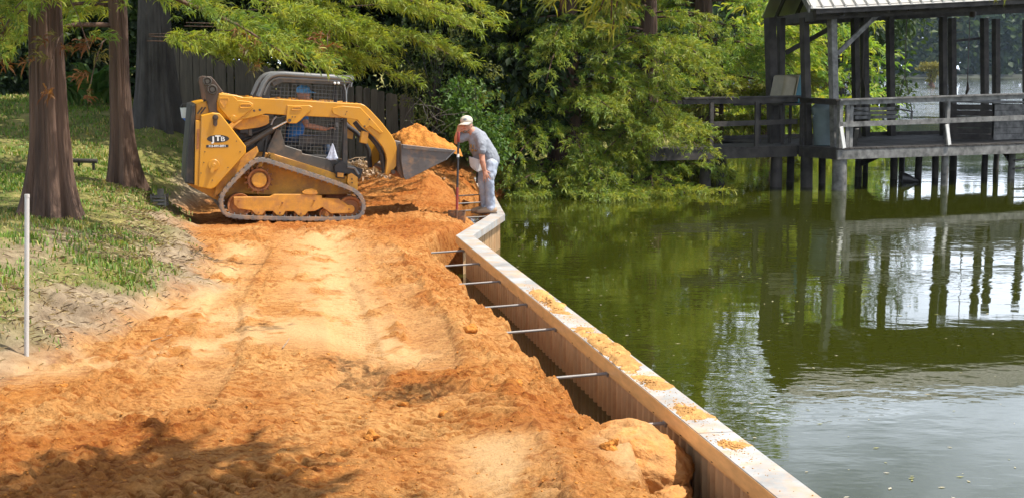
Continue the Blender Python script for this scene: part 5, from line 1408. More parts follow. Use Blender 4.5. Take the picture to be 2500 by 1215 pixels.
# --- woods on the far shore
def far_wood():
    Lv = Leaves(); n = 620
    xs = rng.uniform(-60, 420, n)
    for x in xs:
        y = 470 + 0.30 * (x - 140) + 20 * math.sin(x / 70) + 8 + 60 * rng.random() ** 1.5
        h = rng.uniform(29, 43); r = rng.uniform(4.5, 7.5)
        c = np.array((x, y, h * 0.5)); m_ = 150
        d = unit(rng.normal(0, 1, (m_, 3))); P = c + d * np.array((r, r, h * 0.48)) * rng.uniform(0.7, 1.05, (m_, 1))
        P[:, 2] = np.maximum(P[:, 2], 0.8)
        tint = np.array([(0.03, 0.06, 0.022), (0.045, 0.08, 0.025), (0.07, 0.10, 0.03), (0.10, 0.12, 0.03)])[rng.choice(4, p=(0.4, 0.35, 0.18, 0.07))]
        Lv.add(P, d, np.tile(tint, (m_, 1)), rng.uniform(1.4, 2.9, m_))
    o = link('distant_woods', broad_mesh('distant_woods', Lv, None, 0.9, 0.2))
    tag(o, 'blue green woods along the far shore of the lake', 'woods', kind='stuff')
far_wood()
fc_ = at(2273, 213, z=0.0)
lone = root('lone_cypress', (fc_[0], fc_[1], -0.2), 'small flat topped cypress standing alone out in the lake', 'tree')
V, F = trunk_grid((0, 0, 0), 3.4, 0.22, 0.08, 0.45, 0.7, 5, 3, n=20, m=16)
link('trunk', np_mesh('trunk', V, [F], M['bark'], smooth=True), lone)
Lv = Leaves()
for c, r, n in (((0, 0, 3.6), (1.7, 1.2, 0.45), 240), ((-0.5, 0, 3.1), (2.0, 1.2, 0.3), 200), ((0.2, 0, 2.2), (1.0, 0.8, 0.5), 120), ((0, 0, 1.3), (0.8, 0.6, 0.4), 60)):
    P = np.array(c) + unit(rng.normal(0, 1, (n, 3))) * np.array(r) * rng.random((n, 1)) ** 0.4
    Lv.add(P, unit(rng.normal(0, 1, (n, 3))), np.tile(np.array((0.22, 0.20, 0.035)), (n, 1)), rng.uniform(0.25, 0.5, n))
link('crown', spray_mesh('crown', Lv, 4, 0.2), lone)
# --- grass on the bank
n = 140000
gyv = 8.6 + 24 * rng.random(n) ** 1.35; gxv = -3.0 - (1.2 + 0.36 * gyv) * rng.random(n)
zz, s_, b_, so_, pa_, ro_ = H(gxv, gyv)
lw = sstep(0.3, 0.85, b_ + 0.7 * fbm(gxv * 1.1, gyv * 1.1, 3, 200)) * (1 - 0.85 * np.exp(-((b_ - 1.55 - 0.4 * vnoise(gxv, gyv, 8)) / 0.4) ** 2) * (gyv < 16) * (gyv > 11.5))
clump = sstep(-0.25, 0.2, fbm(gxv * 1.5, gyv * 1.5, 3, 230))
dens = lw * (0.25 + 0.75 * clump)
keep = rng.random(n) < dens
gxv, gyv, zz, cl = gxv[keep], gyv[keep], zz[keep], clump[keep]
m = len(gxv); hgt = (0.025 + 0.05 * rng.random(m)) * (0.6 + 0.7 * cl) * np.where(gyv < 15, 1.25, 0.9); wd = 0.0028 + 0.00032 * gyv
a = rng.uniform(0, 2 * np.pi, m); ln = rng.uniform(0.2, 0.9, m)
base = np.stack([gxv, gyv, zz - 0.005], 1); sd = np.stack([np.cos(a), np.sin(a), 0 * a], 1) * wd[:, None]
ld = np.stack([-np.sin(a), np.cos(a), 0 * a], 1) * (hgt * ln)[:, None]
midp = base + ld * 0.35 + np.array((0, 0, 1)) * (hgt * 0.65)[:, None]; tipp = base + ld + np.array((0, 0, 1)) * (hgt * (1.05 - 0.35 * ln))[:, None]
Vg = np.stack([base - sd, base + sd, midp + sd * 0.8, midp - sd * 0.8, tipp], 1).reshape(-1, 3)
gc = np.array([(0.13, 0.23, 0.03), (0.18, 0.26, 0.04), (0.36, 0.31, 0.11), (0.10, 0.19, 0.028)])
straw = sstep(0.0, 0.35, fbm(gxv * 0.7 + 3, gyv * 0.5, 3, 240))
ci = np.where(rng.random(m) < 0.10 + 0.32 * straw, 2, rng.choice([0, 1, 3], m))
colg = np.repeat(gc[ci] * rng.uniform(0.7, 1.3, (m, 1)), 5, 0)
bI = 5 * np.arange(m)[:, None]
o = link('grass', np_mesh('grass', Vg, [bI + np.array([[0, 1, 2, 3]]), bI + np.array([[3, 2, 4]])], M['grass'], colg))
tag(o, 'patchy green lawn grass on the left bank', 'grass', kind='stuff')

# dry litter, straw and root threads on the bare bank
n = 9000
lyv = 8.8 + 12.5 * rng.random(n); lxv = np.interp(lyv, toe_y, toe_x) - rng.normal(0.75, 0.55, n)
zz, s_, b_, so_, pa_, ro_ = H(lxv, lyv)
keep = (b_ > 0.0) & (rng.random(n) < np.exp(-((b_ - 0.7) / 0.8) ** 2) * (0.3 + sstep(-0.1, 0.25, fbm(lxv * 2, lyv * 2, 3, 260))))
lxv, lyv, zz = lxv[keep], lyv[keep], zz[keep]; m = len(lxv)
a = rng.uniform(0, 2 * np.pi, m); L_ = rng.uniform(0.03, 0.13, m); d = np.stack([np.cos(a), np.sin(a), rng.uniform(-0.1, 0.45, m)], 1) * L_[:, None]
sd = np.stack([-np.sin(a), np.cos(a), 0 * a], 1) * (0.0025 + 0.002 * rng.random(m))[:, None]
base = np.stack([lxv, lyv, zz + 0.006], 1)
Vg = np.stack([base - sd, base + sd, base + d * 0.6 + np.array((0, 0, 0.012)), base + d], 1).reshape(-1, 3)
cc = pick(np.array([(0.36, 0.27, 0.15), (0.24, 0.165, 0.09), (0.12, 0.08, 0.05), (0.45, 0.36, 0.22)]), m)
bI = 4 * np.arange(m)[:, None]
o = link('dry_litter', np_mesh('dry_litter', Vg, [bI + np.array([[0, 1, 2]]), bI + np.array([[1, 3, 2]])], M['deadleaf'], np.repeat(cc, 4, 0)))
tag(o, 'dry straw and root threads littering the bare bank', 'litter', kind='stuff')
# ------------------------------------------------------------------ boathouse on its pier
BA = math.radians(27)
E1 = np.array((math.cos(BA), math.sin(BA))); E2 = np.array((-math.sin(BA), math.cos(BA)))
BC = np.array((7.05, 31.9)); DZ = 0.93
boat = root('boathouse', (BC[0], BC[1], 0.0), 'weathered open boathouse with a white metal roof standing on piles in the lake', 'boathouse')
def bh(u, v, z): q = BC + E1 * u + E2 * v; return np.array((q[0], q[1], z))
def bu(px, v):
    """u coordinate on row v that the photograph shows at column px"""
    k = (px - 1250) / FPX * 1.0
    q = BC + E2 * v
    return (k * q[1] - q[0]) / (E1[0] - k * E1[1])
def bpart(mb, name, mat, parent=None, smooth=False, label=None): return mb.build(name, mat, parent or boat, smooth, 'auto', label)
UP = (0, 0, 1)
def bbeam(a, b, w, h, name, mat, parent=None, up=UP):
    return bpart(MB().beam(bh(*a), bh(*b), w, h, up), name, mat, parent)
PD = 4.35; UR = 8.6
# deck boards laid across, and the walkway to the shore
k = 0; u = -0.02
while u < UR:
    w = 0.138 + 0.006 * rng.random(); dz = rng.normal(0, 0.002)
    bbeam((u + w / 2, -0.03, DZ - 0.02 + dz), (u + w / 2, PD, DZ - 0.02 + dz), w, 0.038, 'deck_board', M['wood_pier']); u += w + 0.012
u = -4.05
while u < -0.16:
    w = 0.138 + 0.006 * rng.random(); dz = rng.normal(0, 0.002)
    bbeam((u + w / 2, 1.32, DZ - 0.02 + dz), (u + w / 2, 2.75, DZ - 0.02 + dz), w, 0.038, 'deck_board', M['wood_pier']); u += w + 0.012
# rim joists
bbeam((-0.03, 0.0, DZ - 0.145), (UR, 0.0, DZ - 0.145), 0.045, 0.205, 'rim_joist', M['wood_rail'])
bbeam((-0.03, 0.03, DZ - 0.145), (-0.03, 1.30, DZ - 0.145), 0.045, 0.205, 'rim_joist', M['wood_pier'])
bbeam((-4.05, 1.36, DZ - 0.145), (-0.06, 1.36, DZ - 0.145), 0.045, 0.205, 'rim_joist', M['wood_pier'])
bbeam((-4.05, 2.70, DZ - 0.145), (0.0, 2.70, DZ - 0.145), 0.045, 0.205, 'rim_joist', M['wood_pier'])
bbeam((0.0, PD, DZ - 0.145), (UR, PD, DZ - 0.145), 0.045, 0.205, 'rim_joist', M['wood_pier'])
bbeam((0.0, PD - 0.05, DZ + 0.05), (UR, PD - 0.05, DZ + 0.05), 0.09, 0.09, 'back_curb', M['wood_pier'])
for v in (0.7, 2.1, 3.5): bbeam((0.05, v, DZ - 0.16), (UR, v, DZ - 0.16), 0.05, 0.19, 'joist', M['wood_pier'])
# piles: the lighter timber stands in for sun on the lit ones
def pile(px, v, r, mat='wood_pier', top=DZ - 0.05, lean=0.0, n=14):
    u = bu(px, v); a = bh(u, v, -1.2); b = bh(u + lean, v, top)
    zs = np.linspace(0, 1, 7)
    mb = MB().tube([a + (b - a) * t + np.array((0.006 * math.sin(9 * t + px), 0, 0)) for t in zs], [r * (1.06 - 0.1 * t + 0.03 * math.sin(5 * t + px)) for t in zs], n)
    return auto_smooth(bpart(mb, 'pile', M[mat]))
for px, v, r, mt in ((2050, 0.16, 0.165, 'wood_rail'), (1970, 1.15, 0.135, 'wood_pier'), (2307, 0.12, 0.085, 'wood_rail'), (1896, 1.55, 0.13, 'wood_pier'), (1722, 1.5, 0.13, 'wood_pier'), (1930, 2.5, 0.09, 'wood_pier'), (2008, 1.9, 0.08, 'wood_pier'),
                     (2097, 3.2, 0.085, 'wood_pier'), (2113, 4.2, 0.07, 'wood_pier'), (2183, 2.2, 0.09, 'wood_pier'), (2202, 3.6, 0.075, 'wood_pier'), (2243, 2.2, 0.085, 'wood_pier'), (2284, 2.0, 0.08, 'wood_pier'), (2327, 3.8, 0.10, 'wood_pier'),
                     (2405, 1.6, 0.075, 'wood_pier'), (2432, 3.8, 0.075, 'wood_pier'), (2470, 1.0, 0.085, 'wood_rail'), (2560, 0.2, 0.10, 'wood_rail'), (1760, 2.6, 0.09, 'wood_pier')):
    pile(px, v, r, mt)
# roof posts: lighter timber on the corner post paints its sunlight
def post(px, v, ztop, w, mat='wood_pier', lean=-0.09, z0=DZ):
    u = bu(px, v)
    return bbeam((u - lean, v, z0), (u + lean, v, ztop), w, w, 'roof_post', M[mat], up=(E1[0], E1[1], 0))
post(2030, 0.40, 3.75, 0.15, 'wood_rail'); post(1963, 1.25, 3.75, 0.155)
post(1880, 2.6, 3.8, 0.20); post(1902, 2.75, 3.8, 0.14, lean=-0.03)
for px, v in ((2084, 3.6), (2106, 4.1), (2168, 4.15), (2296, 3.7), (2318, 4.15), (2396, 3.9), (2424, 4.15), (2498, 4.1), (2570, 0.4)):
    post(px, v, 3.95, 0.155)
# roof: eave beams, rafters, metal sheets with standing ribs
EZ0, EZ1 = 3.90, 4.24           # the old roof sags towards the land end
def ez(u): return EZ0 + (EZ1 - EZ0) * max(-0.7, u) / 6.0
SL = 0.46
SK = 0.5
def bhr(u, v, z): return bh(u + SK * v, v, z)          # the roof is skewed in plan
def rbeam(a, b, w, h, name, mat): return bpart(MB().beam(bhr(*a), bhr(*b), w, h), name, mat)
rbeam((-0.65, 0.25, ez(-0.65) - 0.08), (UR, 0.25, ez(UR) - 0.08), 0.09, 0.24, 'eave_beam', M['wood_pier'])
rbeam((-0.65, PD - 0.2, ez(-0.65) - 0.08), (UR, PD - 0.2, ez(UR) - 0.08), 0.09, 0.24, 'eave_beam', M['wood_pier'])
rbeam((-0.6, 0.3, ez(-0.6) - 0.1), (-0.6, PD - 0.2, ez(-0.6) - 0.1), 0.09, 0.22, 'end_beam', M['wood_pier'])
for u in np.arange(-0.6, UR, 0.6):
    vm = PD / 2
    rbeam((u, -0.25, ez(u) + 0.02 - 0.1), (u, vm, ez(u) + SL * (vm + 0.25) - 0.08), 0.045, 0.13, 'rafter', M['wood_pier'])
    rbeam((u, vm + 0.02, ez(u) + SL * (vm + 0.25) - 0.08), (u, PD + 0.3, ez(u) + 0.02 - 0.1), 0.045, 0.13, 'rafter', M['wood_pier'])
rbeam((-0.8, -0.33, ez(-0.8) - 0.02), (UR, -0.33, ez(UR) - 0.02), 0.03, 0.15, 'fascia_board', M['wood_pier'])
pw = 0.30; u = -0.95
while u < UR:
    for sgn in (0, 1):
        vm = PD / 2
        def zr(uu, v): return ez(uu) + SL * (min(v, PD - v) + 0.38) + 0.03
        va, vb = (-0.40, vm) if sgn == 0 else (PD + 0.4, vm)
        Vs = []
        for v in (va, vb):
            for du, dz in ((0, 0), (0.02, 0.055), (0.045, 0.055), (0.065, 0), (pw * 0.999, 0)):
                p_ = bhr(u + du, v, zr(u + du, v) + dz); Vs.append(p_)
        for v in (va, vb):
            for du in (0, pw * 0.999): Vs.append(bhr(u + du, v, zr(u + du, v) - 0.012))
        F = [(i, i + 1, 6 + i, 5 + i) for i in range(4)] + [(10, 12, 13, 11), (0, 10, 11, 4, 3, 2, 1), (5, 6, 7, 8, 9, 13, 12), (0, 5, 12, 10), (4, 11, 13, 9)]
        mb = MB(); mb.add(Vs, F); bpart(mb, 'roof_panel', M['metal_roof'])
    u += pw
bpart(MB().beam(bhr(-0.97, PD / 2, ez(-0.8) + SL * (PD / 2 + 0.38) + 0.05), bhr(UR, PD / 2, ez(UR) + SL * (PD / 2 + 0.38) + 0.05), 0.30, 0.03), 'ridge_cap', M['metal_roof'])
# barge board at the left gable
rbeam((-0.985, -0.42, ez(-0.8) + 0.0), (-0.985, PD / 2, ez(-0.8) + SL * (PD / 2 + 0.4)), 0.03, 0.16, 'barge_board', M['wood_rail'])
# knee braces
u0 = bu(2030, 0.40)
bbeam((u0 + 0.05, 0.36, 2.95), (u0 + 1.15, 0.30, 3.86), 0.05, 0.10, 'knee_brace', M['wood_rail'])
u1 = bu(1905, 2.6)
bbeam((u1 + 0.02, 2.5, 3.0), (u1 + 0.55, 1.35, 3.62), 0.05, 0.10, 'knee_brace', M['wood_pier'])
bbeam((bu(2318, 4.1), 4.1, 3.35), (bu(2396, 4.0), 4.0, 3.45), 0.06, 0.06, 'cross_tie', M['wood_pier'])
# railings
RT = DZ + 1.0
def rail(a, b, z0, z1, h, name='rail', mat='wood_rail', w=0.04): return bbeam((a[0], a[1], z0), (b[0], b[1], z1), w, h, name, M[mat])
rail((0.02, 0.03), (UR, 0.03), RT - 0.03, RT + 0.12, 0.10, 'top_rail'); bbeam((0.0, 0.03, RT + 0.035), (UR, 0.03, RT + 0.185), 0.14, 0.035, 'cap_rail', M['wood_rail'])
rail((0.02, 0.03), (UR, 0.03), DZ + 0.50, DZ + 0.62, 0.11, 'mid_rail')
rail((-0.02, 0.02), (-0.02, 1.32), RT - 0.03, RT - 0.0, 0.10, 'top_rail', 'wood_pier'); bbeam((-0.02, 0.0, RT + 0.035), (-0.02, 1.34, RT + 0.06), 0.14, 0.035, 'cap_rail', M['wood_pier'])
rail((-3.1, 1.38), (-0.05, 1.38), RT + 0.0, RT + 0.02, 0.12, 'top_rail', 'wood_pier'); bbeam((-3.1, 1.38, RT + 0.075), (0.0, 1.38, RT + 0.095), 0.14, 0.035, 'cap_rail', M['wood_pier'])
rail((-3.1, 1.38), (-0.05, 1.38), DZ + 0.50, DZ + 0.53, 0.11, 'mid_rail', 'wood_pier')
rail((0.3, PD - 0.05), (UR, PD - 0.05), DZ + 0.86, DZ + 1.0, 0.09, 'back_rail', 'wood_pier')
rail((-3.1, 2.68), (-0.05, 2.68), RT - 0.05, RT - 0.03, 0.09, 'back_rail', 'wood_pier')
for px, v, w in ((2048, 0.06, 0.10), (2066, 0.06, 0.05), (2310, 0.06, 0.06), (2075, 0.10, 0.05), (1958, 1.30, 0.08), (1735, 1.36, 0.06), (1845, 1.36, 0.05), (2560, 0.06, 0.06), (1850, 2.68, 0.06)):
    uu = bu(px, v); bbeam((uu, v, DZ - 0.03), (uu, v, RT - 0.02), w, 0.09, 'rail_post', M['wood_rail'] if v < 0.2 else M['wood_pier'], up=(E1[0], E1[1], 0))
for px in (2054, 2311):
    uu = bu(px, -0.05); bbeam((uu - 0.03, -0.05, DZ + 0.46), (uu + 0.06, -0.06, DZ - 0.0), 0.085, 0.03, 'rail_brace', M['wood_white'], up=(E2[0], E2[1], 0))
uu = bu(2085, 0.25); bbeam((uu - 0.05, 0.12, DZ + 0.40), (uu + 0.22, 0.50, DZ), 0.09, 0.03, 'rail_brace', M['wood_rail'])
# sub-structure braces
bbeam((bu(2097, 3.2), 3.2, 0.3), (bu(2183, 2.2), 2.2, 0.75), 0.05, 0.14, 'pile_brace', M['wood_pier'])
bbeam((bu(2440, 1.2), 1.2, 0.80), (bu(2475, 1.1), 1.1, 0.30), 0.04, 0.10, 'pile_brace', M['wood_pier'])
for z in (0.25, 0.45, 0.65): bbeam((bu(2475, 0.9), 0.9, z), (bu(2525, 0.9), 0.9, z + 0.02), 0.06, 0.035, 'ladder_rung', M['wood_rail'])
# things on the pier
def thing_at(u, v, z): return bh(u, v, z)
uu = bu(2008, 1.0); p = bh(uu, 0.95, DZ)
br = root('rubbish_barrel', p, 'blue grey plastic barrel with a lid standing inside the corner of the pier railing', 'barrel')
n_ = 28
mb = MB().tube([p + np.array((0, 0, z)) for z in (0.0, 0.02, 0.05, 0.70, 0.73, 0.80)], [0.20, 0.225, 0.23, 0.285, 0.30, 0.30], n_); auto_smooth(mb.build('body', M['barrel'], br))
mb = MB().tube([p + np.array((0, 0, z)) for z in (0.80, 0.83, 0.90, 0.97, 1.0)], [0.31, 0.31, 0.27, 0.17, 0.05], n_); auto_smooth(mb.build('lid', M['barrel'], br))
mb = MB().tube([p + np.array((-0.27 * E1[0], -0.27 * E1[1], 0.70)), p + np.array((-0.33 * E1[0], -0.33 * E1[1], 0.66)), p + np.array((-0.27 * E1[0], -0.27 * E1[1], 0.60))], 0.014, 8); mb.build('handle', M['barrel'], br, True)
uu = bu(1918, 2.1); p = bh(uu, 2.1, DZ + 0.93)
tub = root('storage_tub', p, 'tilted buff tub standing on its side with a teal lid, above the pier rail', 'tub')
Rm_ = Matrix.Rotation(BA, 3, 'Z') @ Matrix.Rotation(0.22, 3, 'Y')
def tubbox(c, d, name, mat, bev):
    mb = MB().box(p + np.array(Rm_ @ Vector(c)), d, Rm_); o = mb.build(name, mat, tub); md = o.modifiers.new('b', 'BEVEL'); md.width = bev; md.segments = 3; return o
tubbox((-0.18, 0, 0.30), (0.34, 0.5, 0.56), 'tub_body', M['tub'], 0.06); tubbox((0.12, 0, 0.34), (0.24, 0.52, 0.64), 'tub_lid', M['teal'], 0.03)
tubbox((-0.02, 0, 0.33), (0.035, 0.56, 0.62), 'tub_rim', M['tub'], 0.012)
st = root('stand', bh(uu, 2.1, DZ), 'plain grey timber stand carrying the tilted tub', 'stand')
mb = MB(); mb.box(bh(uu, 2.1, DZ + 0.90), (0.62, 0.5, 0.05), Matrix.Rotation(BA, 3, 'Z')); mb.build('stand_top', M['wood_pier'], st)
for a, b in ((-0.26, -0.2), (0.26, -0.2), (-0.26, 0.2), (0.26, 0.2)):
    MB().beam(bh(uu + a, 2.1 + b, DZ), bh(uu + a, 2.1 + b, DZ + 0.88), 0.06, 0.06, (1, 0, 0)).build('leg', M['wood_pier'], st)
# porch swing on chains
us0, us1 = bu(2118, 3.0), bu(2215, 3.0)
sw = root('porch_swing', bh((us0 + us1) / 2, 3.0, DZ), 'slatted porch swing hanging on chains behind the front railing', 'swing')
for k in range(5): MB().beam(bh(us0 - 0.2, 2.75 + 0.11 * k, DZ + 0.44 - 0.01 * k), bh(us1 - 0.1, 2.75 + 0.11 * k, DZ + 0.44 - 0.01 * k), 0.09, 0.022).build('seat_slat', M['wood_rail'], sw)
for k in range(3): MB().beam(bh(us0 - 0.2, 3.28 + 0.035 * k, DZ + 0.52 + 0.1 * k), bh(us1 - 0.1, 3.28 + 0.035 * k, DZ + 0.52 + 0.1 * k), 0.022, 0.08).build('back_slat', M['wood_rail'], sw)
for us in (us0 - 0.18, us1 - 0.12):
    MB().beam(bh(us, 2.72, DZ + 0.66), bh(us, 3.34, DZ + 0.72), 0.06, 0.03).build('arm_rest', M['wood_rail'], sw)
    MB().beam(bh(us, 2.76, DZ + 0.42), bh(us, 2.76, DZ + 0.66), 0.05, 0.04, (1, 0, 0)).build('arm_post', M['wood_rail'], sw)
    apex = bh(us, 3.05, DZ + 1.55); topz = bh(us, 3.05, ez(us) + 0.6)
    MB().tube([apex, topz], 0.012, 6).build('chain', M['bolt'], sw)
    MB().tube([bh(us, 2.75, DZ + 0.66), apex], 0.010, 6).build('chain', M['bolt'], sw)
    MB().tube([bh(us, 3.36, DZ + 0.72), apex], 0.010, 6).build('chain', M['bolt'], sw)
# hanging hook chain further right
uu = bu(2355, 3.0); hg = bh(uu, 3.0, 0)
hk = root('hanging_chain', (hg[0], hg[1], DZ + 1.05), 'dark hanging chain with a hook between the right posts of the boathouse', 'chain')
MB().tube([(hg[0], hg[1], DZ + 1.35), (hg[0], hg[1], ez(uu) + 0.6)], 0.012, 6).build('chain_links', M['bolt'], hk)
MB().tube([(hg[0], hg[1], DZ + 1.36), (hg[0] + 0.02, hg[1], DZ + 1.2), (hg[0] - 0.03, hg[1], DZ + 1.05)], [0.02, 0.045, 0.02], 8).build('hook', M['bolt'], hk, True)
MB().ellipsoid((hg[0] + 0.07, hg[1], ez(uu) - 0.25), (0.09, 0.07, 0.11), 10, 8).build('pulley', M['bolt'], hk, True)
# plank chest at the right
c0, c1 = bu(2352, 1.2), bu(2492, 1.2)
ch = root('plank_chest', bh((c0 + c1) / 2, 1.4, DZ), 'big boarded chest standing behind the front railing at the right edge', 'chest')
cm = (c0 * 0.55 + c1 * 0.45)
for k in range(6):
    z = DZ + 0.075 + 0.142 * k
    bb = MB().beam(bh(cm + 0.05, 1.15, z), bh(c1, 1.15, z), 0.03, 0.134); bb.build('plank', M['wood_rail'], ch)
    MB().beam(bh(cm, 1.16, z), bh(cm - 0.75, 2.0, z), 0.03, 0.134).build('plank', M['wood_pier'], ch)
    MB().beam(bh(c1, 1.17, z), bh(c1 - 0.2, 2.0, z), 0.03, 0.134).build('plank', M['wood_pier'], ch)
mb = MB(); mb.add([bh(cm - 0.05, 1.1, DZ + 0.88), bh(c1 + 0.05, 1.1, DZ + 0.88), bh(c1 - 0.2, 2.05, DZ + 0.9), bh(cm - 0.8, 2.05, DZ + 0.9), bh(cm - 0.05, 1.1, DZ + 0.92), bh(c1 + 0.05, 1.1, DZ + 0.92), bh(c1 - 0.2, 2.05, DZ + 0.94), bh(cm - 0.8, 2.05, DZ + 0.94)], [(0, 3, 2, 1), (4, 5, 6, 7), (0, 1, 5, 4), (1, 2, 6, 5), (2, 3, 7, 6), (3, 0, 4, 7)]); mb.build('lid', M['wood_rail'], ch)
# black float caught under the deck
p = at(2217, 437, Y=34.5)
fl = MB().tube([p + np.array((-0.20, 0, 0.0)), p + np.array((-0.17, 0, 0.02)), p + np.array((0, 0, 0.0)), p + np.array((0.24, 0, -0.05))], [0.06, 0.16, 0.11, 0.015], 14)
tag(auto_smooth(fl.build('black_float', M['shaft'])), 'black cone shaped float hung between the piles under the deck', 'float')
fl = MB().tube([p + np.array((-0.1, 0, 0.1)), p + np.array((-0.1, 0, DZ - 0.2 - p[2]))], 0.012, 6)
o = fl.build('float_line', M['shaft']); tag(o, 'dark line tying the black float to the underside of the deck', 'line')

# ------------------------------------------------------------------ fence behind the loader
fa, fb = at(425, 300, Y=29.3), at(1012, 342, Y=28.0)
A_, B_ = np.array((fa[0], 29.3)), np.array((fb[0], 28.0))
fence = root('picket_fence', (fa[0], 29.3, 0.0), 'tall upright board fence running behind the loader', 'fence')
Lf = np.linalg.norm(B_ - A_); vf = (B_ - A_) / Lf; nfp = int(Lf / 0.146)
def fz(t):   # foot and top of the fence along its run: it steps down towards the lake
    return 1.55 - 0.95 * t, at(0, 118 + (240 - 118) * t ** 1.15, Y=29.3 - 1.3 * t)[2]
for k in range(nfp):
    t = (k + 0.5) / nfp; q = A_ + vf * Lf * t; z0, z1 = fz(t); z1 += rng.normal(0, 0.012)
    mb = MB(); hw = 0.068; th = 0.018; dn = np.array((vf[1], -vf[0])) * (th if True else 0)
    pts = [(-hw, z0), (hw, z0), (hw, z1 - 0.03), (hw - 0.03, z1), (-hw + 0.03, z1), (-hw, z1 - 0.03)]
    tw = rng.normal(0, 0.012); jl = rng.normal(0, 0.004)
    mb.prism(pts, lambda a, z, w: (q[0] + vf[0] * (a + tw * (z - z0)) + dn[0] * (w + jl) / th, q[1] + vf[1] * (a + tw * (z - z0)) + dn[1] * (w + jl) / th, z), 0, th)
    mb.build('picket', M['wood_fence'], fence)
for f in (0.12, 0.85):
    a0, b0 = fz(0.0), fz(1.0)
    pa = (A_[0] - dn[0] * 2.2, A_[1] - dn[1] * 2.2, a0[0] + (a0[1] - a0[0]) * f); pb = (B_[0] - dn[0] * 2.2, B_[1] - dn[1] * 2.2, b0[0] + (b0[1] - b0[0]) * f)
    MB().beam(pa, pb, 0.04, 0.09).build('fence_rail', M['wood_fence'], fence)
for t in np.linspace(0.02, 0.98, 4):
    q = A_ + vf * Lf * t - dn * 5; z0, z1 = fz(t)
    MB().box((q[0], q[1], (z0 + z1) / 2 - 0.1), (0.09, 0.09, z1 - z0)).build('fence_post', M['wood_fence'], fence)

# ------------------------------------------------------------------ small things around the site
p = at(62, 850, z=0.60); pz = gz(p[0], p[1])
q = at(66, 476, Y=p[1] + 0.02)
pipe = root('pvc_pipe', (p[0], p[1], pz), 'upright white plastic pipe stuck in the bank at the left', 'pipe')
auto_smooth(MB().tube([(p[0], p[1], pz - 0.15), (q[0], q[1], q[2] - 0.004), (q[0], q[1], q[2])], [0.017, 0.017, 0.0165], 18, caps=True).build('tube', M['pvc'], pipe))
auto_smooth(MB().tube([(q[0], q[1], q[2] - 0.02), (q[0], q[1], q[2] + 0.004)], 0.0185, 18).build('rim', M['pvc'], pipe))
p = at(454, 272, Y=26.0)
bk_ = root('white_pail', p, 'white pail hooked on the fence side behind the loader', 'pail')
auto_smooth(MB().tube([p + np.array((0, 0, -0.12)), p + np.array((0, 0, -0.11)), p + np.array((0, 0, 0.05)), p + np.array((0, 0, 0.06))], [0.07, 0.08, 0.10, 0.105], 20).build('body', M['white'], bk_))
MB().tube([p + np.array((-0.10, 0, 0.05)), p + np.array((-0.06, 0, 0.13)), p + np.array((0.06, 0, 0.13)), p + np.array((0.10, 0, 0.05))], 0.006, 6).build('handle', M['wire'], bk_, True)
hp = [at(a, b, Y=26.2) for a, b in ((445, 285), (458, 300), (472, 315), (500, 335), (540, 340))]
tag(MB().tube(hp, 0.016, 8).build('blue_hose', M['blue'], None, True), 'blue hose dropping behind the back of the loader', 'hose')
# crate and litter at the foot of the slim cypress
p = at(388, 440, Y=20.6); cz = gz(p[0], 20.6)
cr_ = root('wire_crate', (p[0], 20.6, cz), 'small battered crate at the foot of the slim cypress', 'crate')
for dz in (0.02, 0.07, 0.12):
    for a, b in (((-0.1, -0.07), (0.1, -0.07)), ((-0.1, 0.07), (0.1, 0.07)), ((-0.1, -0.07), (-0.1, 0.07)), ((0.1, -0.07), (0.1, 0.07))):
        MB().beam((p[0] + a[0], 20.6 + a[1], cz + dz), (p[0] + b[0], 20.6 + b[1], cz + dz), 0.008, 0.026).build('crate_slat', M['wood_rail'], cr_)
for a in ((-0.1, -0.07), (0.1, -0.07), (0.1, 0.07), (-0.1, 0.07)):
    MB().box((p[0] + a[0], 20.6 + a[1], cz + 0.075), (0.02, 0.02, 0.17)).build('crate_post', M['wood_rail'], cr_)
MB().box((p[0] + 0.03, 20.55, cz + 0.18), (0.09, 0.012, 0.11), Matrix.Rotation(0.4, 3, 'Z')).build('card', M['wood_rail'], cr_)
# low log bench between the trunks
p = at(212, 398, Y=22.5); lz_ = gz(p[0], 22.5)
lb = root('log_bench', (p[0], 22.5, lz_), 'low dark log bench on the lawn between the cypress trunks', 'bench')
auto_smooth(MB().tube([(p[0] - 0.22, 22.5, lz_ + 0.13), (p[0] + 0.16, 22.5, lz_ + 0.12)], 0.034, 12).build('seat_log', M['bark_dark'], lb))
for a in (-0.12, 0.10): MB().tube([(p[0] + a, 22.5, lz_ - 0.05), (p[0] + a, 22.5, lz_ + 0.10)], 0.022, 8).build('leg', M['bark_dark'], lb)
# fallen sticks and roots on the bank
def stick(pts, r, lab, Yz=None):
    P = []
    for a, b in pts:
        q = at(a, b, z=GZ + 0.1)
        for _ in range(6):
            q = at(a, b, z=gz(q[0], q[1]) + r + 0.006)
        P.append(q)
    tag(MB().tube(P, np.linspace(r, r * 0.5, len(P)), 6).build('stick', M['stick'], None, True), lab, 'stick', 'fallen sticks on the bank')
stick([(300, 560), (335, 588), (370, 615)], 0.010, 'straight pale stick slanting across the grass edge of the bank')
stick([(420, 632), (470, 640), (515, 628)], 0.009, 'bent root lying across the grey soil near the track')
stick([(75, 715), (110, 770), (140, 800), (162, 825)], 0.008, 'curved thin root right of the white pipe on the bank')
stick([(0, 690), (25, 730), (60, 750)], 0.008, 'dark root at the very left edge of the bank')
stick([(488, 602), (490, 618), (512, 628)], 0.007, 'small forked twig standing at the end of the bent root')
stick([(690, 848), (700, 835), (706, 825)], 0.007, 'short dark twig lying alone on the orange soil')
stick([(370, 830), (400, 822), (420, 815)], 0.006, 'thin twig on the pale sand below the bank')
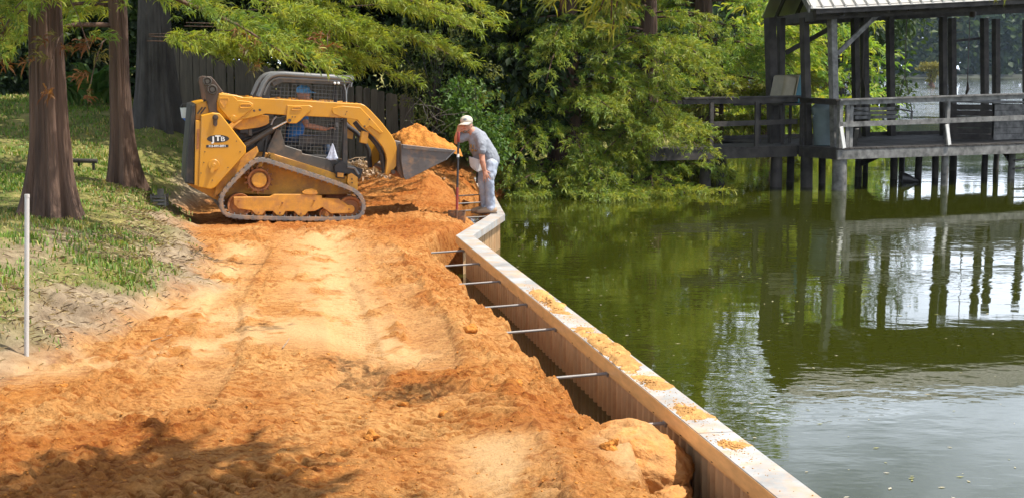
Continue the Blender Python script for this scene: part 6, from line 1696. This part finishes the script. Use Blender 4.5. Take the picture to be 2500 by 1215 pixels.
# brush heap behind the raised arm, with a bent white hoop
p = at(890, 385, Y=25.5); bz = gz(p[0], 25.5)
hp_ = root('brush_heap', (p[0], 25.5, bz), 'heap of dry leaves and twigs seen under the loader arm', 'brush heap')
Lv = Leaves(); n = 1500
P = np.stack([rng.normal(0, 0.28, n), rng.normal(0, 0.25, n), 0 * rng.random(n)], 1); P[:, 0] *= 1.7; P[:, 2] = 0.30 * np.exp(-(P[:, 0] / 0.7) ** 2 - (P[:, 1] / 0.5) ** 2) * rng.random(n) ** 0.3
Lv.add(P, unit(rng.normal(0, 1, (n, 3))), pick(np.array([(0.40, 0.28, 0.18), (0.28, 0.18, 0.10), (0.50, 0.38, 0.27)]), n), rng.uniform(0.05, 0.10, n))
o = link('dry_leaves', broad_mesh('dry_leaves', Lv, M['deadleaf'], 0.5, 0.0), hp_); o["kind"] = "stuff"
for k in range(14):
    a = rng.uniform(0, math.pi); L_ = rng.uniform(0.3, 0.6); c_ = np.array((rng.normal(0, 0.35), rng.normal(0, 0.15), 0.15 + 0.2 * rng.random()))
    d_ = np.array((math.cos(a), math.sin(a) * 0.5, rng.normal(0, 0.35)))
    MB().tube([c_ - d_ * L_ / 2, c_ + rng.normal(0, 0.03, 3), c_ + d_ * L_ / 2], [0.010, 0.008, 0.004], 5).build('twig', M['stick'], hp_, True, None)
p = at(916, 380, Y=24.9); hoop = [p + np.array((0.115 * math.cos(a), 0.02 * math.sin(a), 0.135 * math.sin(a))) for a in np.linspace(0, 2 * math.pi, 33)]
tag(MB().tube(hoop, 0.008, 6, False).build('wire_hoop', M['wood_white'], None, True), 'white wire hoop standing in front of the brush heap', 'hoop')
# bare vine tangle behind the bucket load
for k in range(16):
    c_ = at(rng.uniform(1000, 1110), rng.uniform(265, 345), Y=26.0); d_ = rng.normal(0, 1, 3); d_[1] *= 0.4; d_ /= np.linalg.norm(d_); L_ = rng.uniform(0.3, 0.7)
    if k == 0: vt = root('vine_tangle', (c_[0], 26.0, gz(c_[0], 26.0)), 'tangle of bare grey vine stems behind the soil in the bucket', 'vine')
    e_ = rng.normal(0, 0.09, 3); MB().tube([c_ - d_ * L_ / 2 + d_ * L_ * t_ + e_ * 4 * t_ * (1 - t_) + rng.normal(0, 0.008, 3) for t_ in np.linspace(0, 1, 8)], np.linspace(0.0055, 0.0025, 8), 5).build('stem', M['wood_grey'], vt, True)
# ------------------------------------------------------------------ people
def remesh(o, vox, smooth_it=4, fac=0.5):
    md = o.modifiers.new('r', 'REMESH'); md.mode = 'VOXEL'; md.voxel_size = vox; md.use_smooth_shade = True
    if smooth_it:
        sm = o.modifiers.new('s', 'SMOOTH'); sm.iterations = smooth_it; sm.factor = fac
    return o
def folds(o, strength, size):
    t = bpy.data.textures.new('cloth_folds', 'CLOUDS'); t.noise_scale = size; t.noise_depth = 2
    md = o.modifiers.new('f', 'DISPLACE'); md.texture = t; md.strength = strength; md.mid_level = 0.5; md.texture_coords = 'LOCAL'
    return o
def limb(mb, pts, radii, n=14, flat=1.0, flatdir=None):
    """closed tapered tube with rounded ends"""
    P = [np.array(p, float) for p in pts]; R = list(radii)
    t0 = P[0] - P[1]; t0 /= np.linalg.norm(t0); t1 = P[-1] - P[-2]; t1 /= np.linalg.norm(t1)
    PP = [P[0] + t0 * R[0] * 0.8, P[0] + t0 * R[0] * 0.5] + P + [P[-1] + t1 * R[-1] * 0.5, P[-1] + t1 * R[-1] * 0.8]
    RR = [R[0] * 0.25, R[0] * 0.75] + R + [R[-1] * 0.75, R[-1] * 0.25]
    return mb.tube(PP, RR, n, True, flat, flatdir)
# --- worker leaning on the shovel, seen from the front, on the corner of the wall
WY = 21.75
def wp(zx, zy, dy=0.0): return at(1080 + zx / 4.5, 270 + zy / 4.5, Y=WY + dy)
foot = wp(520, 1110)
worker = root('person', (foot[0], WY, CAPZ), 'worker in grey T-shirt, pale jeans and stone cap leaning on a shovel', 'person')
sh_n, sh_f = wp(415, 285, -0.10), wp(275, 265, 0.06)          # near (his left) and far (his right) shoulder
hip_c, chest, neck = wp(515, 500, 0.02), wp(385, 330, 0.0), wp(318, 215, -0.02)
head = wp(262, 158, -0.06)
hipn, hipf = wp(540, 580, -0.06), wp(478, 580, 0.08)
kn, kf = wp(515, 770, -0.14), wp(440, 765, -0.02)
an, af = wp(528, 1050, -0.05), wp(470, 1040, 0.10)
# body (skin): head, neck, arms, hands, lower trunk under the clothes - one continuous mesh
mb = MB()
Rh = Matrix.Rotation(-0.25, 3, 'Y')
mb.ellipsoid(head + np.array((0, 0, 0.005)), (0.082, 0.098, 0.108), 20, 14)
mb.ellipsoid(head + np.array((-0.018, -0.028, -0.062)), (0.058, 0.062, 0.058), 16, 10)      # jaw
mb.ellipsoid(head + np.array((-0.022, -0.108, -0.012)), (0.013, 0.020, 0.024), 10, 8)         # nose
mb.ellipsoid(head + np.array((0.079, 0.005, -0.012)), (0.012, 0.020, 0.032), 10, 8); mb.ellipsoid(head + np.array((-0.081, 0.005, -0.012)), (0.012, 0.020, 0.032), 10, 8)   # ears
limb(mb, [head + np.array((0.012, 0.01, -0.06)), neck], [0.055, 0.062])
limb(mb, [neck, chest, hip_c], [0.065, 0.10, 0.10])
el_n, wr_n = wp(440, 560, -0.22), wp(462, 655, -0.22)
limb(mb, [sh_n, (sh_n + el_n) / 2, el_n, (el_n + wr_n) / 2, wr_n], [0.040, 0.046, 0.042, 0.040, 0.030])
el_f, wr_f = wp(152, 345, -0.05), wp(168, 245, -0.10)
limb(mb, [sh_f, (sh_f + el_f) / 2, el_f, (el_f + wr_f) / 2, wr_f], [0.056, 0.048, 0.042, 0.038, 0.029])
def hand(mb, wrist, palm_dir, up_dir, fingers, thumb, pr=0.024):
    """palm plus five bent fingers; fingers: list of polylines relative to the knuckle line"""
    pd = np.array(palm_dir, float); pd /= np.linalg.norm(pd); ud = np.array(up_dir, float); ud -= pd * np.dot(ud, pd); ud /= np.linalg.norm(ud)
    sd = np.cross(pd, ud)
    pc = wrist + pd * 0.05
    limb(mb, [wrist, wrist + pd * 0.035, wrist + pd * 0.075], [0.026, 0.036, 0.036], 12, 0.5, ud)
    for i, (ln, sp, curl) in enumerate(fingers):
        base = wrist + pd * 0.078 + sd * (i - 1.5) * 0.0195
        d1 = pd + sd * sp; d1 /= np.linalg.norm(d1)
        d2 = d1 * math.cos(curl) - ud * math.sin(curl); d3 = d1 * math.cos(curl * 1.9) - ud * math.sin(curl * 1.9)
        p1_ = base + d1 * ln * 0.42; p2_ = p1_ + d2 * ln * 0.33; p3_ = p2_ + d3 * ln * 0.25
        limb(mb, [base - pd * 0.02, p1_, p2_, p3_], [0.0098, 0.0095, 0.0088, 0.0075], 8)
    s_ = thumb
    tb = wrist + pd * 0.025 + sd * s_ * 0.028
    t1_ = tb + (pd * 0.55 + sd * s_ * 0.8) * 0.035; t2_ = t1_ + (pd * 0.9 + sd * s_ * 0.3 - ud * 0.3) * 0.032
    limb(mb, [tb, t1_, t2_], [0.0125, 0.011, 0.0085], 8)
# near hand spread on the thigh just above the knee
knee_dir = wp(490, 770, -0.24) - wr_n
hand(mb, wr_n, knee_dir, (0, -1, 0.1), [(0.085, -0.35, 0.2), (0.098, -0.12, 0.2), (0.10, 0.10, 0.2), (0.09, 0.34, 0.25)], -1)
# far hand wrapped over the top of the shovel handle, against the brow
hand(mb, wr_f, (0.35, -0.15, 1.0), (-0.6, -0.75, 0.0), [(0.066, -0.1, 0.75), (0.078, 0.0, 0.8), (0.080, 0.05, 0.85), (0.070, 0.1, 0.9)], 1)
body = remesh(mb.build('body', M['skin'], worker), 0.0075, 3)
# face: eyes, brows and mouth
mb = MB()
for sx in (-1, 1): mb.ellipsoid(head + np.array((sx * 0.030 - 0.016, -0.090, 0.006)), (0.011, 0.008, 0.006), 10, 6)
mb.build('eyes', M['bolt'], worker, True)["kind"] = "stuff"
mb = MB(); mb.ellipsoid(head + np.array((-0.021, -0.088, -0.058)), (0.024, 0.008, 0.004), 10, 6); mb.build('mouth', M['red'], worker, True)
mb = MB(); mb.ellipsoid(head + np.array((0.018, 0.036, -0.018)), (0.083, 0.085, 0.078), 16, 10); mb.build('hair', M['hair'], worker, True)
mb = MB(); limb(mb, [head + np.array((-0.068, -0.02, -0.062)), head + np.array((-0.020, -0.078, -0.098)), head + np.array((0.048, -0.02, -0.066))], [0.018, 0.024, 0.018], 10); remesh(mb.build('stubble_beard', M['hair'], worker), 0.008, 3)
# T-shirt: trunk, short sleeves, hem
mb = MB()
up_b = wp(480, 400, 0.03)
limb(mb, [wp(338, 232, 0.0), wp(388, 300, 0.0), wp(440, 385, 0.01), wp(495, 470, 0.02), wp(532, 560, 0.02)], [0.085, 0.135, 0.140, 0.138, 0.142], 22, 0.95, (0, 1, 0))
limb(mb, [wp(345, 300, -0.02), wp(370, 400, -0.02), wp(410, 500, 0.0)], [0.085, 0.105, 0.10], 18)
limb(mb, [wp(395, 270, -0.06), wp(425, 340, -0.13), wp(438, 425, -0.18), wp(436, 448, -0.19)], [0.085, 0.074, 0.066, 0.066], 16)
limb(mb, [wp(320, 255, 0.02), sh_f * 0.6 + el_f * 0.4, sh_f * 0.35 + el_f * 0.65], [0.085, 0.075, 0.068], 16)
shirt = folds(remesh(mb.build('tshirt', M['tshirt'], worker), 0.010, 4), 0.024, 0.09)
pr_ = wp(300, 430, -0.135)
mb = MB()
for dx, dz, sx_, sz_ in ((-0.02, 0.03, 0.016, 0.03), (0.025, 0.02, 0.014, 0.034), (0.06, 0.0, 0.016, 0.028), (0.0, -0.03, 0.02, 0.02), (0.045, -0.035, 0.022, 0.018)):
    mb.ellipsoid(pr_ + np.array((dx + 0.04, 0.02, dz + 0.02)), (sx_, 0.006, sz_), 8, 6)
M['print'] = pmat('shirt_print', (0.30, 0.17, 0.05), 0.8, var=0.3)
mb.build('shirt_print', M['print'], worker, True)["kind"] = "stuff"
# jeans
mb = MB()
limb(mb, [wp(515, 560, 0.02), wp(518, 600, 0.01)], [0.110, 0.125], 20, 0.9, (0, 1, 0))
limb(mb, [hipn, (hipn + kn) / 2, kn, (kn * 0.55 + an * 0.45), an + np.array((0, 0, 0.02)), an + np.array((0.0, 0, -0.03))], [0.100, 0.092, 0.074, 0.070, 0.072, 0.080], 18)
limb(mb, [hipf, (hipf + kf) / 2, kf, (kf * 0.55 + af * 0.45), af + np.array((0, 0, 0.02)), af + np.array((0.0, 0, -0.03))], [0.098, 0.088, 0.070, 0.064, 0.064, 0.074], 18)
folds(remesh(mb.build('jeans', M['jeans'], worker), 0.010, 3), 0.024, 0.08)
# nail apron hanging from the waist
c0 = wp(385, 545, -0.10); nu, nv = 13, 10; Vs = []
for j in range(nv):
    t = j / (nv - 1)
    for i in range(nu):
        u = i / (nu - 1) * 2 - 1
        Vs.append(c0 + np.array((u * (0.125 - 0.03 * t * t) - 0.01 * t, -0.05 - 0.025 * math.sin(u * 4 + 1.0) * t + 0.05 * u * u, 0.02 - 0.185 * t * (1 - 0.22 * u * u) - 0.03 * u)))
mb = MB(); mb.add(Vs, [(j * nu + i, j * nu + i + 1, (j + 1) * nu + i + 1, (j + 1) * nu + i) for j in range(nv - 1) for i in range(nu - 1)])
o = mb.build('nail_apron', M['apron'], worker, True); o.modifiers.new('t', 'SOLIDIFY').thickness = 0.012
# cap: dome plus peak
mb = MB(); hc = head + np.array((0.004, -0.005, 0.040))
mb.ellipsoid(hc + np.array((0, 0.005, 0.018)), (0.094, 0.112, 0.080), 20, 14)
dome = remesh(mb.build('cap_dome', M['cap'], worker), 0.009, 2)
Vs = []; nu = 13
for j in range(5):
    t = j / 4
    for i in range(nu):
        a = math.pi * (i / (nu - 1)); r = 0.082 + 0.075 * t
        Vs.append(hc + np.array((-0.012 * t - 0.078 * math.cos(a) * (1 + 0.10 * t) - 0.030 * t, -0.045 - (0.055 + 0.075 * t) * math.sin(a), 0.006 - 0.038 * t - 0.018 * math.cos(a) ** 2)))
mb = MB(); mb.add(Vs, [(j * nu + i, j * nu + i + 1, (j + 1) * nu + i + 1, (j + 1) * nu + i) for j in range(4) for i in range(nu - 1)])
o = mb.build('cap_peak', M['cap'], worker, True); o.modifiers.new('t', 'SOLIDIFY').thickness = 0.006
mb = MB(); mb.ellipsoid(hc + np.array((-0.015, -0.098, 0.040)), (0.030, 0.006, 0.022), 10, 6); mb.build('cap_badge', M['tshirt'], worker, True)
# shoes
for a_, dy, dx in ((an, -0.02, 0.0), (af, 0.08, 0.0)):
    mb = MB(); b0 = np.array((a_[0], a_[1], CAPZ))
    limb(mb, [b0 + np.array((0.06, 0.0, 0.050)), b0 + np.array((-0.04, -0.02, 0.055)), b0 + np.array((-0.13, -0.045, 0.038)), b0 + np.array((-0.185, -0.06, 0.034))], [0.050, 0.055, 0.045, 0.034], 14)
    limb(mb, [b0 + np.array((0.02, 0, 0.05)), b0 + np.array((0.01, 0, 0.12))], [0.05, 0.048], 12)
    o = remesh(mb.build('shoe', M['shoe'], worker), 0.009, 2)
    mb = MB(); mb.tube([b0 + np.array((0.10, 0, 0.006)), b0 + np.array((0.05, 0, 0.008)), b0 + np.array((-0.10, -0.035, 0.008)), b0 + np.array((-0.21, -0.065, 0.008))], [0.03, 0.05, 0.048, 0.025], 12, True, 0.25, (0, 0, 1)); mb.build('sole', M['bolt'], o, True)

# --- shovel standing on its blade
_q = at(1113, 549, z=GZ)
for _ in range(8): _q = at(1113, 549, z=gz(_q[0], _q[1]))
SY = float(_q[1])
def sp_(zx, zy): return at(1080 + zx / 4.5, 270 + zy / 4.5, Y=SY)
top, low_ = sp_(178, 235), sp_(158, 1130)
gzs = gz(low_[0], SY)
sv = root('shovel', (low_[0], SY, gzs), 'round point shovel with a red and black handle stuck upright in the soil', 'shovel')
def sh_pt(t): return top + (low_ - top) * t
auto_smooth(MB().tube([sh_pt(0), sh_pt(0.01), sh_pt(0.12), sh_pt(0.125)], [0.015, 0.021, 0.021, 0.017], 14).build('grip', M['red'], sv))
auto_smooth(MB().tube([sh_pt(0.12), sh_pt(0.69)], 0.0165, 14).build('shaft', M['shaft'], sv))
auto_smooth(MB().tube([sh_pt(0.27), sh_pt(0.31)], 0.0185, 14).build('shaft_label', M['white'], sv))
auto_smooth(MB().tube([sh_pt(0.68), sh_pt(0.70), sh_pt(0.96), sh_pt(1.02)], [0.0175, 0.019, 0.019, 0.024], 14).build('socket', M['red'], sv))
Vs = []; nu, nv = 15, 12; bw, bl = 0.125, 0.27
for j in range(nv):
    t = j / (nv - 1); hw = bw * (1.0 if t < 0.45 else math.sqrt(max(0.0, 1 - ((t - 0.45) / 0.56) ** 2)) * 0.98 + 0.02)
    for i in range(nu):
        u = i / (nu - 1) * 2 - 1
        Vs.append(low_ + np.array((u * hw, 0.035 * u * u * (1 - 0.4 * t) - 0.015 + 0.03 * t, 0.035 - bl * t)))
mb = MB(); mb.add(Vs, [(j * nu + i, j * nu + i + 1, (j + 1) * nu + i + 1, (j + 1) * nu + i) for j in range(nv - 1) for i in range(nu - 1)])
o = mb.build('blade', M['blade'], sv, True); o.modifiers.new('t', 'SOLIDIFY').thickness = 0.004
mb = MB()
for sx in (-1, 1): mb.beam(low_ + np.array((sx * 0.03, -0.005, 0.038)), low_ + np.array((sx * bw, 0.02, 0.038)), 0.035, 0.008)
mb.build('foot_treads', M['blade'], sv)["kind"] = "stuff"
auto_smooth(MB().tube([low_ + np.array((0, -0.018, 0.05)), low_ + np.array((0, -0.012, -0.10))], [0.024, 0.008], 12).build('frog', M['blade'], sv))

# --- operator seated in the cab
def op(zx, zy, w):
    q = mz(zx, zy, w); f = Q0[:2] + FW * q[0] + FN * w
    return np.array((f[0], f[1], GZ + q[2]))
OW = 0.86
seat_p = op(850, 560, OW)
oper = root('person', (seat_p[0], seat_p[1], seat_p[2]), 'operator in a blue cap and blue shirt sitting in the loader cab', 'person')
hd = op(925, 228, OW)
mb = MB()
mb.ellipsoid(hd, (0.09, 0.078, 0.115), 18, 12); mb.ellipsoid(hd + np.array((0.09, 0.02, -0.02)), (0.018, 0.012, 0.022), 8, 6); mb.ellipsoid(hd + np.array((0.035, 0.01, -0.07)), (0.06, 0.055, 0.05), 12, 8)
chest_o, hip_o = op(880, 420, OW), op(850, 560, OW)
limb(mb, [hd, op(905, 310, OW)], [0.055, 0.06]); limb(mb, [op(905, 320, OW), chest_o, hip_o], [0.07, 0.13, 0.14])
kn_o = [op(1080, 560, OW - 0.14), op(1080, 560, OW + 0.14)]; ft_o = [op(1120, 720, OW - 0.14), op(1120, 720, OW + 0.14)]
for s_, kk, ff in ((-1, kn_o[0], ft_o[0]), (1, kn_o[1], ft_o[1])):
    limb(mb, [hip_o + np.array((FN[0], FN[1], 0)) * 0.09 * s_, kk, ff], [0.085, 0.065, 0.045])
sh_o = op(905, 360, OW - 0.2); el_o = op(955, 455, 0.50); wr_o = op(1085, 480, 0.47)
limb(mb, [sh_o, el_o, (el_o + wr_o) / 2, wr_o], [0.058, 0.046, 0.040, 0.030])
hand(mb, wr_o, op(1130, 470, 0.47) - wr_o, (0, 0, 1), [(0.068, 0, 0.7), (0.08, 0, 0.75), (0.082, 0, 0.8), (0.072, 0, 0.85)], -1)
sh2, el2, wr2 = op(905, 360, OW + 0.2), op(955, 455, OW + 0.36), op(1085, 480, OW + 0.38)
limb(mb, [sh2, el2, wr2], [0.058, 0.046, 0.03]); hand(mb, wr2, op(1130, 470, OW + 0.38) - wr2, (0, 0, 1), [(0.068, 0, 0.7), (0.08, 0, 0.75), (0.082, 0, 0.8), (0.072, 0, 0.85)], 1)
remesh(mb.build('body', M['skin'], oper), 0.009, 3)
mb = MB(); limb(mb, [op(905, 320, OW), op(890, 400, OW), op(860, 510, OW), op(850, 560, OW)], [0.10, 0.165, 0.165, 0.16], 18, 0.8, (FW[0], FW[1], 0))
limb(mb, [sh_o, sh_o * 0.45 + el_o * 0.55], [0.080, 0.070]); limb(mb, [sh2, sh2 * 0.45 + el2 * 0.55], [0.080, 0.070])
remesh(mb.build('shirt', M['blue_shirt'], oper), 0.012, 3)
mb = MB(); limb(mb, [op(850, 580, OW), op(860, 575, OW)], [0.16, 0.16])
for s_, kk, ff in ((-1, kn_o[0], ft_o[0]), (1, kn_o[1], ft_o[1])):
    limb(mb, [hip_o + np.array((FN[0], FN[1], 0)) * 0.09 * s_, kk, ff], [0.10, 0.08, 0.06])
M['denim'] = pmat('blue_denim', (0.06, 0.09, 0.15), 0.9, var=0.2)
remesh(mb.build('trousers', M['denim'], oper), 0.012, 3)
mb = MB(); mb.ellipsoid(hd + np.array((0.004, 0, 0.045)), (0.104, 0.09, 0.082), 18, 12); remesh(mb.build('cap_dome', M['blue_cap'], oper), 0.010, 2)
Vs = []; nu = 9
for j in range(4):
    t = j / 3
    for i in range(nu):
        a = math.pi * (i / (nu - 1)) - math.pi / 2
        Vs.append(hd + np.array((0.06 + (0.04 + 0.09 * t) * math.cos(a), 0.075 * math.sin(a), 0.045 - 0.035 * t)))
mb = MB(); mb.add(Vs, [(j * nu + i, j * nu + i + 1, (j + 1) * nu + i + 1, (j + 1) * nu + i) for j in range(3) for i in range(nu - 1)])
o = mb.build('cap_peak', M['blue_cap'], oper, True); o.modifiers.new('t', 'SOLIDIFY').thickness = 0.006

# ------------------------------------------------------------------ humid air over the lake
mb = MB(); mb.box((500, 420, 23.0), (2600, 1500, 50))
hz_o = mb.build('haze', None); hz_o["kind"] = "stuff"; hz_o["label"] = "thin humid summer haze over the lake"
hm = bpy.data.materials.new('humid_air'); hm.use_nodes = True
hN, hL = hm.node_tree.nodes, hm.node_tree.links
hN.remove(hN['Principled BSDF'])
pv = hN.new('ShaderNodeVolumePrincipled'); pv.inputs['Color'].default_value = (0.62, 0.80, 1.0, 1); pv.inputs['Density'].default_value = 0.0001
pv.inputs['Anisotropy'].default_value = 0.2
hL.new(pv.outputs[0], hN['Material Output'].inputs['Volume'])
hz_o.data.materials.append(hm)
